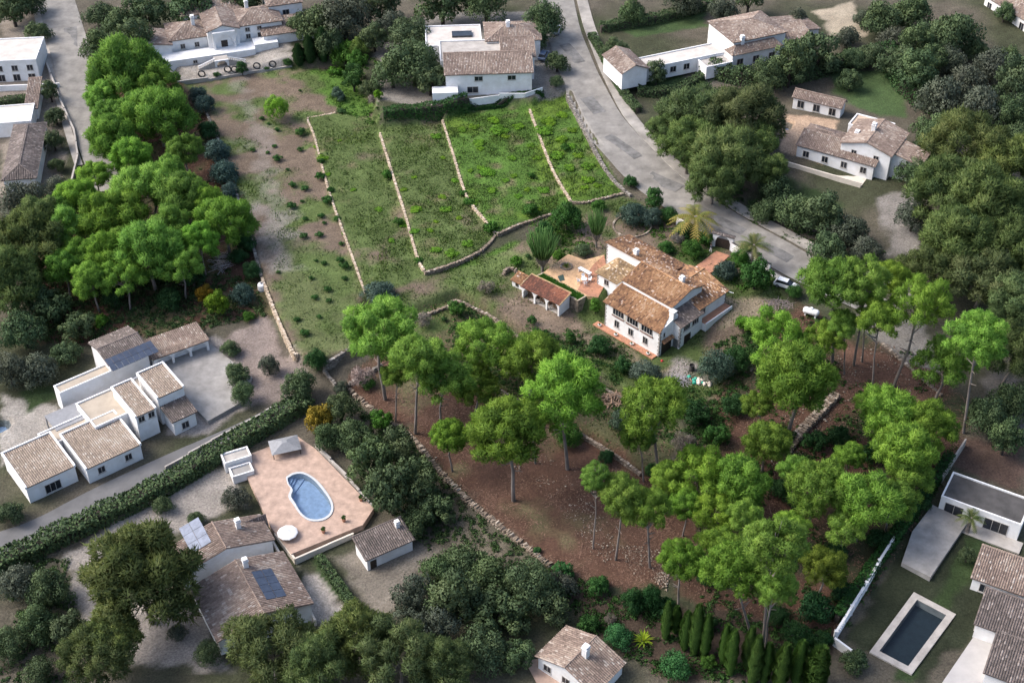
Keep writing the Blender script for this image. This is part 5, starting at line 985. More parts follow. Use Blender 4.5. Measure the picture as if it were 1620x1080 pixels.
# --- left wood
for a in [(205,125,96,'topmost broad pine of the left wood',None), (250,140,62,'right shoulder pine at the top of left wood',None), (184,186,58,'pine beside the left road near top of wood',None), (252,190,86,'round bright pine in the upper middle of left wood',None), (180,224,72,'pine overhanging the left road at mid wood',None), (292,238,48,'small pine at the olive row side of left wood',None), (208,254,60,'pine crown in the centre left of the wood',None),
 (236,303,92,'large pine in the middle of left wood',None), (292,318,76,'upright pine at the right middle of left wood',None), (356,355,76,'pine beside the dead branch heap',None), (326,320,48,'narrow pine between the upright pine and olive row',None), (122,316,56,'pine with grey dead top at end of left road',None), (103,368,60,'leftmost pine of the sharp wood edge',None), (176,348,90,'wide flat pine in lower left wood',None), (122,408,56,'lower leftmost pine with thin trunk',None), (237,410,98,'large lowest pine of the left wood',None), (168,408,66,'pine left of the large lowest one',None), (205,385,60,'pine crown behind the large lowest one',None), (150,280,46,'small pine by the road end',None),(100,425,52,'lowest left pine above the villa garden',None),(146,446,52,'low pine in the lower left of the wood',None),(196,442,56,'pine left below the large lowest one',None),(285,425,54,'pine right below the large lowest one',None),(318,388,52,'pine left of the dead branch heap',None),(272,362,58,'pine above the large lowest one on the right',None),(222,166,48,'narrow pine between the two top pines',None),(160,158,44,'pine leaning over the left road at the top',None),(268,276,46,'narrow pine above the upright pine',None),(88,335,46,'pine at the road end left of grey top',None)]:
    pine(a[0], a[1], a[2]*1.05, a[3], 8.0 if a[1] < 330 else 8.5, q=1.12, group='pines of the left wood', col=(.88, .98, 1.0))
# --- olives and dark shrubs along the bare strip
for a in [(313,152,34,'olive'), (324,168,36,'olive'), (331,205,40,'bush'), (343,238,50,'olive'), (355,272,54,'olive'), (363,303,38,'olive'), (388,382,42,'bush'), (376,405,34,'bush'), (398,430,36,'bush'), (384,465,46,'olive')]:
    bush(a[0], a[1], a[2], {152: 'grey olive at the top of the row beside left wood', 168: 'second grey olive down the row beside left wood', 205: 'dark bush below the two top olives', 238: 'broad grey olive in the upper middle of the row', 272: 'largest grey olive of the row beside the strip', 303: 'small grey olive below the largest one', 382: 'dark bush right of the dead branch heap', 405: 'dark low bush under the pine by branch heap', 430: 'dark bush just above the white water tank', 465: 'blue green olive left of the white water tank'}[a[1]], a[3], (.62, .78, .95) if a[3] == 'olive' else (.8, .9, 1.1))
bush(326,470,34,'orange leaved shrub at the foot of left wood', 'bush', (6.5, 1.7, .6)); bush(345,486,44,'yellow green shrub beside the orange one', 'bush', (2.6, 1.9, .5)); bush(393,500,24,'small light green shrub below the blue olive', 'bush', (1.6, 1.5, .7))
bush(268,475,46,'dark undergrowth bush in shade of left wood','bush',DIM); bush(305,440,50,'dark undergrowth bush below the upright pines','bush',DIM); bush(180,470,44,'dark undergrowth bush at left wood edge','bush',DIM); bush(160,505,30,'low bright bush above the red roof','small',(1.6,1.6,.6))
bush(437,172,40,'bright green oval bush alone on the bare strip','pineb',(1.0,1.15,.8),1.35,stem=False); bush(571,462,0+62,'grey green olive bush at lower end of first terrace wall','olive',(.75,.85,.9)) if 0 else None
bush(600,462,60,'broad grey olive bush on the track below the first terrace','olive',(.72,.85,.85),.75)
NAMED = []                                          # small plants: told apart by their order down the strip or terrace they grow on
SM = 'small dark green shrub on the bare earth strip'
for x, y, w_ in [(474,143,8),(415,187,12),(425,196,8),(438,205,13),(434,231,12),(439,250,20),(475,236,14),(400,237,13),(424,241,10),(462,292,18),(482,298,17),(508,341,16),(513,352,10),(480,373,18),(460,325,22),(482,345,12),(505,371,18),(478,318,10),(538,411,18),(517,457,18),(498,470,16),(520,475,14),(493,440,12),(540,385,12),(470,505,16),(505,500,12),(440,430,10),(512,415,14),(455,268,9),(446,165,9),(476,208,26),(500,412,9),(545,440,14),(482,525,22)]:
    NAMED.append(bush(x, y, w_*.85, SM, 'small', (1.0, 1.1, .9), .85, 'small shrubs dotted over the bare strip', stem=False))
SW = 'dark shrub growing against the first cream terrace wall'
for x, y, w_ in [(505,278,20),(517,316,20),(522,300,14),(533,345,14),(545,420,18),(508,255,14)]: NAMED.append(bush(x, y, w_, SW, 'small', (1.0, 1.15, .8), 1, 'shrubs against the first terrace wall', stem=False))
YB = 'low yellow flowering clump on the grass terraces'
for x, y, w_ in [(537,222,10),(510,250,22),(500,232,14),(520,275,12),(700,310,16),(745,270,12),(813,278,14),(850,330,18),(760,235,14),(780,190,26),(820,200,22),(870,190,30),(890,220,26),(930,285,26),(945,293,16),(660,330,24),(680,365,14),(690,350,12),(725,345,14),(640,300,14),(890,180,22),(915,245,20),(800,215,18),(750,200,20),(905,205,18),(760,265,14),(835,300,14),(700,250,12),(655,280,12),(850,250,16),(925,295,18)]:
    NAMED.append(bush(x, y, w_, YB, 'small', (3.0, 2.3, .6), .3, 'yellow flowering clumps on the grass terraces', stem=False))
GB = 'low bright green weed clump on the grass terraces'
for x, y, w_ in [(770,270,30),(790,205,34),(730,205,20),(810,250,18),(880,245,30),(860,205,34),(900,265,24),(840,230,16),(690,215,20),(705,330,24),(640,355,20),(750,320,20),(780,300,20),(860,300,22),(820,310,16),(655,365,18),(600,330,16),(620,380,16),(545,370,12),(560,300,12),(720,285,16),(800,285,14),(760,225,24),(930,262,24),(905,230,20),(690,395,22),(715,400,26),(740,385,22)]:
    NAMED.append(bush(x, y, w_, GB, 'small', (2.6, 2.3, .7), .3, 'bright green weed clumps on the grass terraces', stem=False))
ORD = ['first', 'second', 'third', 'fourth', 'fifth', 'sixth', 'seventh', 'eighth', 'ninth', 'tenth', 'eleventh', 'twelfth', 'thirteenth', 'fourteenth', 'fifteenth', 'sixteenth', 'seventeenth', 'eighteenth', 'nineteenth', 'twentieth']
ORD += ['twenty-'+o for o in ORD[:9]]+['thirtieth']+['thirty-'+o for o in ORD[:9]]
def order_labels():
    bins = {}
    for e in NAMED:
        w_ = e['label']; x, y = e.location.x, e.location.y
        if w_ in (YB, GB):
            t = next((i for i in (1, 2, 3, 4) if inpoly(np.array(x), np.array(y), TERRW[i])), None); place = 'on the %s grass terrace' % ORD[t-1] if t else 'beside the terrace walls'
        else: place = 'on the bare earth strip' if w_ == SM else 'against the first cream terrace wall'
        kind = {SM: 'small dark green shrub', SW: 'dark wall shrub', YB: 'yellow flowering clump', GB: 'bright green weed clump'}[w_]; bins.setdefault((kind, place), []).append(e)
    for (kind, place), es in bins.items():
        for i, e in enumerate(sorted(es, key=lambda q: -q.location.y)): e['label'] = '%s %s counted from the far end %s' % (ORD[i], kind, place)
order_labels()
for a in [(613,275,22,'dark shrub at the broken gap of second terrace wall'),(630,350,20,'shrub beside the middle of second terrace wall'),(841,330,30,'dark shrub at the lower end of third terrace'),(733,305,16,'shrub at the lower end of third terrace wall'),(742,318,22,'shrub where the third terrace wall is overgrown'),(893,232,18,'dark shrub on the fourth grass terrace'),(840,277,14,'small dark shrub in the middle of third terrace'),(775,358,30,'shrub overgrowing the corner of second terrace end wall'),(662,412,18,'shrub near the corner of second terrace wall')]: bush(*a, 'small', (1.3, 1.4, .8))
# --- top of the strip: hedge, cypresses and flowering thicket
cyp(474,104,32,20,'left clipped dark cypress beside the gravel yard',DIM,'clipped cypresses by the gravel yard'); cyp(491,101,40,22,'middle clipped dark cypress beside the gravel yard',DIM,'clipped cypresses by the gravel yard'); cyp(513,98,50,22,'right tall dark cypress beside the gravel yard',DIM,'clipped cypresses by the gravel yard')
for a in [(383,112,24,'round clipped bush on the yard edge between the black rings','bush',(.9,1,1),.9),(343,118,14,'low bush on the yard edge below the stairs','small',FULL,.7),(421,109,12,'flat low bush between two black rings','small',FULL,.5),(455,101,18,'round bush at the right end of gravel yard','bush',FULL,.9),
 (545,85,46,'bright pink flowering thicket at the top of terraces','bush',(2.2,1.9,1.0),1.2),(568,75,34,'pale flowering oleander top beside neighbour garden','bush',(3.0,1.9,1.6),1.2),(565,100,40,'green leafy thicket below the oleander','bush',(1.6,1.6,.9),1),(560,130,46,'dark green thicket above the first grass terrace','bush',(1.1,1.1,1),1),(535,150,26,'grey green shrub at the foot of dark thicket','olive',(.7,.8,.8),1),(585,140,36,'dull green shrub right of the dark thicket','olive',(.9,.9,.6),1),(590,158,22,'dry grey brush beside the clipped hedge','dry',FULL,1),(598,150,16,'bright vine strip beside the clipped hedge','small',(2.4,2.2,.4),1.6),(530,112,30,'lush green shrub under the clipped cypresses','small',(1.7,1.8,.7),.6),(540,175,16,'low shrub behind the wall bend of first terrace','small',FULL,.7)]: bush(*a[:4], a[4], a[5], a[6])
def hedge(pts, hgt, th, label, col=(.8, .9, .9), dens=120, name='hedge', m=None, L_=.32):
    w_ = smooth_line(GP(pts), 4); r = np.random.default_rng(zlib.crc32(label.encode()) % 1000); base = G(*pts[0]); e = plant(name, label, 'hedge', base); P_ = []; D_ = []
    for p, q in zip(w_, w_[1:]):
        d = q-p; l = np.linalg.norm(d); n = max(6, int(l*dens*1.7)); t = r.random(n); d2 = d/l; nn = np.array([-d2[1], d2[0]]); f = r.random(n); side = np.where(f < .4, 0, np.where(f < .7, 1, -1))
        o = np.where(side == 0, r.uniform(-1, 1, n), side)*th/2*r.uniform(.85, 1.1, n); hz_ = np.where(side == 0, r.uniform(.88, 1.04, n), r.uniform(0, 1, n))*hgt*(1+.12*np.sin(t*l*1.7+p[0]))
        xy = p+np.outer(t, d)+np.outer(o, nn); P_.append(np.concatenate([xy, (zf(xy[:, 0], xy[:, 1])+hz_)[:, None]], 1)); D_.append(np.where(side[:, None] == 0, np.array([0, 0, 1.]), np.concatenate([np.outer(side, nn), np.full((n, 1), .25)], 1)))
    P_ = np.concatenate(P_)-base; D_ = unit(np.concatenate(D_)); n = len(P_); t = unit(D_*.5+r.normal(size=(n, 3))*.7); s = unit(np.cross(t, D_+r.normal(size=(n, 3))*.3)); fl = np.sign((np.cross(s, t)*D_).sum(1))[:, None]; s = s*fl
    LL = (L_*r.uniform(.7, 1.3, n))[:, None]; v = np.stack([P_-t*LL*.5, P_+s*LL*.4, P_+t*LL*.5, P_-s*LL*.4], 1); N_ = np.repeat(unit(D_*.7+r.normal(size=(n, 3))*.35)[:, None], 4, 1)
    link('foliage', npmesh('foliage', v.reshape(-1, 3), np.arange(4*n).reshape(n, 4), m or LBROAD, np.clip(r.normal(.5, .22, n), 0, 1), N_.reshape(-1, 3)), e, col=col)
    b = MB(); c_ = [np.array([*p, float(zf(*p))])-base for p in w_]                       # woody inside
    for p, q in zip(c_, c_[1:]):
        d = (q-p)/2; l = np.linalg.norm(d[:2]); nn = np.array([-d[1], d[0], 0])/l*th*.2; b.obox((p+q)/2+np.array([0, 0, hgt*.33]), d, nn, np.array([0, 0, hgt*.4]))
    b.build('stems', BARKD, e); return e
hedge([(607,186),(650,182),(700,176),(742,169)], 2.2, 2.2, 'dark clipped hedge above the second and third grass terraces', (.85, 1, .85))
hedge([(740,168),(800,160),(860,153)], .8, .8, 'low dark hedge under the white parapet fence', (.8, .9, .8))
# --- garden of the villa
for a in [(898,345,56,'dark green leafy tree above the patio','bush',(1.0,1.15,.8),1.15),(862,372,40,'dark leafy shrub left of the tall euphorbia','bush',(.9,1,.9),.9),(1002,338,52,'grey green olive inside the round stone ring','olive',(.62,.74,.8),1),(1030,345,40,'grey olive right of the round stone ring','olive',(.6,.72,.75),.9),(1035,322,36,'dark evergreen at lane side above the olives','bush',(1.1,1.2,1),1.2),(1058,338,32,'dark evergreen left of the tall palm','bush',(1,1.1,.9),1.2),(998,287,24,'dark shrub at the lane end of fourth terrace','bush',(.8,1,1),1.2),
 (948,325,28,'bright green shrub below the fourth terrace wall','bush',(1.5,1.6,.9),.8),(885,405,24,'bright green shrub beside the tall euphorbia','bush',(1.8,1.7,.7),.9),(922,395,32,'grey green prickly shrub at the patio edge','olive',(1.0,1.05,.7),.8),(815,412,24,'bright leafy shrub on the slope left of the euphorbia','small',(1.7,1.7,.7),1),(836,405,12,'small dark shrub on slope left of the euphorbia','small',FULL,1),(1055,390,30,'green shrub behind the villa chimney','bush',(1,1.1,.8),.9),(1072,378,26,'grey flowering shrub behind the villa roof','dry',(.9,.95,1),1),(1095,395,40,'leafy garden bush left of the terracotta path','bush',(1.3,1.4,.8),.9),(1085,365,40,'dark bush under the tall palm','bush',(.75,.9,.9),.9),(1115,380,28,'leafy bush beside the person at the gateway','bush',(1.2,1.3,.8),1),
 (1148,427,44,'grey olive right of the terracotta path','olive',(.62,.75,.75),1),(1170,412,36,'fresh green bush below the gateway','bush',(1.5,1.6,.9),1),(1195,440,58,'large dark evergreen bush right of the villa','bush',(.95,1.1,.85),1),(1180,398,30,'dark hedge bush along lane wall by gateway','bush',(.9,1,1),1),(1257,462,28,'dark green shrub in front of the parked car','bush',(1.1,1.2,.9),1),
 (1177,510,32,'bright round bush right of the side terrace','bush',(2.0,2.0,.6),1),(1135,580,62,'large blue green olive bush right of the black barrel','olive',(.62,.82,.80),.95),(1165,570,50,'dark green bush behind the large olive bush','bush',(.8,.95,.9),1),(948,545,46,'dark leafy tree in front of the villa','bush',(.75,.9,.95),1),(985,580,32,'round dark bush below the villa front','bush',(.8,.95,1),1),(1020,590,52,'grey soft bush below the villa corner','olive',(.95,1,1),.75),(903,537,22,'small round bush in front of the villa terrace','bush',(1,1.1,.8),.9),(942,487,24,'light green shrub beside the garden steps','bush',(1.9,1.8,.9),1.1),(842,505,18,'dark upright bush on the garden track','small',(.9,1,.9),1.4),(850,528,30,'low green bush on the garden terrace edge','small',(1,1.1,.8),.8),
 (722,490,32,'bright green shrub below the garden wall corner','bush',(1.3,1.4,.8),.9),(702,505,12,'small round shrub beside bright garden shrub','small',FULL,1),(727,517,14,'dark small shrub on the lower grass plot','small',FULL,1),(745,515,12,'dark small shrub right on the lower grass plot','small',FULL,1),(668,505,34,'grey dry shrub behind the tall corner pine','dry',(.9,.9,.9),1),(770,455,34,'grey bare shrub above the garden wall corner','dry',(1.0,1,.9),.9),(571,595,46,'grey leafless bush beside the small green plot','dry',(1.15,1.05,1.05),1.0),(580,605,30,'green bush under the grey leafless bush','bush',(1.2,1.3,.8),.9),(540,618,30,'grey shrub at the foot of small green plot','olive',(.8,.75,.7),1),(500,572,40,'dark evergreen at left of small green plot','bush',(.8,.95,.9),1.1),
 (603,668,40,'bright green shrub outside the rubble boundary wall','bush',(1.4,1.6,.7),1),(632,700,28,'dark blue green shrub at the rubble boundary wall','bush',(.7,.85,1.2),1),(958,722,30,'dark shrub below the pine terrace wall','bush',(.7,.85,1.0),1.1),(982,665,46,'grey green bush right of the log pile','olive',(.7,.8,.7),1),(1035,745,34,'dark bush under the tall pine pair','bush',(.8,.9,.8),.9),(1100,650,60,'dark scrub below the rubbish heap','bush',(.65,.75,.75),.9),(1135,690,44,'low green bush in the hollow left of the pines','bush',(1,1.1,.8),.8),(1160,640,50,'dark scrub between olive bush and rubble wall','bush',(.6,.7,.7),.9),(1080,700,50,'grey brush in the hollow below the villa','dry',(.8,.75,.75),.8),(900,690,50,'green scrub behind the wide pine','bush',(1.1,1.2,.7),.8)]:
    bush(*a[:4], a[4], a[5], a[6])
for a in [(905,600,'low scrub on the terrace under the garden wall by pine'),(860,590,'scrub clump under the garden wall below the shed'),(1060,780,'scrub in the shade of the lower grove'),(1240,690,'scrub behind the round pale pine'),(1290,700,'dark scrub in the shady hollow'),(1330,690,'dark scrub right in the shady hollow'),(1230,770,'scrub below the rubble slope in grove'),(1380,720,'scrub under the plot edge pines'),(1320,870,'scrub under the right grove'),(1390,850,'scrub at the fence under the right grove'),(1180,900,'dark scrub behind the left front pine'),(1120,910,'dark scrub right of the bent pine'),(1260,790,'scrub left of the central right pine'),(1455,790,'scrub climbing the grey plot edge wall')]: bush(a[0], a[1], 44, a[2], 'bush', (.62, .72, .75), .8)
# candelabra plants, rosettes, palms
def euph(bx, by, hpx, wpx, label):
    base = G(bx, by); s = scale_at(base); e = plant('candelabra_plant', label, 'plant', base); h_ = hpx/(s*.8); r = wpx/s/2; link('trunk', EUPT, e, sc=(r, r, h_)); link('stems', EUPS, e, sc=(r, r, h_), col=(.75, .85, .9))
euph(858, 432, 62, 60, 'tall candelabra euphorbia at the left end of the patio'); euph(943, 392, 54, 36, 'slim candelabra euphorbia behind the patio')
def rosettes(bx, by, wpx, label, col=FULL, name='agave_plant'):
    base = G(bx, by); r = wpx/scale_at(base)/2; e = plant(name, label, 'plant', base+np.array([0, 0, .05])); link('leaves', prnd.choice(ROSE), e, (0, 0, .02), (0, 0, 1), (r, r, r*1.1), col); b = MB(); b.lathe((0, 0, -.3), [(r*.25, 0), (r*.2, .45)], 8); b.build('foot', BARKD, e); return e
def ring_stones(label, px, py, r, n=13, z=None):
    c = G(px, py); e = empty('stone_ring', (c[0], c[1], c[2] if z is None else z)); tag(e, label, 'stone ring'); rr = random.Random(n)
    for i in range(n): q = 2*math.pi*i/n; b = MB(); b.tv = rr.uniform(.3, 1); b.obox((r*math.cos(q), r*math.sin(q), .08 if z is not None else .12+float(zf(c[0]+r*math.cos(q), c[1]+r*math.sin(q)))-c[2]), (-math.sin(q)*r*2.6/n, math.cos(q)*r*2.6/n, 0), (math.cos(q)*.16, math.sin(q)*.16, .03), (0, 0, rr.uniform(.12, .2))); b.build('stone', STONE, e)
_c = P(896, 422, 2.75); e = plant('agave_plant', 'spiky plant in a stone ring on the ochre patio', 'plant', _c); link('leaves', ROSE[0], e, sc=(1.1, 1.1, 1.3), col=(.8, .95, .6)); ring_stones('ring of pale stones round the patio plant', 896, 424, 1.0, 14, 2.74)
ring_stones('large low stone ring under the grey olive tree', 1000, 358, 3.6, 40)
rosettes(1018, 1015, 46, 'yellow green spiky palm plant at the bottom among shrubs', (1.5, 1.7, .5), 'dwarf_palm'); rosettes(905, 398, 14, 'small agave behind the patio', (.6, .8, .8)); rosettes(868, 452, 8, 'tiny agave on the patio edge', (.6, .8, .8))
def palm(bx, by, hpx, wpx, label, col, i=0):
    base = G(bx, by); s = scale_at(base); h_ = hpx/(s*.8); r = wpx/s/2; e = plant('palm_tree', label, 'tree', base); link('trunk', PALMT, e, sc=(3.0, 3.0, h_)); link('fronds', PALMC[i], e, (0, 0, h_), (0, 0, .4), (r, r, r*.9), col)
palm(1098, 372, 28, 84, 'tall palm with drooping tan fronds behind the gateway', (1.15, .95, .9)); palm(1188, 425, 36, 62, 'palm rising above the dark evergreen at lane wall', (.6, .65, .8), 1); palm(1530, 842, 26, 46, 'small palm in front of the modern villa', (.5, .6, .7), 1)
# --- bottom: conifers, cypress row, round shrubs
bush(1003, 950, 46, 'dark broad conifer left above the cypress row', 'bush', (.62, .8, .8), 1.5, name='conifer', cat='tree'); bush(1030, 948, 40, 'dark broad conifer right above the cypress row', 'bush', (.58, .78, .8), 1.6, name='conifer', cat='tree')
for bx, by, h_, w_, lab in [(1052,1010,56,18,'leftmost slim cypress beside the dark conifers'),(1083,1028,58,20,'second slim cypress of the bottom row'),(1098,1034,74,22,'tallest cypress of the bottom row'),(1113,1042,66,20,'cypress right of the tallest one'),(1142,1048,58,18,'cypress right of the low round shrub'),(1154,1066,66,22,'broad olive toned cypress in the middle of row'),(1181,1056,62,20,'cypress under the large front pine'),(1189,1082,72,24,'nearest cypress at the bottom edge'),(1207,1082,62,20,'slim cypress right of the nearest one'),(1232,1092,70,28,'ragged pale cypress near the right end'),(1258,1082,66,24,'dark cypress near the right end of row'),(1288,1092,66,38,'wide conifer at the right end of cypress row'),(1068,1000,40,18,'small cypress behind the bottom row')]: cyp(bx, by, h_, w_, lab, (1.5, 1.35, 1.1), 'cypress row at the bottom')
for a in [(977,1008,52,'blue green round shrub left of the spiky palm plant','bush',(1.2,1.5,1.9),.9),(1068,1050,58,'grey green clipped round shrub at the bottom edge','bush',(1.3,1.7,1.9),1.05),(1120,1050,28,'olive green low shrub between cypresses','bush',(1.5,1.3,.7),1),(945,925,40,'dark green shrub at end of rubble wall','bush',(1,1.15,1),1),(890,905,36,'blue green shrub at the lower end of rubble wall','bush',(1.1,1.3,1.4),.9),(930,985,40,'dark green bush above the bottom house','bush',(.9,1,.8),.9),(965,980,26,'grey bare bush above the round shrub','dry',(.8,.75,.75),1),(850,870,16,'small shrub on the rubble wall','small',(1,1.2,1.2),1),(1050,960,44,'dark thicket behind the slim cypresses','bush',(.6,.7,.7),.8),(1120,985,40,'dark thicket below the bent pine','bush',(.55,.65,.65),.8),(1290,960,70,'large dark thicket right of the front pine','bush',(.5,.68,.85),1),(1330,930,50,'dark thicket beside the balustrade fence','bush',(.5,.65,.7),.9),(1260,1000,60,'dark low thicket below the front pine','bush',(.55,.7,.65),.7),(1300,1010,40,'dark bush at the fence corner','bush',(.55,.7,.65),.9),(1230,970,50,'dark thicket between the front pine trunks','bush',(.5,.6,.6),.7)]: bush(*a[:4], a[4], a[5], a[6])
hedge([(1322,985),(1350,945),(1380,900),(1410,860),(1440,815)], 1.8, 1.6, 'dark creeper hedge along the balustrade fence', (.75, .95, .75)); hedge([(1440,815),(1475,770),(1500,730)], 2.0, 1.6, 'dark hedge along the upper plot edge', (.7, .85, .8))
# --- neighbours' trees and hedges
NT = [(40,390,120,'large dark pine at the left edge beyond the wood',10),(15,450,100,'dark pine at the left edge above villa garden',9),(70,350,70,'pine between left edge and sharp wood',9),
 (228,925,165,'large forked pine in front of the brown roofed house',10),(180,1010,90,'pine left of the forked pine at bottom',8),(150,1040,100,'pine at the lower left bottom edge',8),(430,1025,130,'broad pine at the bottom edge below solar house',8),(500,1060,100,'pine at the bottom edge left of centre',8),(570,1015,110,'pine at bottom below the white cabin',8),(630,1050,120,'pine at bottom edge near centre',8),(700,1060,90,'small pine at bottom edge right of centre',7),
 (1108,178,104,'left pine of the tall grove across the lane',9),(1172,188,110,'right pine of the tall grove across the lane',9),(1090,232,84,'lower left pine of the grove across the lane',8),(1152,255,104,'lower middle pine of the grove across the lane',8),(1196,222,62,'pine of the grove beside the right villa pool',8),(1130,290,80,'lowest pine of the grove above the lane',6),(1055,205,54,'small pine at the lane bend',6),(1215,270,60,'pine at the right foot of the grove',6),
 (1535,232,120,'pale pine above the big right wood',9),(1592,262,100,'pine at right edge of the big right wood',9),(1500,310,110,'pine at left top of the big right wood',9),(1565,335,130,'largest pine in the big right wood',9),(1515,385,110,'pine in the left middle of right wood',9),(1605,390,110,'pine at right edge in the middle of right wood',9),(1475,425,90,'pine at the lane end of right wood',8),(1555,440,110,'lower middle pine of right wood',8),(1610,480,90,'low pine at right edge of right wood',8),(1600,560,90,'pine at the right edge beyond plot corner',8)]
for a in NT: pine(*a, col=(.64, .52, 1.1), group='pines in neighbouring gardens')
NB = [(190,40,60,'dark round tree right of the left road near top'),(165,72,60,'dark shrubby tree by the left road below top'),(215,70,56,'dark tree left of the arched villa'),(205,92,50,'grey round tree above the left wood'),(230,25,60,'dark tree behind the arched villa left'),(300,12,70,'dark tree behind the arched villa'),(380,0,60,'dark tree above the arched villa roof'),(500,35,70,'dark tree right of the arched villa'),(545,30,80,'broad dull tree above the thicket'),(600,15,60,'dark tree at top beside flat roof'),(520,70,40,'dark tree above the clipped cypresses'),(650,60,70,'dark tree left of two storey villa'),(655,105,84,'large dark tree beside two storey villa terrace'),(620,115,60,'dark tree above the clipped hedge'),(680,130,50,'dark bush at left front of two storey villa'),(700,10,70,'dark tree behind two storey villa left'),(770,5,70,'dark tree behind two storey villa'),(860,35,60,'tree between two storey villa and lane'),(850,60,36,'small tree at the villa parking place'),(882,98,34,'low tree island at the lane junction'),(880,128,22,'small bush at the junction corner'),
 (1038,122,34,'dark round tree on the lawn of long villa'),(1080,0,50,'grey tree behind the long villa hedge'),(1145,18,40,'grey tree beside the tower room'),(1250,112,60,'dark tree below the long villa'),(1290,90,60,'dark tree right of long villa terrace'),(1215,120,50,'dark bush above the pool house'),(1340,60,40,'shrub on pale drive at top right'),(1365,30,30,'small shrub on pale drive at top'),(1400,30,60,'dark tree at top right of the drive'),(1440,20,60,'dark tree left of round tree'),(1510,45,78,'large round tree by the top right house'),(1450,75,50,'green shrub left below the round tree'),(1420,95,60,'tree at the upper end of right lawn'),(1450,125,64,'tree along the right lawn edge'),(1490,155,70,'grey green tree right of the lawn'),(1530,130,60,'dull tree below round tree'),(1570,110,60,'pale tree below the top right house'),(1600,140,60,'tree at right edge below the top right house'),(1550,170,70,'grey green tree above right wood'),(1480,205,60,'dark tree right of the right villa'),(1600,185,60,'dark tree at right edge above the wood'),(1410,215,34,'dark bush behind right villa gable'),
 (1255,330,60,'dark bush below right villa lawn'),(1300,350,64,'dark tree below the right villa terrace'),(1340,370,56,'dark bush left of the pale drive'),(1230,300,50,'dark bush at foot of the grove'),(1370,395,50,'dark bush at the bend of pale drive'),(1310,395,50,'dark bush above the lane end'),(1210,330,44,'dark bush at the lane verge'),(1445,345,50,'tree right of the pale drive'),(1440,270,50,'dark tree at right end of villa'),
 (60,50,36,'dark bush by left road corner'),(80,150,26,'dark bush at left garden wall'),(88,185,30,'round bush in the left walled garden'),(85,225,30,'round bush lower in the left walled garden'),(90,260,26,'round bush at the left garden tip'),(40,325,70,'dull tree below left edge house'),(95,310,50,'dull tree below the left garden tip'),
 (60,585,60,'pale green tree above the left villa pool'),(15,590,56,'pale green tree at the left edge by pool'),(105,560,44,'dark bush behind the left villa'),(125,520,50,'dark bush above the left villa roof'),(35,520,70,'dark tree mass left above villa garden'),(80,490,60,'dark tree below the left wood'),(375,590,40,'light bush on yard edge of left villa'),(385,625,36,'light bush at lower yard edge'),(365,550,30,'shrub at upper yard edge'),(425,580,30,'shrub on pale plot right of yard'),(15,810,44,'dark clipped bush at left bottom of villa'),
 (375,790,40,'grey olive beside the garden cabin'),(258,800,30,'round shrub in gravel bed'),(310,822,26,'oval shrub beside solar panels'),(180,868,30,'round bush in left gravel circle'),(30,920,60,'grey shrub at left bottom garden'),(75,935,64,'green palm like shrub at left bottom'),(15,1020,60,'blue green shrub in lower left corner'),(60,1060,50,'bush at the bottom left edge'),(55,990,60,'dark bush in left bottom garden'),(110,1000,50,'dark bush below gravel circle'),(280,1000,30,'small bush on pale ground below pine'),(330,1035,40,'brown shrub right of forked pine foot'),
 (470,610,50,'dark bush at lane end below boundary wall'),(505,660,44,'orange brown shrub above the pool hedge'),(540,650,50,'dark bush below the small green plot'),(520,690,44,'dark bush above the pool deck wall'),(560,690,56,'dark bush right of the pool deck wall'),(590,735,66,'dark tree right of pool deck'),(630,720,60,'dark tree below rubble wall'),(620,785,76,'large dark tree right of pool deck corner'),(665,770,60,'dark bush on the shaded slope'),(655,820,60,'green bush above white cabin'),(690,810,50,'dark bush on slope below rubble wall'),
 (650,950,64,'grey bush below the white cabin'),(700,900,60,'dark tree right of the white cabin'),(735,885,70,'dark green tree on lower slope'),(770,920,80,'large dark tree on lower slope'),(720,960,80,'dark tree above bottom pines'),(790,975,80,'dark tree left of bottom house'),(840,930,80,'dark tree below the rubble wall end'),(870,960,60,'dark bush above the bottom house roof'),(760,1030,80,'dark tree at bottom between pines and house'),(820,1040,50,'dark bush left of bottom house'),(880,925,50,'grey bush below the rubble wall end'),(680,1000,70,'dull tree above the bottom edge pines'),
 (1560,660,60,'dark bush right of the plot corner'),(1600,640,60,'dark tree at the right edge beside wall'),(1590,700,50,'dark bush above modern villa'),(1350,1045,40,'low bush at the end of balustrade'),(1530,880,26,'clipped bush on modern villa lawn'),
 (1378,82,46,'dark tree above the upper end of right lawn'),(1472,102,44,'green bush between lawn edge and round tree'),(1505,98,42,'dull bush just below the large round tree'),(1545,78,36,'small bush left of the top right house front'),(1592,92,40,'dark bush below the top right house windows'),(1612,215,60,'dark tree at right edge above right wood'),(1345,128,34,'bush at the left end of right lawn'),(1352,96,38,'dark bush right of the long villa roofs'),(1185,0,44,'tree behind the tower room at top'),(1262,28,30,'small bush on the pale drive behind long villa'),(1412,58,46,'dark tree right of the pale drive at top'),(1480,62,40,'dark bush left of the large round tree'),
 (20,18,56,'dark tree in the upper left corner'),(48,2,46,'dark bush left of the road at top edge'),(160,22,52,'dark tree right of the left road at top edge'),(622,38,46,'dark tree above the pale flowering oleander'),(592,66,42,'dark tree beside the flowering oleander'),(448,8,50,'dark tree at top right of the arched villa'),(474,48,36,'dark tree above the left clipped cypress'),(1000,20,40,'dark bush at outer lane verge near top'),(975,75,32,'bush beside the hedge on outer lane verge'),(1590,20,30,'small bush on the drive of top right house'),(1470,235,50,'dark tree right behind right villa gable')]
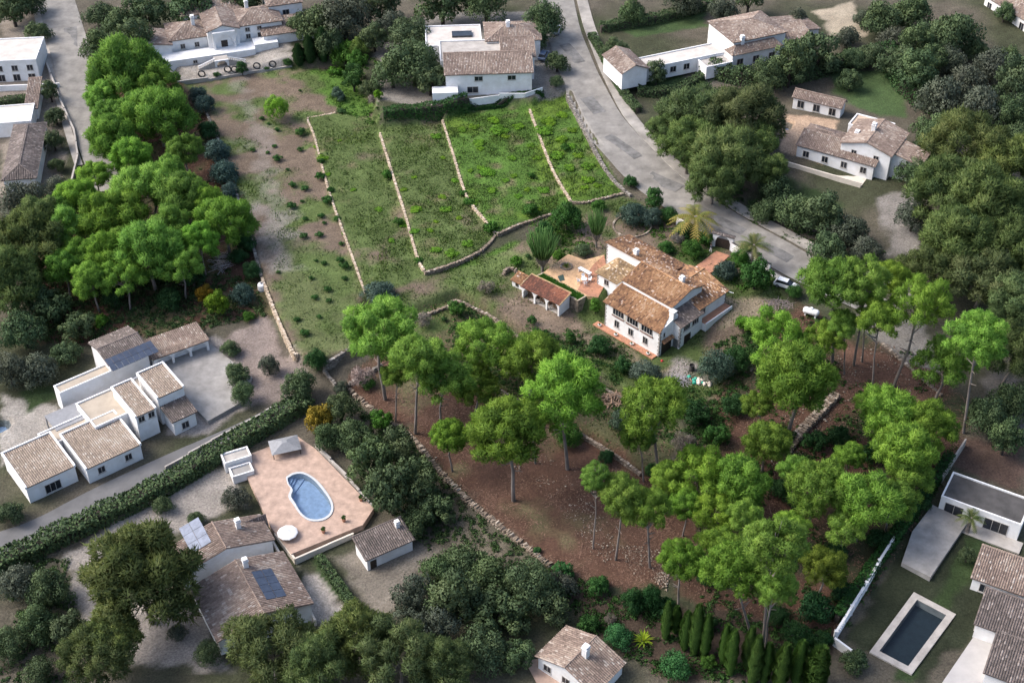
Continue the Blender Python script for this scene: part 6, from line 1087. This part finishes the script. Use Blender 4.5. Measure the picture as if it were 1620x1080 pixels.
for x, y, w_, lab in NB: bush(x, y, w_*1.22, lab, 'olive' if any(k in lab for k in ('grey', 'pale', 'dull')) else 'bush', (6, 1.9, .9) if 'orange' in lab else (.95, .82, .8) if any(k in lab for k in ('grey', 'pale', 'dull')) else (2.3, 1.35, 2.2) if 'light' in lab else (2.0, 1.2, 2.0), prnd.uniform(.85, 1.25), 'neighbours\' trees and bushes')
H2 = (1.8, 1.15, 1.8)
hedge([(-10,905),(80,862),(170,820),(250,782),(330,734),(408,687),(490,640)], 2.4, 3.2, 'long dark hedge along the lower side of dark lane', H2, 120, L_=.42)
hedge([(212,868),(265,838)], 1.0, 1.4, 'clipped hedge strip in front of solar roof', H2); hedge([(1008,150),(1050,152),(1090,140),(1118,118)], 1.8, 2.0, 'clipped hedge curving round the lawn across the lane', H2); hedge([(950,52),(1030,38),(1130,12)], 2.2, 2.4, 'tall dark hedge behind the long villa', H2)
hedge([(935,60),(960,105),(985,150),(1010,180)], 1.5, 1.6, 'hedge along the outer verge of the lane', H2); hedge([(1395,90),(1440,150),(1500,185),(1570,200)], 3.5, 4.5, 'tall grey green hedge along the right lawn', (1.1, .95, 1.2), 100, L_=.45); hedge([(1110,115),(1200,135),(1290,120),(1350,100)], 3.0, 3.2, 'dark hedge between long villa and right villa', H2, 120, L_=.42)
hedge([(505,885),(540,935),(575,985)], 1.2, 1.3, 'narrow clipped hedge right of the pale path', H2); hedge([(0,170),(35,162),(62,158)], 1.6, 2.0, 'dark hedge between the two left edge houses', H2)

for e in POTS: link('plant', SHRB[0], e, (0, 0, .4), sc=(.42, .42, .6), col=(1.2, 1.2, .9))
# ================================================================ objects round the villa
rd = random.Random(21)
# patio furniture
tp = tuple(P(924, 446, 2.76)); tb = empty('garden_table', tp, .4); tag(tb, 'white round table with chairs on the patio', 'table'); b = MB(); b.lathe((0, 0, .70), [(.55, 0), (.57, .03), (.55, .05)], 18); b.build('table_top', METAL, tb)
for q in (0.6, 2.2, 3.7, 5.3): b = MB(); b.tube([(.42*math.cos(q), .42*math.sin(q), 0), (.3*math.cos(q), .3*math.sin(q), .7)], .03, 6); b.build('leg', METAL, tb)
def chair(p, rz, label):
    c = empty('garden_chair', p, rz); tag(c, label, 'chair', 'white chairs round the patio table'); b = MB(); b.box(-.26, -.25, .42, .26, .25, .47); b.build('seat', METAL, c); b = MB(); b.hexa([(-.26, .22, .47), (.26, .22, .47), (.26, .27, .47), (-.26, .27, .47), (-.28, .32, .95), (.28, .32, .95), (.28, .37, .95), (-.28, .37, .95)]); b.build('backrest', METAL, c)
    for i in (-.22, .22):
        for j in (-.2, .2): b = MB(); b.box(i-.025, j-.025, 0, i+.025, j+.025, .42); b.build('leg', METAL, c)
        b = MB(); b.box(i-.03, -.22, .64, i+.03, .28, .68); b.build('armrest', METAL, c)
for k, (q, lab) in enumerate(((.2, 'white chair on the right of the patio table'), (1.7, 'white chair behind the patio table'), (3.3, 'white chair on the left of the patio table'), (4.9, 'white chair in front of the patio table'))):
    chair((tp[0]+1.0*math.cos(q), tp[1]+1.0*math.sin(q), tp[2]), q-math.pi/2, lab)
bn = empty('garden_bench', tuple(P(925, 433, 2.75)), R(-45)); tag(bn, 'long white bench table behind the patio chairs', 'bench'); b = MB(); b.box(-1.4, -.4, .7, 1.4, .4, .78); b.build('board', METAL, bn)
for i in (-1.2, 1.15): b = MB(); b.box(i, -.35, 0, i+.08, .35, .7); b.build('leg', METAL, bn)
_m = [P(882, 437, 2.745), P(891, 434, 2.745), P(893.5, 443, 2.745), P(886, 445, 2.745)]; b = MB(); b.prism([p[:2] for p in _m], 2.735, 2.765); tag(b.build('floor_mat', mat('green_mat', (.03, .06, .05), .9)), 'dark green square mat lying on the ochre patio', 'mat')
# ground cover in the raised bed
r = np.random.default_rng(5); n = 5200; t = r.random((n, 2)); pb = np.array([p[:2] for p in PB]); xy = (pb[0]*(1-t[:, :1])+pb[1]*t[:, :1])*(1-t[:, 1:])+(pb[3]*(1-t[:, :1])+pb[2]*t[:, :1])*t[:, 1:]; c = xy.mean(0); xy = c+(xy-c)*.95
pz = np.concatenate([xy, np.full((n, 1), 2.48)], 1); q = r.uniform(0, 6.28, n); s = np.stack([np.cos(q), np.sin(q), np.zeros(n)], 1)*.10; tt = r.normal(size=(n, 3))*.07+np.array([0, 0, .16]); v = np.stack([pz-s, pz+s, pz+tt+s*.5, pz+tt-s*.5], 1)
o = link('ground_cover', npmesh('ground_cover', v.reshape(-1, 3), np.arange(4*n).reshape(n, 4), LGRASS, r.uniform(.1, .9, n)), None, col=(.75, 1.25, .7)); ch(o, pl); tag(o, kind='stuff')
# planters along the front
for k, (a, lab) in enumerate(((-13.4, 'leftmost white planter bowl along the villa front'), (-9.6, 'second white planter bowl along the villa front'), (-5.9, 'third white planter bowl along the villa front'), (-2.2, 'white planter bowl near the villa corner'))):
    e = empty('planter_bowl', HW(a, -.3, -.42)); tag(e, lab, 'planter', 'white planter bowls along the villa front'); b = MB(); b.lathe((0, 0, 0), [(.14, 0), (.17, .1), (.32, .28), (.35, .34), (.3, .33), (.2, .27)], 14); b.build('bowl', WHITE, e); link('plant', SHRB[k % 3], e, (0, 0, .25), sc=(.22, .22, .25), col=(1, 1.1, .8))
# gas tank
g = G(1282, 500); gt_ = empty('gas_tank', tuple(g), R(-28)); tag(gt_, 'white cylindrical gas tank on feet among the pines', 'tank'); b = MB(); pr_ = [(0, -1.45), (.35, -1.4), (.55, -1.2), (.6, -1.05), (.6, 1.05), (.55, 1.2), (.35, 1.4), (0, 1.45)]
k_ = 18; vs = []; fs = []
for rr_, x_ in pr_:
    for j in range(k_): q_ = 2*math.pi*j/k_; vs.append((x_, rr_*math.cos(q_), 1.0+rr_*math.sin(q_)))
for i in range(len(pr_)-1):
    for j in range(k_): fs.append((i*k_+j, i*k_+(j+1) % k_, (i+1)*k_+(j+1) % k_, (i+1)*k_+j))
b.add(vs, [f[::-1] for f in fs]); b.build('vessel', METAL, gt_, True)
for i in (-.9, .9): b = MB(); b.box(i-.12, -.4, -.2, i+.12, .4, .55); b.build('foot', WHITE, gt_)
b = MB(); b.lathe((0, 0, 1.55), [(.28, 0), (.28, .22), (.2, .28)], 14); b.build('valve_dome', METAL, gt_)
# water tank at left
g = G(415, 458); wt = empty('water_tank', tuple(g), .3); tag(wt, 'white plastic water tank at the end of the boundary wall', 'tank'); b = MB(); b.lathe((0, 0, 0), [(.72, -.1), (.8, .1), (.8, 1.05), (.7, 1.25), (.25, 1.4)], 16); b.build('vessel', METAL, wt, False); b = MB(); b.lathe((0, 0, 1.4), [(.2, 0), (.2, .12)], 12); b.build('lid', DKMET, wt)
# barrel
g = G(1094, 586); br = empty('barrel', tuple(g)); tag(br, 'open black barrel beside the large olive bush', 'barrel'); b = MB(); b.lathe((0, 0, 0), [(.42, 0), (.44, .05), (.44, .45), (.46, .5), (.44, .55), (.44, 1.1), (.46, 1.15), (.41, 1.15), (.40, .3)], 18); b.build('drum', mat('rusty_drum', (.05, .042, .038), .7, .4, 3), br)
for z_ in (.4, .78): b = MB(); b.lathe((0, 0, z_), [(.44, 0), (.475, .03), (.44, .06)], 18); b.build('hoop', DKMET, br)
# log pile, branch heaps
def heap(name, label, px, py, rx, ry, n, L0, L1, r0, r1, m, hgt, part='log', cat='log pile'):
    g = G(px, py); e = empty(name, tuple(g)); tag(e, label, cat)
    for i in range(n):
        a, d = rd.uniform(0, 6.28), math.sqrt(rd.random()); x, y = rx*d*math.cos(a), ry*d*math.sin(a); z = r1+(1-d)*hgt*rd.uniform(.3, 1); q = rd.gauss(.4, .9); L_ = rd.uniform(L0, L1)/2; ti = rd.uniform(-.2, .2)
        zz = float(zf(g[0]+x, g[1]+y))-g[2]; b = MB(); b.tv = rd.random(); b.tube([(x-L_*math.cos(q), y-L_*math.sin(q), zz+z-L_*ti), (x, y, zz+z+rd.uniform(-.04, .04)), (x+L_*math.cos(q), y+L_*math.sin(q), zz+z+L_*ti)], [rd.uniform(r0, r1), rd.uniform(r0, r1), r0], 6); b.build(part, m, e)
heap('log_pile', 'loose pile of cut pine logs below the garden wall', 965, 632, 2.4, 1.7, 70, 1.0, 2.2, .08, .15, WOODM, 1.0)
heap('branch_heap', 'heap of bare grey dead branches in left wood', 352, 415, 1.6, 3.2, 60, 1.6, 3.6, .03, .07, mat('grey_deadwood', (.36, .34, .35), .9, .25, 3), 1.2, 'branch', 'branch heap')
heap('branch_heap', 'heap of grey prunings behind the front pine below villa', 1075, 603, 2.2, 1.3, 70, .8, 2.0, .025, .06, mat('grey_deadwood', (.36, .34, .35)), .6, 'branch', 'branch heap')
heap('branch_heap', 'heap of pink grey brushwood near the gas tank', 1232, 482, 2.6, 1.4, 70, .8, 2.0, .025, .055, mat('pink_brushwood', (.32, .26, .25), .9, .25, 3), .7, 'branch', 'branch heap')
e = empty('plank', tuple(G(1091, 600)), 0); tag(e, 'single pale plank lying beside the rubbish heap', 'plank'); b = MB(); b.obox((0, 0, .25), (.25, -1.0, 0), (.09, .02, 0), (0, 0, .04)); b.build('board', WOODM, e)
# rubbish
g = G(1108, 605); rb_ = empty('rubbish_heap', tuple(g)); tag(rb_, 'heap of green and white plastic sacks and rubble', 'rubbish'); gp_ = mat('green_plastic', (.03, .36, .26), .5, .2, 3); wp_ = mat('white_sack', (.68, .60, .52), .8, .2, 3)
for i in range(26):
    x, y = rd.uniform(-1.8, 1.8), rd.uniform(-.7, .7); s_ = rd.uniform(.18, .4); b = MB(); b.lathe((x, y+(-.35*x), 0), [(s_*.7, -.1), (s_, s_*.3), (s_*.8, s_*.9), (s_*.3, s_*1.2)], 7); b.build('sack', gp_ if (x < -.7 or rd.random() < .15) else wp_, rb_)
g = G(1047, 572); b = MB(); b.lathe((0, 0, 0), [(.2, -.05), (.24, .08), (.2, .22), (.07, .28)], 10); o = b.build('red_bag', mat('red_plastic', (.5, .02, .03), .5)); o.location = tuple(g); tag(o, 'small red bag on the ground at the villa corner', 'bag')
# parked car behind the lane wall
def car(px, py, rz, label, colr):
    g = G(px, py); e = empty('parked_car', (g[0], g[1], g[2]+.1), rz); tag(e, label, 'car'); cm = mat('car_paint_'+label.split()[0], colr, .3, .05, 2)
    prof = [(-2.15, .35), (-2.2, .8), (-1.9, .95), (-1.55, 1.0), (1.0, 1.0), (2.0, .85), (2.2, .6), (2.15, .35)]; b = MB(); n = len(prof); vs = [(x, -.85, z) for x, z in prof]+[(x, .85, z) for x, z in prof]; b.add(vs, [tuple(range(n-1, -1, -1))[::-1], tuple(range(n, 2*n))[::-1]]+[(i, n+i, n+(i+1) % n, (i+1) % n) for i in range(n)]); o = b.build('body', cm, e)
    bm = bmesh.new(); bm.from_mesh(o.data); bmesh.ops.recalc_face_normals(bm, faces=bm.faces); bmesh.ops.bevel(bm, geom=bm.edges[:], offset=.06, segments=2, affect='EDGES'); bm.to_mesh(o.data); bm.free()
    b = MB(); b.hexa([(-1.9, -.78, .98), (1.1, -.78, .98), (1.1, .78, .98), (-1.9, .78, .98), (-1.6, -.62, 1.5), (.35, -.62, 1.5), (.35, .62, 1.5), (-1.6, .62, 1.5)]); b.build('cabin', GLASS, e); b = MB(); b.box(-1.55, -.6, 1.5, .3, .6, 1.55); b.build('roof', cm, e)
    for x in (-1.35, 1.35):
        for y in (-.8, .8): b = MB(); b.tube([(x, y-.1, .33), (x, y+.1, .33)], .33, 14); w_ = b.build('wheel', DKMET, e); b = MB(); b.tube([(x, y-.11, .33), (x, y+.11, .33)], .18, 10); b.build('rim', STEEL, w_)
    for y in (-.6, .6): b = MB(); b.box(2.12, y-.18, .6, 2.22, y+.18, .75); b.build('headlight', METAL, e)
car(1243, 455, R(-30), 'white car parked behind the lane wall near the pines', (.72, .73, .75)); car(860, 92, R(75), 'blue grey car parked beside the two storey villa', (.12, .16, .24)); car(880, 52, R(78), 'silver car parked on the lane side at top', (.45, .48, .52))
# the person by the gateway: one skinned body, dark top and white trousers
g = G(1124, 399); pe = empty('person', tuple(g), R(-60)); tag(pe, 'person in dark top and white trousers standing by the gateway', 'person')
sk = [(0, 0, .95, .15), (0, .0, 1.2, .15), (0, 0, 1.42, .17), (0, 0, 1.52, .06), (0, .02, 1.60, .10), (0, .02, 1.72, .095), (.19, 0, 1.42, .06), (.30, .05, 1.15, .045), (.27, .2, .95, .04), (-.19, 0, 1.42, .06), (-.30, .02, 1.15, .045), (-.32, .08, .92, .04), (.10, 0, .9, .10), (.13, .12, .5, .075), (.13, .02, .09, .05), (.13, .16, .05, .045), (-.10, 0, .9, .10), (-.13, -.02, .5, .075), (-.15, -.16, .09, .05), (-.15, -.02, .05, .045)]
ed = [(0, 1), (1, 2), (2, 3), (3, 4), (4, 5), (2, 6), (6, 7), (7, 8), (2, 9), (9, 10), (10, 11), (0, 12), (12, 13), (13, 14), (14, 15), (0, 16), (16, 17), (17, 18), (18, 19)]
me = bpy.data.meshes.new('body'); me.from_pydata([s_[:3] for s_ in sk], ed, []); bo = link('body', me, pe); md = bo.modifiers.new('skin', 'SKIN')
for i, s_ in enumerate(sk): me.skin_vertices[0].data[i].radius = (s_[3], s_[3]); me.skin_vertices[0].data[i].use_root = i == 0
bo.modifiers.new('sub', 'SUBSURF').render_levels = 2; bo.modifiers['sub'].levels = 2
pm, pt_, pbsdf = nodemat('clothes_and_skin'); tcn = pt_.nodes.new('ShaderNodeTexCoord'); sx = pt_.nodes.new('ShaderNodeSeparateXYZ'); pt_.links.new(tcn.outputs['Object'], sx.inputs[0]); rp = pt_.nodes.new('ShaderNodeValToRGB'); rp.color_ramp.interpolation = 'CONSTANT'; el = rp.color_ramp.elements; mdv = pt_.nodes.new('ShaderNodeMath'); mdv.operation = 'DIVIDE'; mdv.inputs[1].default_value = 2.0
for p_, c_ in ((0.0, (.05, .04, .035)), (.05, (.72, .72, .72)), (.49, (.05, .055, .07)), (.76, (.45, .27, .19))):
    if p_ == 0: el[0].position = 0; el[0].color = (*c_, 1)
    elif p_ == .05: el[1].position = .05; el[1].color = (*c_, 1)
    else: k_e = el.new(p_); k_e.color = (*c_, 1)
pt_.links.new(sx.outputs[2], mdv.inputs[0]); pt_.links.new(mdv.outputs[0], rp.inputs[0]); pt_.links.new(rp.outputs[0], pbsdf.inputs['Base Color']); me.materials.append(pm)
b = MB(); b.lathe((0, 0, 1.66), [(.112, 0), (.118, .06), (.09, .13), (.03, .16)], 12); b.build('hair', DARK, pe)
# ---------------------------------------------------------------- loose stones: rubble slopes
def stones(name, label, polys, m, seed):
    r = np.random.default_rng(seed); ico = [(0, 0, 1), (.89, 0, .3), (.2, .85, .4), (-.72, .5, .35), (-.7, -.55, .4), (.3, -.85, .3), (.0, .0, -.6)]; F0 = [(0, 1, 2), (0, 2, 3), (0, 3, 4), (0, 4, 5), (0, 5, 1), (6, 2, 1), (6, 3, 2), (6, 4, 3), (6, 5, 4), (6, 1, 5)]
    I = np.array(ico); Vs = []; T = []
    for pts, n, s0, s1 in polys:
        g = np.array(GP(pts)); lo, hi = g[:, :2].min(0), g[:, :2].max(0); p = lo+r.random((n*6, 2))*(hi-lo); ok = inpoly(p[:, 0], p[:, 1], [tuple(x) for x in g]) & (fbm(p[:, 0], p[:, 1], .4, 3, seed) > r.uniform(.25, .75, len(p))); p = p[ok][:n]; m_ = len(p)
        z = zf(p[:, 0], p[:, 1]); sc = s0*(s1/s0)**(r.random(m_)**2); q = r.uniform(0, 6.28, m_); J = I[None]*r.uniform(.6, 1.25, (m_, 7, 3)); cx_, sx_ = np.cos(q)[:, None], np.sin(q)[:, None]
        X = J[..., 0]*cx_-J[..., 1]*sx_; Y = J[..., 0]*sx_+J[..., 1]*cx_; Vs.append(np.stack([X, Y, J[..., 2]*.7], 2)*sc[:, None, None]+np.concatenate([p, (z+.04)[:, None]], 1)[:, None]); T.append(np.clip(r.normal(.55, .25, m_), 0, 1))
    V_ = np.concatenate(Vs); m_ = len(V_); F_ = (np.arange(m_)*7)[:, None, None]+np.array(F0)[None]; o = link(name, npmesh(name, V_.reshape(-1, 3), F_.reshape(-1, 3), m, np.repeat(np.concatenate(T), 10))); tag(o, label, 'stones', None, 'stuff')
stones('loose_stones', 'pale rubble stones strewn over the pine terraces', [([(830,715),(870,722),(965,830),(980,900),(940,880),(880,800),(850,775)], 800, .05, .22), ([(745,675),(765,680),(835,740),(820,745)], 260, .08, .25), ([(975,860),(1060,870),(1060,925),(1010,925)], 420, .05, .22), ([(1320,540),(1440,560),(1480,620),(1400,660),(1330,640)], 420, .06, .28), ([(1240,640),(1330,620),(1320,660),(1260,740),(1215,740)], 300, .08, .3), ([(545,612),(605,650),(660,690),(800,830),(880,890),(870,905),(780,840),(640,700)], 600, .06, .24), ([(1035,905),(1060,905),(1055,935),(1035,930)], 120, .08, .28), ([(1150,530),(1200,560),(1190,590),(1170,570)], 120, .06, .3)], STONE, 3)
stones('loose_stones', 'small stones and litter scattered on the bare strip', [([(340,140),(480,130),(560,420),(520,540),(460,520),(400,330)], 900, .03, .10), ([(560,470),(760,420),(1100,590),(980,600),(730,470)], 700, .03, .09)], STONEG, 8)
# ---------------------------------------------------------------- grass: blades on the terraces
r = np.random.default_rng(12); n = 560000; x = r.uniform(-62, 48, n); y = r.uniform(160, 292, n)
i_ = np.clip(np.searchsorted(nx, x)-1, 0, len(nx)-2); j_ = np.clip(np.searchsorted(ny, y)-1, 0, len(ny)-2); gw = GRASSW[j_, i_]; ok = r.random(n) < gw*np.clip((fbm(x, y, .5, 3, 6)-.25)*2.2, .1, 1); x, y = x[ok], y[ok]; n = len(x); z = zf(x, y)
lush = fbm(x, y, .12, 3, 92); hgt = r.uniform(.12, .34, n)*(.6+1.0*np.clip((lush-.35)*2.5, 0, 1)); q = r.uniform(0, 6.28, n); s = np.stack([np.cos(q), np.sin(q), np.zeros(n)], 1)*r.uniform(.05, .12, n)[:, None]; p = np.stack([x, y, z-.02], 1); tip = p+np.stack([r.normal(0, .14, n), r.normal(0, .14, n), hgt], 1)
v = np.stack([p-s, p+s, tip], 1); nrm = np.repeat(unit(np.stack([r.normal(0, .35, n), r.normal(0, .35, n), np.ones(n)], 1))[:, None], 3, 1); ti = np.clip(.15+1.2*(lush-.35)+r.normal(0, .14, n)+.3*(fbm(x, y, .8, 2, 44)-.5), 0, 1)
tag(link('grass', npmesh('grass', v.reshape(-1, 3), np.arange(3*n).reshape(n, 3), LGRASS, ti, nrm.reshape(-1, 3)), col=(1, 1, 1)), 'tufts of wild grass over the terraces', 'grass', None, 'stuff')

# ---------------------------------------------------------------- undergrowth: low scrub that nobody could count
def undergrowth(polys, label, seed, col):
    r = np.random.default_rng(seed); Vs = []; T = []; Ns = []
    for pts, nc, thr in polys:
        g = np.array(GP(pts)); lo, hi = g[:, :2].min(0), g[:, :2].max(0); p = lo+r.random((nc*8, 2))*(hi-lo); ok = inpoly(p[:, 0], p[:, 1], [tuple(x) for x in g]) & (fbm(p[:, 0], p[:, 1], .16, 3, seed) > thr); p = p[ok][:nc]; m_ = len(p); k = 34
        rad = r.uniform(.25, .8, m_); d = unit(r.normal(size=(m_, k, 3))); d[..., 2] = np.abs(d[..., 2]); q = np.concatenate([p, (zf(p[:, 0], p[:, 1]))[:, None]], 1)[:, None]+d*rad[:, None, None]*np.array([1, 1, .7])*r.uniform(.5, 1.05, (m_, k, 1)); d = d.reshape(-1, 3); q = q.reshape(-1, 3); n = len(q)
        t = unit(d*.6+r.normal(size=(n, 3))*.7); s = unit(np.cross(t, d+r.normal(size=(n, 3))*.4)); s *= np.sign((np.cross(s, t)*d).sum(1))[:, None]; L_ = r.uniform(.16, .34, n)[:, None]; Vs.append(np.stack([q-t*L_*.5, q+s*L_*.35, q+t*L_*.5, q-s*L_*.35], 1)); Ns.append(np.repeat(unit(d*.6+r.normal(size=(n, 3))*.4)[:, None], 4, 1)); T.append(np.clip(np.repeat(r.normal(.5, .25, m_), k)+r.normal(0, .12, n), 0, 1))
    V_ = np.concatenate(Vs); n = len(V_); tag(link('undergrowth', npmesh('undergrowth', V_.reshape(-1, 3), np.arange(4*n).reshape(n, 4), LBROAD, np.concatenate(T), np.concatenate(Ns).reshape(-1, 3)), col=col), label, 'undergrowth', None, 'stuff')
undergrowth([(PINER, 900, .45), ([(860,895),(960,935),(1110,960),(1330,1000),(1310,1080),(1060,1080),(930,1000)], 500, .35), ([(727,470),(870,562),(987,626),(1080,690),(1013,738),(902,668),(700,560)], 500, .42), ([(1020,600),(1120,620),(1180,600),(1200,700),(1080,720),(1040,660)], 350, .35), ([(820,520),(870,525),(985,590),(985,618),(870,556)], 160, .4), ([(880,520),(960,530),(1030,590),(1000,600),(930,570)], 90, .45), ([(1130,545),(1200,520),(1210,560),(1180,600)], 120, .35)], 'low dark scrub covering the ground among pines', 5, (1.1, 1.05, .9))
undergrowth([(WOODL, 500, .4), ([(70,430),(250,430),(400,440),(425,500),(330,520),(160,545),(60,540)], 1300, .25), ([(560,640),(640,690),(760,810),(870,905),(830,1000),(640,960),(640,860),(600,720)], 900, .32), ([(1180,300),(1330,340),(1400,400),(1330,420),(1200,360),(1100,300)], 400, .35), ([(0,900),(110,880),(130,1080),(0,1080)], 350, .35), ([(1330,1010),(1440,830),(1500,760),(1480,740),(1320,980)], 150, .3)], 'low scrub on the slopes round the neighbouring gardens', 6, (1.5, 1.1, 1.4))
undergrowth([([(1030,320),(1130,380),(1110,420),(1060,400),(1000,350)], 130, .3), ([(840,340),(900,330),(940,390),(880,410),(840,400)], 160, .3), ([(500,60),(600,100),(605,190),(530,178)], 160, .35), ([(1110,420),(1200,400),(1240,450),(1190,470),(1140,440)], 120, .35)], 'leafy ground cover in the villa garden beds', 7, (1.7, 1.6, .9))

# ---------------------------------------------------------------- needle litter and twigs under the pines
r = np.random.default_rng(77); Vs = []
for poly, n in ((TERRW[6], 26000), (GP(PINER), 26000), (TERRW[5], 7000), (GP(WOODL), 14000)):
    g = np.array([p[:2] for p in poly]); p = g.min(0)+r.random((n*2, 2))*(g.max(0)-g.min(0)); ok = inpoly(p[:, 0], p[:, 1], [tuple(x) for x in g]) & (fbm(p[:, 0], p[:, 1], .3, 3, 61) > r.uniform(.3, .7, len(p))); p = p[ok][:n]; m_ = len(p)
    q = r.uniform(0, 6.28, m_); L_ = r.uniform(.08, .4, m_)*np.where(r.random(m_) < .03, 4, 1); d = np.stack([np.cos(q), np.sin(q), r.normal(0, .1, m_)], 1)*L_[:, None]/2; s = np.stack([-np.sin(q), np.cos(q), np.zeros(m_)], 1)*r.uniform(.02, .07, m_)[:, None]; c = np.concatenate([p, (zf(p[:, 0], p[:, 1])+r.uniform(.02, .08, m_))[:, None]], 1); Vs.append(np.stack([c-d-s, c+d-s, c+d+s, c-d+s], 1))
V_ = np.concatenate(Vs); n = len(V_); tag(link('needle_litter', npmesh('needle_litter', V_.reshape(-1, 3), np.arange(4*n).reshape(n, 4), LDRY, np.clip(r.normal(.4, .3, n), 0, 1)), col=(.75, .52, .42)), 'dry needles and twigs littering the ground under the pines', 'litter', None, 'stuff')
